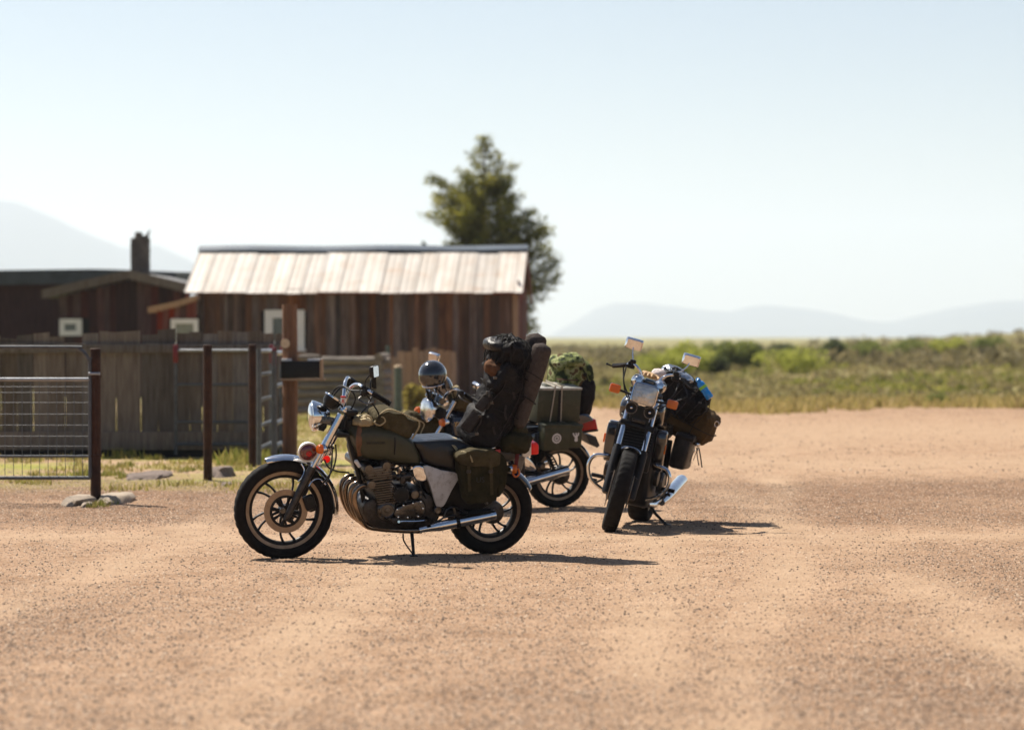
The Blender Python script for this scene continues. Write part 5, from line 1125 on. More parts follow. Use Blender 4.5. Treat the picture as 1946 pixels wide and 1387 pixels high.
for s_ in (1, -1):
    c = Vector((wb3-.155, .072*s_-.01, .93)); o = MB(S3).lathe([(0, -.05), (.030, -.045), (.041, -.01), (.043, 0), (.036, .003), (.020, -.012), (0, -.014)], c, (1, 0, -.05), 32).build('horn', 'black_metal', T3)
    MB(S3).lathe([(.040, -.003), (.046, -.001), (.046, .006), (.039, .006)], c, (1, 0, -.05), 32, closed=True).build('horn_rim', 'alu', T3, part=o)
    MB(S3).lathe([(0, -.012), (.010, -.012), (.010, -.002), (.006, .002), (0, .003)], c, (1, 0, -.05), 14).build('horn_button', 'chrome', T3, part=o)
    # turn signal
    r_ = Vector((wb3-.24, .09*s_, 1.02)); c = Vector((wb3-.22, .225*s_-.015, 1.035)); mb = MB(S3); mb.tube([r_, c], .009, 10); mb.box(c+Vector((-.012, 0, 0)), (.045, .086, .068), bev=.014); o = mb.build('turn_signal', 'black_metal', T3)
    MB(S3).box(c+Vector((.018, 0, 0)), (.032, .083, .066), bev=.014).build('lens', 'amber', T3, part=o)
    # gauge pod and bar
    c = Vector((wb3-.31, .085*s_, 1.13)); o = MB(S3).lathe([(0, .075), (.025, .072), (.044, .050), (.052, .015), (.053, -.02), (.048, -.03), (0, -.03)], c, (1, 0, .25), 28).build('gauge', 'chrome', T3)
    br = [Vector((wb3-.36, .05*s_, 1.08)), Vector((wb3-.34, .075*s_, 1.18)), Vector((wb3-.34, .13*s_, 1.235)), Vector((wb3-.38, .18*s_+.01, 1.235)), Vector((wb3-.47, .285*s_+.01, 1.19))]
    MB(S3).tube(br, .0115, 12, 5).build('handlebar', 'chrome', T3)
    a = Vector((wb3-.405, .205*s_+.01, 1.222)); c = Vector((wb3-.49, .305*s_+.01, 1.182)); MB(S3).tube([a, c], .018, 14).build('grip', 'rubber', T3)
    mb = MB(S3); mb.box(a+Vector((.03, -.03*s_, .008)), (.06, .06, .055), bev=.012); mb.box(a+Vector((.045, -.035*s_, .038)), (.045, .05, .03), bev=.01); mb.build('switch_cluster', 'black_metal', T3)
    mb = MB(S3); mb.tube([a+Vector((.055, -.03*s_, 0)), a+Vector((.06, .03*s_, -.005)), c+Vector((.07, 0, .0)), c+Vector((.075, .045*s_, .004))], [.008, .007, .006, .006], 8, 4); mb.lathe([(0, -.009), (.009, -.006), (.009, .006), (0, .009)], c+Vector((.075, .05*s_, .004)), (0, 1, 0), 10); mb.build('lever', 'black_metal', T3)
    mc = Vector((wb3-.43, .226*s_+.038, 1.385)); mirror(T3, a+Vector((.035, -.035*s_, .04)), Vector((wb3-.41, .21*s_+.03, 1.32)), mc, .136, .086, (-1, 0, .22), X=S3, m='chrome', mh='chrome', dep=.035, e=.22)
MB(S3).box((wb3-.30, 0, 1.145), (.06, .075, .05), bev=.012).build('warning_light_panel', 'gloss_black', T3)
mb = MB(S3)
for pts in (((-.37, -.20, 1.21), (-.30, -.19, 1.10), (-.29, -.12, 1.0), (-.33, -.05, .9)), ((-.37, -.22, 1.20), (-.33, -.17, 1.05), (-.30, -.10, .95)), ((-.37, .22, 1.2), (-.26, .20, 1.10), (-.27, .12, 1.0), (-.30, .05, .9)), ((-.37, .25, 1.2), (-.28, .30, 1.12), (-.3, .18, 1.02), (-.36, .08, .92)), ((-.24, .05, .86), (-.17, .09, .70), (-.12, .10, .50), (-.08, .09, .38))):
    mb.tube([Vector((wb3+q[0], q[1], q[2])) for q in pts], .0055, 8, 4)
mb.build('control_cables', 'hose', T3, kind='stuff')
# body
mb = MB(); mb.box((wb3-.36, 0, .64), (.05, .30, .36), Matrix.Rotation(R(-8), 3, 'Y'), bev=.015)
for k in range(14): mb.box((wb3-.332, 0, .49+.023*k), (.012, .26, .006))
mb.build('radiator', 'black_metal', T3)
mb = MB(); mb.pillow([(wb3-.42, .24), (wb3-.38, .45), (wb3-.45, .72), (.60, .78), (.42, .66), (.38, .36), (.5, .2), (wb3-.55, .18)], -.165, .165, .05); en3 = mb.build('engine', 'black_metal', T3)
for s_ in (1, -1):
    mb = MB(); mb.lathe([(0, 0), (.085, 0), (.085, .03), (.07, .045), (0, .045)], (.66, .185*s_, .38), (0, s_, 0), 28); mb.lathe([(0, 0), (.06, 0), (.06, .03), (0, .035)], (.85, .18*s_, .42), (0, s_, 0), 24); mb.build('engine_cover', 'alu_dark', T3, part=en3)
    mb = MB(); mb.pillow([(wb3-.47, .50), (wb3-.40, .54), (wb3-.36, .74), (wb3-.40, .80), (wb3-.50, .76)], .19*s_-.04, .19*s_+.045, .022); sc3 = mb.build('side_scoop', 'gloss_black', T3)
    MB().box((wb3-.385, .238*s_, .66), (.012, .012, .07), bev=.003).build('reflector', 'amber', T3, part=sc3)
    mb = MB(); mb.tube([(wb3-.44, .14*s_, .545), (wb3-.40, .19*s_, .53), (wb3-.38, .285*s_, .51), (wb3-.38, .318*s_, .43), (wb3-.40, .285*s_, .33), (wb3-.44, .20*s_, .27), (wb3-.46, .10*s_, .24)], .0145, 14, 6); mb.build('crash_bar', 'chrome', T3)
    mb = MB(); c = Vector((.70, .22*s_, .34)); mb.tube([c, c+Vector((0, .11*s_, .0))], .016, 12); mb.tube([c+Vector((.0, .02*s_, -.02)), c+Vector((.10, .05*s_, -.045)), c+Vector((.19, .07*s_, -.02))], .008, 8, 4); mb.tube([c+Vector((.19, .03*s_, -.02)), c+Vector((.19, .11*s_, -.02))], .010, 10); mb.build('foot_controls', 'black_metal', T3)
    mb = MB(); mb.tube([(.75, .15*s_, .20), (.5, .17*s_, .19), (.30, .19*s_, .22)], .022, 14, 3); mb.build('exhaust_pipe', 'chrome', T3)
    a = Vector((.38, .205*s_, .21)); c = Vector((-.32, .235*s_, .36)); d = c-a; L = d.length; mb = MB(); mb.lathe([(0, 0), (.026, 0), (.042, L*.16), (.048, L*.3), (.050, L-.02), (.046, L), (.034, L), (0, L-.05)], a, d, 28); mb.build('muffler', 'chrome', T3)
    mb = MB(); mb.tube([(.35, .10*s_, .38), (0, .115*s_, .30)], .024, 12); mb.tube([(.12, .14*s_, .68), (.02, .14*s_, .32)], .022, 12); mb.build('swingarm', 'black_metal', T3)
tk3 = tank(T3, [(wb3-.40, .86), (wb3-.36, .94), (wb3-.42, 1.03), (.8, 1.06), (.62, 1.0), (.50, .88), (.52, .80), (.80, .80), (wb3-.46, .82)], .17, 'gloss_black')
MB().pillow([(.55, .86), (.40, .80), (.2, .80), (.05, .86), (-.22, .90), (-.24, .84), (0, .76), (.3, .70), (.54, .76)], -.15, .15, .05, inset=.03).build('seat', 'seat', T3)
mb = MB()
for s_ in (1, -1):
    mb.tube([(wb3-.42, .03*s_, .90), (wb3-.40, .07*s_, .66), (wb3-.42, .10*s_, .35), (wb3-.52, .12*s_, .2), (.5, .12*s_, .2), (.40, .12*s_, .34), (.42, .12*s_, .70)], .016, 10, 4)
    mb.tube([(.42, .12*s_, .70), (.1, .13*s_, .72), (-.25, .11*s_, .80)], .015, 10, 4)
mb.tube([(wb3-.40, 0, .84), (wb3-.455, 0, .97)], .035, 14)
mb.tube([(.42, .12, .35), (.42, -.12, .35)], .02, 10)
mb.build('frame', 'black_metal', T3)
fender(T3, (0, 0, .30), .345, 60, 165, .19, 'gloss_black', name='rear_fender')
MB().box((-.30, 0, .74), (.03, .16, .07), bev=.01).build('tail_light', 'red_lens', T3)
mb = MB(); mb.tube([(.02, .145, .86), (-.22, .14, .88), (-.24, .10, 1.15), (-.24, -.10, 1.15), (-.22, -.14, .88), (.02, -.145, .86)], .009, 10, 3); mb.build('sissy_bar', 'chrome', T3)
gd = b3.g(1266, 998); mb = MB(); a = Vector((.62, .13, .21)); mb.tube([a, a.lerp(gd, .5)+Vector((0, -.012, 0)), gd+Vector((0, 0, .006))], [.014, .012, .010], 10, 4); mb.box(gd+Vector((0, 0.01, .008)), (.05, .06, .012), bev=.004); mb.build('side_stand', 'black_metal', T3)
# ------------------------------------------------------------------ luggage
def thing_at(name, label, cat, B, base, group=None): return Thing(name, label, cat, B.X, base, group)
def strap_loop(mb, c, rot, d, plane, off, r=.009, flat=.25, e=.6, k=1.03):
    """webbing round a superellipsoid; plane 'x','y','z' gives the axis the loop is normal to"""
    pts = []; sg = lambda x, p: math.copysign(abs(x)**p, x)
    for j in range(32):
        a = 2*math.pi*j/32; u, v = sg(math.cos(a), e), sg(math.sin(a), e)
        f = (1-abs(off)**(2/e))**(e/2)
        q = {'x': Vector((off*d[0], u*d[1]*k*f, v*d[2]*k*f)), 'y': Vector((u*d[0]*k*f, off*d[1], v*d[2]*k*f)), 'z': Vector((u*d[0]*k*f, v*d[1]*k*f, off*d[2]))}[plane]
        pts.append(Vector(c)+rot @ q)
    mb.tube(pts, r, 8, 1, closed=True, flat=flat)
I3 = Matrix.Identity(3)
# --- tank bag on the olive motorcycle
P, XZ = b1.p, b1.xz
T = thing_at('tank_bag', 'olive canvas tank bag strapped on top of the olive fuel tank', 'bag', b1, P(755, 830, 0))
mb = MB(); mb.pillow([XZ(a, b_, .12) for a, b_ in ((715, 792), (722, 784), (738, 780), (756, 784), (777, 794), (795, 800), (794, 815), (781, 834), (763, 829), (740, 818), (722, 808))], -.13, .13, .05, inset=.03, nseg=6)
def crumple(mb, amp, fr, seed=0.0):
    for i, v in enumerate(mb.v):
        q = v*fr+Vector((seed, seed, 0)); mb.v[i] = v+Vector((noise.noise(q), noise.noise(q+Vector((7, 0, 0))), noise.noise(q+Vector((0, 9, 0)))))*amp
    return mb
def fine(mb, cuts=1):
    """subdivide a builder's faces so that crumpling shows"""
    bm = bmesh.new(); vs = [bm.verts.new(v) for v in mb.v]
    for f in mb.f:
        try: bm.faces.new([vs[i] for i in f])
        except ValueError: pass
    bmesh.ops.triangulate(bm, faces=[f for f in bm.faces if len(f.verts) > 4])
    bmesh.ops.subdivide_edges(bm, edges=bm.edges[:], cuts=cuts, use_grid_fill=True, smooth=0.0)
    bm.verts.index_update(); mb.v = [v.co.copy() for v in bm.verts]; mb.f = [tuple(v.index for v in f.verts) for f in bm.faces]; bm.free(); return mb
crumple(fine(mb), .016, 14).build('body', 'canvas', T, smooth=60)
mb = MB(); mb.tube([P(718, 790, .10), P(736, 778, .13), P(757, 782, .135), P(778, 792, .135), P(797, 801, .12)], .008, 8, 5, flat=.5); mb.tube([P(797, 801, .12), P(796, 812, .13), P(783, 834, .12)], .006, 8, 5); mb.build('piping', 'canvas_tan', T)
mb = MB(); mb.tube([P(718, 796, .1), P(712, 803, .12), P(722, 808, .13), P(732, 800, .13), P(726, 792, .12), P(716, 800, .11)], .006, 8, 5); mb.build('tie_loop', 'canvas_tan', T)
mb = MB(); mb.tube([P(750, 828, .14), P(751, 845, .150), P(750, 862, .145), P(749, 880, .12)], .005, 8, 4, flat=.4); mb.build('strap', 'strap', T)
T = thing_at('cloth_bundle', 'pale crumpled cloth tucked on the front of the olive fuel tank', 'cloth', b1, P(688, 805, 0))
mb = MB().blob(P(688, 799, .03), (.075, .09, .035), I3, .8, .9, .022, 16, seed=3); mb.build('cloth', 'canvas_tan', T)
mb = MB(); mb.tube([P(690, 795, .08), P(699, 790, .10), P(706, 796, .11), P(699, 804, .12), P(694, 797, .11)], .006, 8, 4); mb.build('tie_loop', 'canvas_tan', T)
# --- saddlebag US
T = thing_at('saddlebag', 'dark olive canvas saddlebag marked US hanging behind the white side panel', 'bag', b1, P(913, 955, .2))
y = .21
mb = MB(); mb.pillow([XZ(a, b_, y) for a, b_ in ((869, 868), (885, 861), (915, 860), (938, 862), (942, 872), (944, 905), (940, 945), (925, 953), (896, 955), (880, 950), (874, 915))], .145, .265, .045, inset=.025, nseg=6)
crumple(fine(mb), .014, 13).build('body', 'canvas_dark', T, smooth=60)
mb = MB(); mb.pillow([XZ(a, b_, y) for a, b_ in ((866, 862), (885, 854), (918, 852), (944, 856), (945, 878), (930, 884), (900, 882), (870, 878))], .14, .282, .02, inset=.012, nseg=4); crumple(fine(mb), .010, 15).build('flap', 'canvas', T, smooth=60)
mb = MB(); mb.pillow([XZ(a, b_, y) for a, b_ in ((940, 868), (957, 866), (962, 885), (957, 925), (950, 940), (941, 938))], .15, .25, .035, inset=.02, nseg=5); crumple(fine(mb), .010, 15).build('side_pocket', 'canvas_dark', T, smooth=60)
for px in (890, 932):
    s_ = MB().tube([P(px, 858, .285), P(px+1, 885, .285), P(px+2, 915, .276), P(px+3, 940, .262)], .011, 8, 3, flat=.2, up=(0, 1, 0)).build('strap', 'canvas', T)
    c = P(px+1, 896, .284); MB().box(c, (.030, .006, .022), bev=.002).build('buckle', 'alu_dark', T, part=s_)
text('lettering', 'US', .052, Matrix.Translation(P(913, 912, .272)) @ Matrix(((-1, 0, 0, 0), (0, 0, 1, 0), (0, 1, 0, 0), (0, 0, 0, 1))), 'dark_print', T)
mb = MB(); mb.tube([P(872, 862, .2), P(880, 858, .24), P(893, 866, .28), P(898, 878, .285)], .006, 8, 4); mb.build('cord', 'canvas_tan', T)
c = P(946, 857, .22); MB().box(c, (.035, .004, .02)).build('patch', 'red_print', T)
T = thing_at('tie_down_strap', 'dark red tie down strap with an orange hook by the front motorcycle tail light', 'strap', b1, P(982, 896, .12))
MB().tube([P(990, 845, .10), P(984, 862, .13), P(981, 880, .14), P(983, 895, .13)], .014, 8, 4, flat=.2, up=(0, 1, 0)).build('webbing', 'red_cloth', T)
MB().tube([P(985, 890, .14), P(987, 900, .14), P(980, 906, .14), P(974, 900, .14)], .006, 8, 4).build('hook', 'amber', T)
# --- big backpack leaning on the rack
T = thing_at('backpack', 'huge black hiking backpack strapped upright on the seat of the olive motorcycle', 'backpack', b1, P(925, 850, 0))
lo, hi = P(912, 842, 0), P(985, 682, 0); za = (hi-lo).normalized(); rot = axes((1, 0, 0), za); c = (lo+hi)/2; L = (hi-lo).length
mb = MB().blob(c, (.135, .165, L*.56), rot, .5, .6, .034, 9, 64, 60, seed=5); crumple(mb, .016, 26, 3); mb.build('body', 'nylon', T, smooth=60)
c2 = P(905, 808, .04); mb = MB().blob(P(918, 812, .02), (.12, .17, .14), rot, .6, .6, .028, 12, seed=9); crumple(mb, .012, 34); mb.build('lower_pocket', 'nylon', T, smooth=60)
mb = MB().blob(P(958, 722, .08), (.11, .12, .12), rot, .6, .6, .028, 12, seed=12); crumple(mb, .012, 34); mb.build('front_pocket', 'nylon', T, smooth=60)
mb = MB().blob(P(937, 785, .13), (.075, .05, .17), rot, .5, .5, .014, 12, seed=14); mb.build('side_pocket', 'nylon', T, smooth=60)
def pad(pa, pb, w_, th, ribs, nm='hip_pad'):
    d = pb-pa; Lp = d.length; zz = d.normalized(); yy = Vector((.55, .8, .25)); r_ = axes(zz.cross(yy).normalized(), zz); cc = (pa+pb)/2
    mb = MB().box(cc, (w_, th, Lp), r_, bev=th*.45); o = mb.build(nm, 'nylon_grey', T)
    mb = MB()
    for k in range(ribs): mb.box(cc+r_ @ Vector((0, th*.5, -Lp*.42+Lp*.84*k/(ribs-1))), (w_*.86, .006, Lp*.84/ribs*.5), r_, bev=.002)
    mb.build('padding_ribs', 'nylon_grey', T, part=o, kind='stuff')
pad(P(883, 818, .15), P(909, 782, .16), .085, .035, 9)
pad(P(909, 779, .16), P(928, 752, .15), .072, .032, 7, 'shoulder_pad')
mb = MB()
for pts in (((876, 812, .14), (884, 822, .17), (897, 826, .19), (908, 818, .2)), ((905, 782, .17), (915, 790, .19), (912, 806, .2), (902, 820, .2)), ((918, 752, .15), (930, 745, .17), (934, 760, .19), (925, 778, .19)), ((925, 750, .14), (935, 738, .16), (945, 745, .17)), ((928, 768, .18), (944, 752, .2), (958, 735, .2), (962, 715, .19)), ((945, 835, .19), (965, 800, .2), (985, 760, .18), (995, 720, .16))):
    mb.tube([P(*q_) for q_ in pts], .010, 8, 5, flat=.3)
mb.build('straps', 'nylon_grey', T, kind='stuff')
for px, py, yy in ((932, 752, .17), (927, 745, .16), (912, 790, .19), (935, 765, .19), (941, 718, .2), (906, 824, .2)):
    MB().box(P(px, py, yy), (.026, .012, .018), bev=.003).build('buckle', 'alu', T)
for t_ in (-.55, -.15, .25, .6):
    mb = MB(); strap_loop(mb, c, rot, (.135, .165, L*.56), 'z', t_, .011, .25, .6, 1.10); mb.build('compression_strap', 'strap', T)
for px, py, pz, l_ in ((962, 770, .19, .10), (978, 735, .18, .08), (940, 800, .19, .09)):
    mb = MB(); a = P(px, py, pz); mb.tube([a, a+Vector((.01, .012, -l_*.5)), a+Vector((-.005, .01, -l_))], .008, 8, 4, flat=.3); mb.build('loose_strap_end', 'nylon_grey', T)
# net bundle on top
T = thing_at('netted_bundle', 'round black bundle with brown cloth under a cargo net atop the backpack', 'bag', b1, P(970, 725, 0))
cB = P(966, 680, 0); dB = (.135, .165, .135); rB = axes((1, 0, 0), (za+Vector((0, 0, .6))).normalized())
crumple(MB().blob(cB, dB, rB, .7, .7, .034, 10, 60, 44, seed=21), .016, 26).build('body', 'nylon', T, smooth=60)
MB().blob(P(942, 700, .07), (.075, .085, .06), I3, .8, .8, .016, 14, seed=24).build('brown_cloth', 'brown_cloth', T, smooth=60)
MB().blob(P(944, 655, .0), (.08, .13, .045), I3, .8, .8, .012, 14, seed=26).build('top_flap', 'leather', T, smooth=60)
mb = MB(); sg = lambda x, p: math.copysign(abs(x)**p, x)
def sB(th, ph, k=1.07): 
    q = Vector((dB[0]*sg(math.cos(ph), .7)*sg(math.cos(th), .7), dB[1]*sg(math.cos(ph), .7)*sg(math.sin(th), .7), dB[2]*sg(math.sin(ph), .7)))*k
    q += q.normalized()*.012*noise.noise(q*20); return cB+rB @ q
for k in range(14):
    for s_ in (1, -1):
        mb.tube([sB(2*math.pi*k/14+s_*t*1.6, 1.35-2.3*t) for t in np.linspace(0, 1, 14)], .0045, 6, 1)
mb.build('cargo_net', 'strap', T, kind='stuff')
# bedrolls
def roll(T, a, b_, r, m, name='roll', seed=0.0, low=1.0):
    d = b_-a; L = d.length; z = d.normalized(); ro = axes((1, .1, 0), z); mb = MB(); rs = []
    for k in range(33):
        t = k/32; zz = L*t; e = min(t, 1-t)*L/r; rr = (low+(1-low)*min(1, t*1.6))*r*(math.sqrt(max(0.0, 1-(1-min(1, e/.7))**2))*.96+.04)
        rs.append([a+ro @ Vector((math.cos(u)*rr*(1+.05*noise.noise(Vector((math.cos(u)*2, math.sin(u)*2, zz*9+seed)))), math.sin(u)*rr*(1+.05*noise.noise(Vector((math.cos(u)*2+5, math.sin(u)*2, zz*9+seed)))), zz)) for u in np.linspace(0, 2*math.pi, 29)[:-1]])
    mb.rings(rs); o = mb.build(name, m, T, smooth=60); return o, ro
T = thing_at('bedroll', 'long dark foam bedroll strapped nearest to the viewer on the backpack side', 'bedroll', b1, P(985, 815, .13))
a, b_ = P(985, 815, .13), P(1033, 652, .13); o, ro = roll(T, a, b_, .066, 'bedroll', seed=2, low=.62)
mb = MB(); 
for t in (.35, .62): mb = MB(); cc = a.lerp(b_, t); mb.tube([cc+ro @ Vector((math.cos(u)*.064, math.sin(u)*.064, .02*math.cos(u))) for u in np.linspace(0, 2*math.pi, 25)[:-1]], .0045, 6, 1, closed=True); mb.build('cord', 'strap', T)
T = thing_at('bedroll', 'second dark bedroll whose shaggy top rises behind the front bedroll', 'bedroll', b1, P(985, 800, -.08))
a, b_ = P(985, 800, -.08), P(1022, 633, -.08); roll(T, a, b_, .072, 'bedroll', seed=8, low=.7)
T = thing_at('stuff_sack', 'dark green folded tarp under the foot of the bedrolls', 'bag', b1, P(975, 858, .08))
MB().blob(P(975, 838, .08), (.12, .12, .07), I3, .6, .7, .022, 14, seed=31).build('body', 'canvas_dark', T, smooth=60)
MB().blob(P(985, 818, .06), (.06, .08, .04), I3, .6, .7, .012, 14, seed=33).build('fold', 'canvas', T, smooth=60)
# --- things on the second motorcycle
P, XZ = b2.p, b2.xz
T = thing_at('helmet', 'glossy dark open face helmet hung on the handlebar of the rear motorcycle', 'helmet', b2, P(824, 742, .05))
hc_ = P(822, 713, .05); rh = Matrix.Rotation(R(12), 3, 'Y') @ Matrix.Rotation(R(25), 3, 'Z')
def shell(c, rot, a, b_, h, z0, m, name, T, part=None, k=.93, cut=None):
    rs = []; ph0 = math.asin(z0)
    for t in np.linspace(ph0, math.pi/2-.02, 16): rs.append([c+rot @ Vector((a*math.cos(t)*math.cos(u), b_*math.cos(t)*math.sin(u), h*math.sin(t))) for u in np.linspace(0, 2*math.pi, 37)[:-1]])
    ins = []
    for t in np.linspace(math.pi/2-.02, ph0, 16): ins.append([c+rot @ (Vector((a*math.cos(t)*math.cos(u), b_*math.cos(t)*math.sin(u), h*math.sin(t)))*k) for u in np.linspace(0, 2*math.pi, 37)[:-1]])
    return MB().rings(rs+ins[0:], cap=False, closed=False).rings([ins[-1], rs[0]], cap=False).build(name, m, T, part=part, smooth=60)
sh = shell(hc_, rh, .128, .112, .125, -.62, 'gloss_black', 'shell', T)
MB().blob(hc_-Vector((0, 0, .015)), (.105, .092, .095), rh, .9, .9).build('lining', 'nylon', T)
mb = MB(); mb.tube([hc_+rh @ Vector((.128*math.cos(-.67)*math.cos(u), .112*math.cos(-.67)*math.sin(u), .125*math.sin(-.67))) for u in np.linspace(0, 2*math.pi, 33)[:-1]], .006, 8, 1, closed=True); mb.build('rim_trim', 'chrome', T, part=sh)
mb = MB(); mb.tube([hc_+rh @ Vector((.05, .09, -.08)), P(812, 752, .10), P(822, 762, .08), P(832, 750, .02)], .008, 8, 4, flat=.35); mb.build('chin_strap', 'strap', T)
T = thing_at('visor', 'curved dark helmet visor hanging just right of the helmet', 'visor', b2, P(851, 752, .0))
vc = P(838, 735, .0); rs = []
for t in np.linspace(-.5, .9, 10): rs.append([vc+Matrix.Rotation(R(25), 3, 'Y') @ Vector((-.085*math.cos(t)*math.cos(u)-.01, .11*math.sin(u), .11*math.sin(t)-.005)) for u in np.linspace(-1.2, 1.2, 14)]+[vc+Matrix.Rotation(R(25), 3, 'Y') @ Vector((-.080*math.cos(t)*math.cos(u)-.01, .106*math.sin(u), .11*math.sin(t)-.005)) for u in np.linspace(1.2, -1.2, 14)])
MB().rings(rs).build('shield', 'blue_black', T)
T = thing_at('canvas_bag', 'dull olive canvas bag tied beside the round headlight of the rear motorcycle', 'bag', b2, P(812, 838, .1))
mb = MB().blob(P(812, 815, -.12), (.150, .11, .125), Matrix.Rotation(R(8), 3, 'Y'), .6, .6, .028, 10, 44, 30, seed=41); mb.build('body', 'canvas', T, smooth=60)
mb = MB(); mb.tube([P(782, 792, -.02), P(795, 798, .0), P(806, 806, .01), P(800, 822, .01), P(797, 836, -.02)], .005, 7, 5); mb.build('cord', 'canvas_tan', T)
mb = MB(); mb.blob(P(790, 795, -.12), (.10, .09, .05), Matrix.Rotation(R(-20), 3, 'Y'), .6, .6, .02, 12, seed=43).build('flap', 'canvas', T, smooth=60)
T = thing_at('cloth_pouch', 'upright folded khaki pouch on the tank of the rear motorcycle', 'pouch', b2, P(872, 778, .05))
mb = MB().blob(P(874, 764, .04), (.085, .09, .075), I3, .7, .7, .024, 14, seed=51); mb.build('body', 'canvas', T, smooth=60)
mb = MB().blob(P(867, 746, .05), (.028, .05, .062), Matrix.Rotation(R(10), 3, 'Y'), .8, .8, .012, 16, seed=53); mb.build('folded_top', 'canvas_tan', T, smooth=60)
MB().tube([P(865, 736, .09), P(861, 747, .105), P(865, 757, .10), P(870, 747, .10)], .006, 8, 4, closed=True).build('loop', 'canvas', T)
# ammunition-style box on the rack
T = thing_at('tool_box', 'square dark green metal box with pale lid roped on the rear motorcycle rack', 'box', b2, P(1062, 803, .0))
o1 = P(1024, 741, .14); o2 = P(1101, 803, .14); xa, xb, zb_, zt_ = o1.x, o2.x, o2.z, o1.z; bw = .14
MB().box(((xa+xb)/2, 0, (zb_+zt_)/2), (xa-xb, 2*bw, zt_-zb_), bev=.008).build('body', 'box_green', T)
lid = MB().box(((xa+xb)/2, 0, zt_+.007), (xa-xb+.008, 2*bw+.012, .020), bev=.005).build('lid', mat('pale_box_lid', (0.30, .29, .26), .5, var=.35, vs=14, dirt=((.10, .10, .07), .9, 16)), T)  # lid given a paler tone than the green body
for k in (.30, .62): MB().box((xa+(xb-xa)*k, .02, zt_+.020), (.05, .10, .008), bev=.002).build('lid_plate', 'box_green', T, part=lid)
mb = MB(); mb.box(((xa+xb)/2+.0, bw+.004, (zb_+zt_)/2), (.022, .006, zt_-zb_-.01)).build('handle_strap', 'strap', T)
T = thing_at('rope', 'pale rope lashed round the square green box', 'rope', b2, P(1062, 803, .15))
def lash(k, kk, nm='lashing'):
    x0_ = xa+(xb-xa)*k; x1_ = xa+(xb-xa)*kk; z0_ = zb_-.045
    mb = MB(); mb.tube([(x1_, bw+.012, z0_), (x0_, bw+.013, zt_+.01), (x0_, bw-.005, zt_+.026), (x0_, -bw+.005, zt_+.026), (x0_, -bw-.013, zt_), (x1_, -bw-.012, z0_)], .0055, 8, 3); mb.build(nm, 'rope', T)
lash(.36, .28); lash(.52, .55)
# camo rucksack behind it
T = thing_at('rucksack', 'camouflage rucksack with black side pouches behind the square green box', 'backpack', b2, P(1085, 795, -.15))
MB().blob(P(1080, 728, -.20), (.165, .15, .215), Matrix.Rotation(R(-6), 3, 'Y'), .45, .5, .025, 9, 48, 36, seed=61).build('body', 'camo', T, smooth=60)
MB().blob(P(1076, 686, -.18), (.13, .15, .055), Matrix.Rotation(R(12), 3, 'Y'), .6, .6, .025, 13, seed=63).build('top_flap', 'camo', T, smooth=60)
MB().blob(P(1104, 752, -.16), (.085, .14, .165), Matrix.Rotation(R(-4), 3, 'Y'), .5, .6, .018, 11, seed=65).build('side_pouch', 'nylon', T, smooth=60)
mb = MB()
for q_ in (((1098, 690, -.06), (1110, 705, -.05), (1119, 730, -.05), (1122, 760, -.05)), ((1090, 684, -.1), (1108, 700, -.1), (1124, 725, -.12))): mb.tube([P(*a) for a in q_], .013, 8, 4, flat=.3)
mb.build('straps', 'strap', T, kind='stuff')
MB().tube([P(1058, 720, .0), P(1080, 722, .0), P(1097, 722, .0)], .012, 8, 3, flat=.3).build('band', 'red_cloth', T)
for px, py in ((1112, 712), (1121, 735), (1104, 700)): MB().box(P(px, py, -.05), (.03, .015, .03), bev=.004).build('buckle', 'black_metal', T)
# pannier boxes with stickers
def can(x0_, x1_, y0_, y1_, lab, sticker):
    T = thing_at('pannier_box', lab, 'box', b2, P((x0_+x1_)/2, y1_, .22), 'green boxes hung on the rear motorcycle tail')
    a = P(x0_, y0_, .265); c = P(x1_, y1_, .265)
    MB().box(((a.x+c.x)/2, .195, (a.z+c.z)/2), (abs(a.x-c.x), .14, a.z-c.z), bev=.010).build('body', 'box_green', T)
    MB().box(((a.x+c.x)/2, .195, a.z+.004), (abs(a.x-c.x)+.006, .148, .03), bev=.006).build('lid', 'box_green', T)
    if sticker == 'round':
        q_ = P(1058, 833, .267); s_ = MB().lathe([(0, 0), (.043, 0), (.043, .0015), (0, .0015)], q_, (0, 1, 0), 32).build('sticker', 'white_print', T)
        MB().lathe([(.021, .0015), (.030, .0015), (.030, .0030), (.021, .0030)], q_, (0, 1, 0), 28, closed=True).build('sticker_ring', 'grey_print', T, part=s_)
        MB().lathe([(0, .0015), (.012, .0015), (.012, .0030), (0, .0030)], q_, (0, 1, 0), 20).build('sticker_centre', 'grey_print', T, part=s_)
    else:
        q_ = P(1095, 831, .267); mb = MB()
        for pts, r_ in ((((-.004, 0, -.035), (0, 0, .0), (.004, 0, .018)), .013), (((.006, 0, .0), (.022, 0, .018), (.030, 0, .038)), .006), (((-.004, 0, .012), (-.016, 0, .02), (-.020, 0, .040)), .007), (((-.012, 0, -.02), (.014, 0, -.022)), .010), (((0, 0, .02), (.006, 0, .040)), .005)):
            mb.tube([q_+Vector(a) for a in pts], r_, 8, 3, flat=.12, up=(0, 1, 0))
        mb.build('emblem', 'white_print', T)
    return T
can(1036, 1082, 811, 856, 'larger green pannier box with a round white sticker', 'round')
can(1084, 1105, 812, 851, 'narrow green pannier box with a small white emblem', 'emblem')
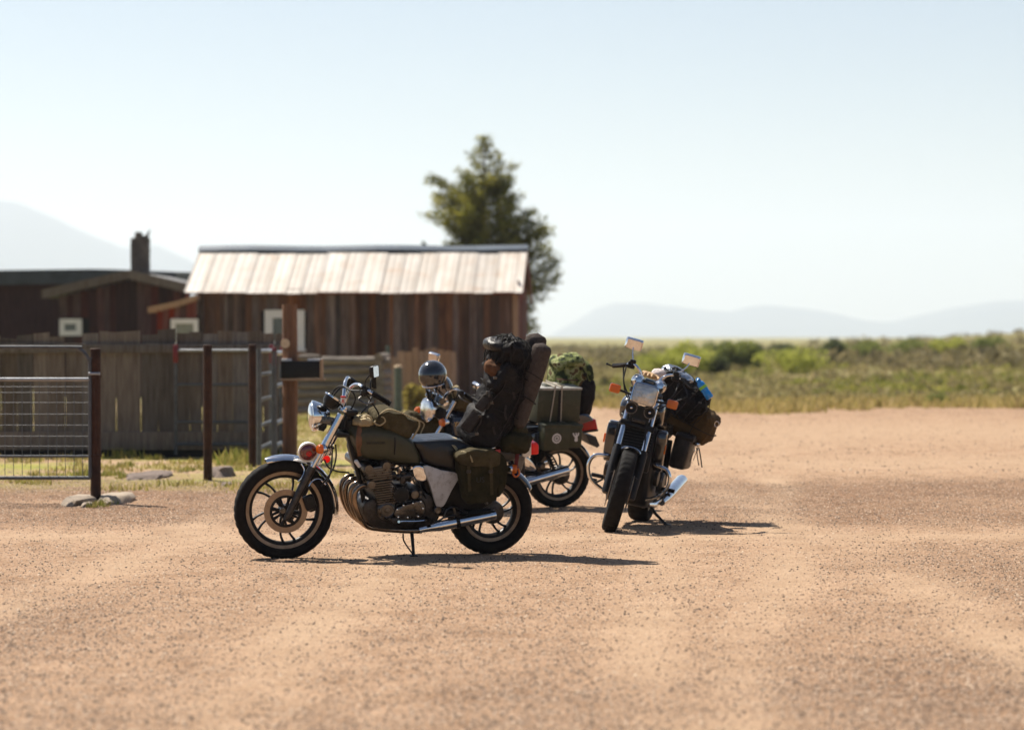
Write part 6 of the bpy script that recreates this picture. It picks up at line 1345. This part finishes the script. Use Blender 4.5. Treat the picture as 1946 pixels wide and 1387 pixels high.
# --- things on the third motorcycle
P, XZ, Q = b3.p, b3.xz, b3.q
T = thing_at('duffel_bag', 'brown canvas duffel bag lashed across the seat of the leaning motorcycle', 'bag', b3, Q(1305, 838, .0))
c = Q(1306, 797, .0); rd = Matrix.Rotation(R(-16), 3, 'X')
crumple(MB().blob(c, (.16, .235, .150), rd, .55, .5, .024, 8, 60, 44, seed=71), .018, 20).build('body', 'brown_bag', T, smooth=60)
mb = MB(); strap_loop(mb, c, rd, (.16, .235, .150), 'y', .35, .006, .5, .62, 1.09); strap_loop(mb, c, rd, (.16, .235, .150), 'z', -.1, .006, .5, .55, 1.09); mb.build('bungee_cord', 'strap', T, kind='stuff')
cc = Q(1362, 806, .08); MB().tube([cc+Vector((0, math.cos(a)*.018, math.sin(a)*.022)) for a in np.linspace(0, 6.28, 13)[:-1]], .003, 6, 1, closed=True).build('ring', 'chrome', T)
T = thing_at('pack', 'bulky black pack with cords piled on top of the brown duffel', 'bag', b3, Q(1300, 780, .12))
c = Q(1296, 752, .15); rp_ = Matrix.Rotation(R(-32), 3, 'X')
crumple(MB().blob(c, (.15, .215, .135), rp_, .6, .55, .038, 9, 60, 44, seed=75), .020, 26).build('body', 'nylon', T, smooth=60)
MB().blob(Q(1285, 724, .2), (.12, .14, .075), rp_, .7, .7, .030, 12, seed=77).build('upper_roll', 'nylon', T, smooth=60)
mb = MB()
for o_ in (-.5, -.1, .35, .7): strap_loop(mb, c, rp_, (.15, .215, .135), 'y', o_, .006, .6, .6, 1.12)
strap_loop(mb, c, rp_, (.15, .215, .135), 'x', .4, .006, .6, .6, 1.12)
mb.build('bungee_cord', 'nylon_grey', T, kind='stuff')
for px, py in ((1300, 735), (1318, 748), (1330, 765), (1322, 742), (1290, 760)): MB().box(Q(px, py, .30), (.012, .026, .014), bev=.003).build('buckle', 'alu', T)
T = thing_at('crumpled_sheet', 'shiny silvery sheet crumpled over the top of the black pack', 'sheet', b3, Q(1284, 722, .2))
MB().blob(Q(1288, 712, .17), (.11, .135, .050), Matrix.Rotation(R(-14), 3, 'X'), .8, .8, .026, 7, 52, 32, seed=81).build('sheet', 'silver_cloth', T, smooth=50)
T = thing_at('white_pouch', 'small rounded pinkish white bundle between the gauges and the silvery sheet', 'bundle', b3, Q(1252, 722, .45))
MB().blob(Q(1252, 712, .45), (.06, .055, .045), I3, .9, .9, .008, 14, seed=83).build('bundle', mat('pinkish_cloth', (.55, .47, .44), .8, bump=.5, bs=30), T, smooth=60)
T = thing_at('tan_glove', 'tan leather glove lying on the gauges of the leaning motorcycle', 'glove', b3, Q(1236, 716, .6))
mb = MB().blob(Q(1234, 712, .75), (.06, .060, .022), Matrix.Rotation(R(-12), 3, 'X'), .8, .8, .006, 16, seed=85); c_ = Q(1234, 712, .75)
for k in range(4): mb.tube([c_+Vector((.02, -.045+.026*k, .0)), c_+Vector((.07, -.055+.030*k, .004)), c_+Vector((.095, -.058+.032*k, -.012))], [.013, .012, .009], 8, 3)
mb.tube([c_+Vector((.0, .045, 0)), c_+Vector((.02, .075, -.01)), c_+Vector((.05, .085, -.02))], [.014, .012, .009], 8, 3)
mb.build('glove', mat('tan_leather', (.42, .26, .12), .7, var=.2, vs=30, bump=.4, bs=40), T, smooth=60)
T = thing_at('water_bottle', 'bright blue drink bottle stuck in the cords of the black pack', 'bottle', b3, Q(1347, 757, .2))
a, c = Q(1350, 757, .33), Q(1323, 717, .33); d = (c-a); L = d.length
bt = MB().lathe([(0, 0), (.026, 0), (.031, .006), (.031, L*.28), (.028, L*.33), (.031, L*.38), (.031, L*.66), (.026, L*.74), (.016, L*.80), (0, L*.80)], a, d, 24).build('bottle_body', 'blue_plastic', T)
MB().lathe([(0, 0), (.020, 0), (.020, L*.10), (.014, L*.12), (.011, L*.17), (0, L*.18)], a+d*.80, d, 20).build('cap', 'blue_plastic', T)
MB().lathe([(.0316, L*.46), (.0322, L*.46), (.0322, L*.58), (.0316, L*.58)], a, d, 24, closed=True).build('print', 'lime', T)
T = thing_at('side_pannier', 'stiff black saddlebag hanging below the brown duffel', 'bag', b3, Q(1290, 890, .12))
c = Q(1297, 858, .12)
mb = MB(); mb.box(c, (.34, .135, .27), Matrix.Rotation(R(-3), 3, 'X'), bev=.030); crumple(fine(mb), .008, 14).build('body', 'leather', T)
mb = MB(); mb.box(c+Vector((0, .02, .125)), (.355, .16, .06), Matrix.Rotation(R(-3), 3, 'X'), bev=.025); crumple(fine(mb), .006, 14).build('lid', 'leather', T)
for x_ in (.09, -.09):
    s_ = MB().tube([c+Vector((x_, .10, .14)), c+Vector((x_, .102, .05)), c+Vector((x_, .085, -.06))], .011, 8, 3, flat=.2, up=(0, 1, 0)).build('strap', 'strap', T); MB().box(c+Vector((x_, .105, .03)), (.026, .008, .02), bev=.003).build('buckle', 'chrome', T, part=s_)
c5 = Q(1326, 844, .12); MB().box(c5, (.10, .04, .030), Matrix.Rotation(R(-10), 3, 'X'), bev=.01).build('clasp', 'chrome', T)
mb = MB(); mb.tube([Q(1324, 850, .12), Q(1325, 866, .12), Q(1328, 884, .12)], .004, 6, 4); mb.tube([Q(1328, 850, .11), Q(1331, 866, .11), Q(1334, 888, .11)], .005, 6, 4); mb.build('hanging_straps', 'strap', T, kind='stuff')
T = thing_at('side_pannier', 'far black saddlebag on the other side of the leaning motorcycle, mostly hidden', 'bag', b3, (.05, -.22, .42))
MB().box((.05, -.22, .58), (.32, .13, .26), bev=.03).build('body', 'leather', T)
# ------------------------------------------------------------------ loose stones on the gravel lot
rng = np.random.default_rng(11)
def tone_mat(name, stops, rough=0.9, trans=0.0, spec=.3):
    m = bpy.data.materials.new(name); m.use_nodes = True; n = m.node_tree.nodes; l = m.node_tree.links; b = n['Principled BSDF']
    a = n.new('ShaderNodeAttribute'); a.attribute_name = 'tone'; r = n.new('ShaderNodeValToRGB'); e = r.color_ramp.elements
    for i, (p, c) in enumerate(stops):
        if i > 1: e.new(p)
    for i, (p, c) in enumerate(stops): e[i].position = p; e[i].color = (*c, 1)
    l.new(a.outputs['Fac'], r.inputs[0]); l.new(r.outputs[0], b.inputs['Base Color']); b.inputs['Roughness'].default_value = rough; b.inputs['Specular IOR Level'].default_value = spec
    if trans:
        t = n.new('ShaderNodeBsdfTranslucent'); l.new(r.outputs[0], t.inputs[0]); mx = n.new('ShaderNodeMixShader'); mx.inputs[0].default_value = trans
        l.new(b.outputs[0], mx.inputs[1]); l.new(t.outputs[0], mx.inputs[2]); l.new(mx.outputs[0], n['Material Output'].inputs[0])
    return m
def stones(N, y0, y1, smin, smax, name, pw=1.35):
    ys = y0+(y1-y0)*rng.random(N)**pw; xs = (rng.random(N)-.5)*ys*.37
    cl = np.array([coarseness(x, y) for x, y in zip(xs, ys)]); tr = np.array([tracks(x, y) for x, y in zip(xs, ys)])
    keep = rng.random(N) < np.clip(.36+cl*1.0-.26*tr, .09, 1); xs, ys = xs[keep], ys[keep]; N = len(xs)
    s = smin+(smax-smin)*rng.random(N)**3.4
    ico = np.array([(.2, 0, 1), (-.3, .2, .9), (.9, 0, -.1), (.28, .86, -.1), (-.73, .53, -.1), (-.73, -.53, -.1), (.28, -.86, -.1)]); F0 = np.array([(0, 2, 3), (0, 3, 1), (1, 3, 4), (1, 4, 5), (1, 5, 6), (0, 1, 6), (0, 6, 2)])
    a = rng.random(N)*6.283; ca, sa = np.cos(a), np.sin(a); j = 1+.35*(rng.random((N, 7, 3))-.5)*2
    V = ico[None]*j*s[:, None, None]*np.array([1, .75, .62]); X = V[..., 0]*ca[:, None]-V[..., 1]*sa[:, None]+xs[:, None]; Y = V[..., 0]*sa[:, None]+V[..., 1]*ca[:, None]+ys[:, None]
    gz = np.array([gh(x, y) for x, y in zip(xs, ys)]); Z = V[..., 2]+gz[:, None]+s[:, None]*.12
    F = F0[None]+(np.arange(N)*7)[:, None, None]; t = np.repeat(rng.random(N), 7)
    m = M.setdefault('pebble', tone_mat('pebble', [(0, (.035, .025, .019)), (.22, (.10, .066, .045)), (.45, (.25, .165, .11)), (.8, (.34, .235, .155)), (1, (.47, .36, .26))], .85))
    return soup(name, np.stack([X, Y, Z], -1).reshape(-1, 3), F.reshape(-1, 3), m, attr=t, label='loose pebbles and grit scattered over the gravel lot' if y0 < 20 else 'coarser grit over the far half of the lot')
stones(440000, 10.4, 32, .0026, .0110, 'gravel')
stones(90000, 32, 64, .006, .020, 'far_gravel', 1.1)
# ------------------------------------------------------------------ grass and weeds
GRASS = tone_mat('dry_grass', [(0, (.50, .38, .17)), (.35, (.36, .30, .09)), (.7, (.17, .20, .035)), (1, (.09, .14, .02))], .8, .35, .2)
def blades(pts, h0, h1, n, spread, wdt, tone0, tone1, name, label, parent=None, m=None):
    V = []; F = []; T_ = []; k = 0
    for (x, y, z, sc_) in pts:
        for q in range(n):
            a = rng.random()*6.283; r = spread*math.sqrt(rng.random())*sc_; hx, hy = x+r*math.cos(a), y+r*math.sin(a); h = (h0+(h1-h0)*rng.random())*sc_; b_ = rng.random()*6.283; w_ = wdt*(.6+.8*rng.random())*sc_
            lx, ly = (rng.random()-.5)*h*.9, (rng.random()-.5)*h*.9; dx, dy = math.cos(b_)*w_, math.sin(b_)*w_
            V += [(hx-dx, hy-dy, z), (hx+dx, hy+dy, z), (hx+lx*.5+dx*.7, hy+ly*.5+dy*.7, z+h*.6), (hx+lx, hy+ly, z+h)]; F += [(k, k+1, k+2), (k, k+2, k+3)]; k += 4; t = tone0+(tone1-tone0)*rng.random(); T_ += [t]*4
    return soup(name, V, F, m or GRASS, attr=T_, label=label, parent=parent)
pts = []
while len(pts) < 2600:
    y = 27+rng.random()*30; x = -y*.21+rng.random()*(y*.21-.9+(.6 if y > 36 else 0))
    g_ = noise.noise(Vector((x*.7, y*.35, 1)))+.5*noise.noise(Vector((x*2.2, y*1.2, 5)))
    if g_ > .12-.35*(y > 38) and abs(y-36.4) > .3: pts.append((x, y, gh(x, y), .7+.8*rng.random()))
blades(pts, .02, .065, 12, .16, .007, .05, .62, 'grass', 'patchy yellow green grass in the yard')
pts = []
for px, py, s_ in ((240, 872, 1.1), (252, 868, .9), (238, 886, .6), (348, 897, .6), (465, 882, 1.6), (460, 876, 1.3), (497, 876, 1.2), (512, 880, .9), (428, 878, .8), (300, 872, .6), (205, 904, .7), (230, 908, .6), (190, 962, .5), (206, 960, .4), (160, 905, .8), (585, 862, 1.2), (600, 858, 1.2), (575, 800, 1.0)):
    g_ = G(px, py)
    for q in range(5): pts.append((g_.x+(rng.random()-.5)*.22*s_, g_.y+(rng.random()-.5)*.5, 0, s_*(.8+.5*rng.random())))
blades(pts, .03, .12, 26, .09, .009, .25, .80, 'weeds', 'bright green weed tufts at the foot of posts and fence')
pts = []
while len(pts) < 1500:      # ragged grass tongues at the edge of the lot
    x = -1.5+rng.random()*15; y = lot_edge(x)+rng.random()*6-1.5+2*noise.noise(Vector((x*1.5, 2, 2)))
    if abs(x) < y*.21: pts.append((x, y, gh(x, y), 1+rng.random()))
blades(pts, .05, .14, 9, .22, .014, 0, .42, 'edge_grass', 'dry straw coloured grass along the edge of the gravel')
# sage scrub on the plain
def clumps(n, y0, y1, smin, smax, nl, name, label, stops, dens=0.0, xl=.19, seed=0.0, key=.0, lo=-99, px0=-.19):
    V = []; F = []; T_ = []; k = 0; c = 0; tries = 0
    while c < n and tries < n*6:
        tries += 1; y = y0*(y1/y0)**rng.random(); x = (px0+(xl-px0)*rng.random())*y
        g_ = noise.noise(Vector((x*.06+seed, y*.02, 3)))+.5*noise.noise(Vector((x*.25, y*.08, seed)))
        if g_ < dens or y < lot_edge(x)+1.0: continue
        if x < WX(1000, 1)*y and y < 75: continue
        c += 1; s = smin+(smax-smin)*rng.random()**1.5; z = gh(x, y); t0 = rng.random()
        for q in range(nl):
            a = rng.random()*6.283; r = s*math.sqrt(rng.random()); h = s*.75*(rng.random()**.7)*math.sqrt(max(0, 1-(r/s)**2)+.05); cx_, cy_, cz = x+r*math.cos(a), y+r*math.sin(a), z+h
            d = rng.normal(size=(3, 3))*s*.20
            V += [(cx_+d[i, 0], cy_+d[i, 1], max(z-.02, cz+d[i, 2])) for i in range(3)]; F.append((k, k+1, k+2)); k += 3; t = min(1, max(0, t0*.7+.3*rng.random())); T_ += [t]*3
    return soup(name, V, F, tone_mat(name+'_leaf', stops, .85, .3, .15), attr=T_, label=label)
SAGE = [(0, (.19, .145, .08)), (.4, (.26, .215, .095)), (.75, (.32, .27, .11)), (1, (.40, .31, .17))]
clumps(8500, 64, 330, .12, .34, 20, 'sagebrush', 'low grey green sagebrush covering the plain', SAGE, -.7, seed=3)
clumps(1700, 72, 200, .15, .34, 26, 'green_scrub', 'brighter green low scrub among the sagebrush', [(0, (.14, .15, .035)), (.5, (.26, .26, .055)), (1, (.40, .36, .09))], .12, seed=9)
clumps(1500, 110, 420, .30, .9, 22, 'far_scrub', 'dark low scrub toward the horizon', [(0, (.12, .10, .055)), (.5, (.20, .17, .08)), (1, (.30, .24, .13))], .05, seed=14)
# ------------------------------------------------------------------ bushes
def bush(name, px, pyb, wpx, hpx, stops, label, nl=2600, group='willow bushes on the plain', dens=1.0):
    g_ = G(px, pyb); Y = g_.y; s = Y/FPX; w_, h_ = wpx*s/2, hpx*s; z0 = gh(g_.x, Y)
    lobes = []; nlob = 9
    for k in range(nlob):
        a = rng.random()*6.283; r = rng.random()**.5*.62; hh = (.30+.42*rng.random())*(1-.5*r*r); lobes.append((math.cos(a)*r*w_, math.sin(a)*r*w_*.8, hh*h_, (.28+.22*rng.random())*w_, (.24+.16*rng.random())*h_))
    V = []; F = []; T_ = []
    for k in range(nl):
        lb = lobes[rng.integers(nlob)]; d = rng.normal(size=3); d /= np.linalg.norm(d); q = .55+.5*rng.random()**.5
        c = np.array([lb[0]+d[0]*lb[3]*q, lb[1]+d[1]*lb[3]*q, max(.04*h_, lb[2]+d[2]*lb[4]*q)]); e = rng.normal(size=(3, 3))*h_*.042*dens
        V += [tuple(c+e[i]) for i in range(3)]; F.append((3*k, 3*k+1, 3*k+2)); t = min(1, max(0, .28+.45*rng.random()+.3*noise.noise(Vector(c*2.2/h_)))); T_ += [t]*3
    T = Thing(name, label, 'bush', Matrix.Translation((g_.x, Y, z0)), (0, 0, 0), group=group)
    key = str(stops[0]); mm = M.setdefault('bush'+key, tone_mat('willow_leaf', stops, .8, .5, .2))
    soup('foliage', V, F, mm, kind=None, attr=T_, parent=T.o)
    mb = MB()
    for k in range(7):
        lb = lobes[k % nlob]; mb.tube([(rng.normal()*.05*w_, rng.normal()*.05*w_, 0), (lb[0]*.5, lb[1]*.5, lb[2]*.5), (lb[0], lb[1], lb[2])], [h_*.02, h_*.013, h_*.006], 6, 3)
    mb.build('stem', 'trunk', T)
LG = [(0, (.18, .20, .035)), (.5, (.34, .36, .065)), (1, (.50, .48, .12))]
MG = [(0, (.08, .10, .03)), (.5, (.17, .20, .05)), (1, (.32, .32, .08))]
DG = [(0, (.035, .045, .022)), (.5, (.08, .10, .04)), (1, (.16, .18, .06))]
BU = [('willow_bush', 1262, 718, 130, 56, LG, 'pale green low willow just right of the front mirror of the leaning motorcycle'), ('willow_bush', 1318, 716, 140, 64, LG, 'broad pale green willow left of the dark rounded bushes'),
 ('willow_bush', 1362, 716, 56, 38, DG, 'small dark round bush lowest in the row'), ('willow_bush', 1352, 684, 62, 40, MG, 'mid green bush with the highest crown left of the row centre'), ('willow_bush', 1404, 712, 104, 66, MG, 'large mid green bush with dark underside at the row centre'), ('willow_bush', 1432, 702, 50, 48, DG, 'dark bush at the right shoulder of the large mid green bush'),
 ('willow_bush', 1485, 686, 76, 36, DG, 'dark flat bush behind the pale mound'), ('willow_bush', 1500, 716, 150, 52, LG, 'pale mound of willow left of the darkest bush'), ('willow_bush', 1578, 700, 74, 52, DG, 'darkest rounded bush standing alone right of centre'),
 ('willow_bush', 1645, 698, 120, 44, MG, 'long green bush right of the darkest bush'), ('willow_bush', 1728, 696, 110, 42, MG, 'low green bush second from the right edge'), ('willow_bush', 1800, 694, 90, 36, LG, 'pale low bush at the right edge'), ('willow_bush', 1786, 772, 60, 26, MG, 'small green bush beside the gravel at the far right', ),
 ('willow_bush', 1690, 765, 60, 18, MG, 'tiny green bush at the gravel edge left of the far right one'), ('willow_bush', 1880, 690, 80, 36, MG, 'green bush past the right end of the row')]
for b_ in BU: bush(*b_)
bush('weed_bush', 790, 782, 50, 60, [(0, (.10, .085, .02)), (.5, (.27, .22, .05)), (1, (.42, .34, .10))], 'yellowing weed bush right of the green post', 1800, group='weeds by the palisade')
bush('weed_bush', 812, 792, 60, 34, MG, 'green weed bush in front of the palisade', 1500, group='weeds by the palisade')
# ------------------------------------------------------------------ pine tree behind the barn
def pine():
    Y = 88.0; s = Y/FPX; tx = 922
    T = Thing('pine_tree', 'tall ragged pine tree rising behind the right end of the barn', 'tree', Matrix.Translation((WX(tx, Y), Y, 0)), (0, 0, 0))
    H_ = WZ(258, Y); mb = MB(); mb.tube([(0, 0, -.1), (.05, 0, H_*.3), (-.03, .03, H_*.65), (-.02, 0, H_*.985)], [.19, .15, .08, .012], 12, 6); tr = mb.build('trunk', 'trunk', T)
    m = tone_mat('pine_needles', [(0, (.05, .06, .014)), (.35, (.14, .145, .028)), (.7, (.28, .26, .045)), (1, (.50, .42, .08))], .7, .5, .3)
    # outline (left, right extents in px from the trunk at given image heights)
    prof = [(258, 2, 2), (272, 8, 9), (290, 22, 20), (304, 36, 34), (320, 44, 60), (340, 62, 62), (356, 98, 60), (370, 102, 60), (385, 84, 62), (400, 104, 70), (415, 114, 90), (430, 108, 96), (450, 84, 112), (470, 70, 120), (500, 60, 124), (530, 70, 132), (560, 70, 137), (580, 60, 136), (600, 50, 112), (635, 40, 110), (650, 20, 60)]
    hz_ = [p_[0] for p_ in prof]; Lf = [p_[1] for p_ in prof]; Rt = [p_[2] for p_ in prof]
    V = []; F = []; T_ = []; k = 0; br = MB()
    def tuft(c, r, n, t0):
        nonlocal k
        for q in range(n):
            d = rng.normal(size=3); d /= np.linalg.norm(d); d[2] = abs(d[2])*.6+d[2]*.4; p0 = c+rng.normal(size=3)*r*.38; L_ = r*(.5+.6*rng.random()); sd = np.cross(d, rng.normal(size=3)); sd /= np.linalg.norm(sd)+1e-6; sd *= r*.11
            a, b_, e = p0-sd, p0+sd, p0+d*L_; V.extend([tuple(a), tuple(b_), tuple(e)]); F.append((k, k+1, k+2)); k += 3
            t = min(1, max(0, t0+.25*(rng.random()-.5)+.12*d[2])); T_.extend([t]*3)
    z = 0.55; 
    while z < H_*.985:
        py = 640-(z-CH)*FPX/Y; ex = (np.interp(py, hz_, Lf), np.interp(py, hz_, Rt)); nb = 6 if z > H_*.8 else 9
        a0 = rng.random()*6.283
        for b in range(nb):
            if rng.random() < .14 and z < H_*.9: continue
            a = a0+b*6.283/nb+rng.normal()*.25; side = math.cos(a); e = (ex[1] if side > 0 else ex[0])*s*(.76+.38*rng.random()); dep = (ex[0]+ex[1])/2*s*.9
            tip = np.array([math.cos(a)*e, math.sin(a)*dep*(.75+.35*rng.random()), z+(.18 if z > 2 else .05)*e+rng.normal()*.05]); root = np.array([0, 0, z-.12*e])
            ml = (root+tip)/2+np.array([0, 0, -.06*e]); br.tube([tuple(root), tuple(ml), tuple(tip)], [.03*(1-z/H_)+.008, .015, .005], 5, 3)
            t0 = .18+.50*rng.random(); n_ = max(2, int(np.linalg.norm(tip-root)/.13))
            for j in range(1, n_+1):
                q = .22+.78*j/n_; c = (1-q)**2*root+2*q*(1-q)*ml+q*q*tip; sp = (1-q)*.16+.05
                for w_ in range(2): tuft(c+rng.normal(size=3)*np.array([sp, sp, sp*.45]), .15*(1 if z < H_*.8 else .6)+.08*rng.random()*(1 if z < H_*.8 else .4), 13, t0+.15*(rng.random()-.3))
        z += .215 if z < H_*.75 else .17
    tuft(np.array([0, 0, H_*.98]), .13, 16, .5)
    br.build('limbs', 'trunk', T, part=None, kind='stuff')
    soup('crown', V, F, m, kind=None, attr=T_, parent=T.o)
pine()
# small treetop peeking over the ridge
def conifer(px, Y, py_top, label, w_=.5):
    T = Thing('conifer', label, 'tree', Matrix.Translation((WX(px, Y), Y, 0)), (0, 0, 0)); H_ = WZ(py_top, Y)
    MB().tube([(0, 0, -.1), (0, 0, H_*.6), (0, 0, H_)], [.12, .07, .01], 8, 3).build('trunk', 'trunk', T); n = 2600
    q = rng.random(n)**.7; a = rng.random(n)*6.283; r = w_*H_*.3*(q)*(.7+.4*rng.random(n)); c = np.stack([np.cos(a)*r, np.sin(a)*r, H_*(1-q*.93)], -1)
    V = (c[:, None]+rng.normal(size=(n, 3, 3))*.07).reshape(-1, 3); F = np.arange(3*n).reshape(-1, 3)
    soup('crown', V, F, tone_mat('fir_needles', [(0, (.02, .03, .015)), (1, (.10, .12, .04))], .8, .2), kind=None, attr=np.repeat(rng.random(n), 3), parent=T.o)
conifer(806, 130, 461, 'tiny conifer top peeking over the barn roof ridge', .5)
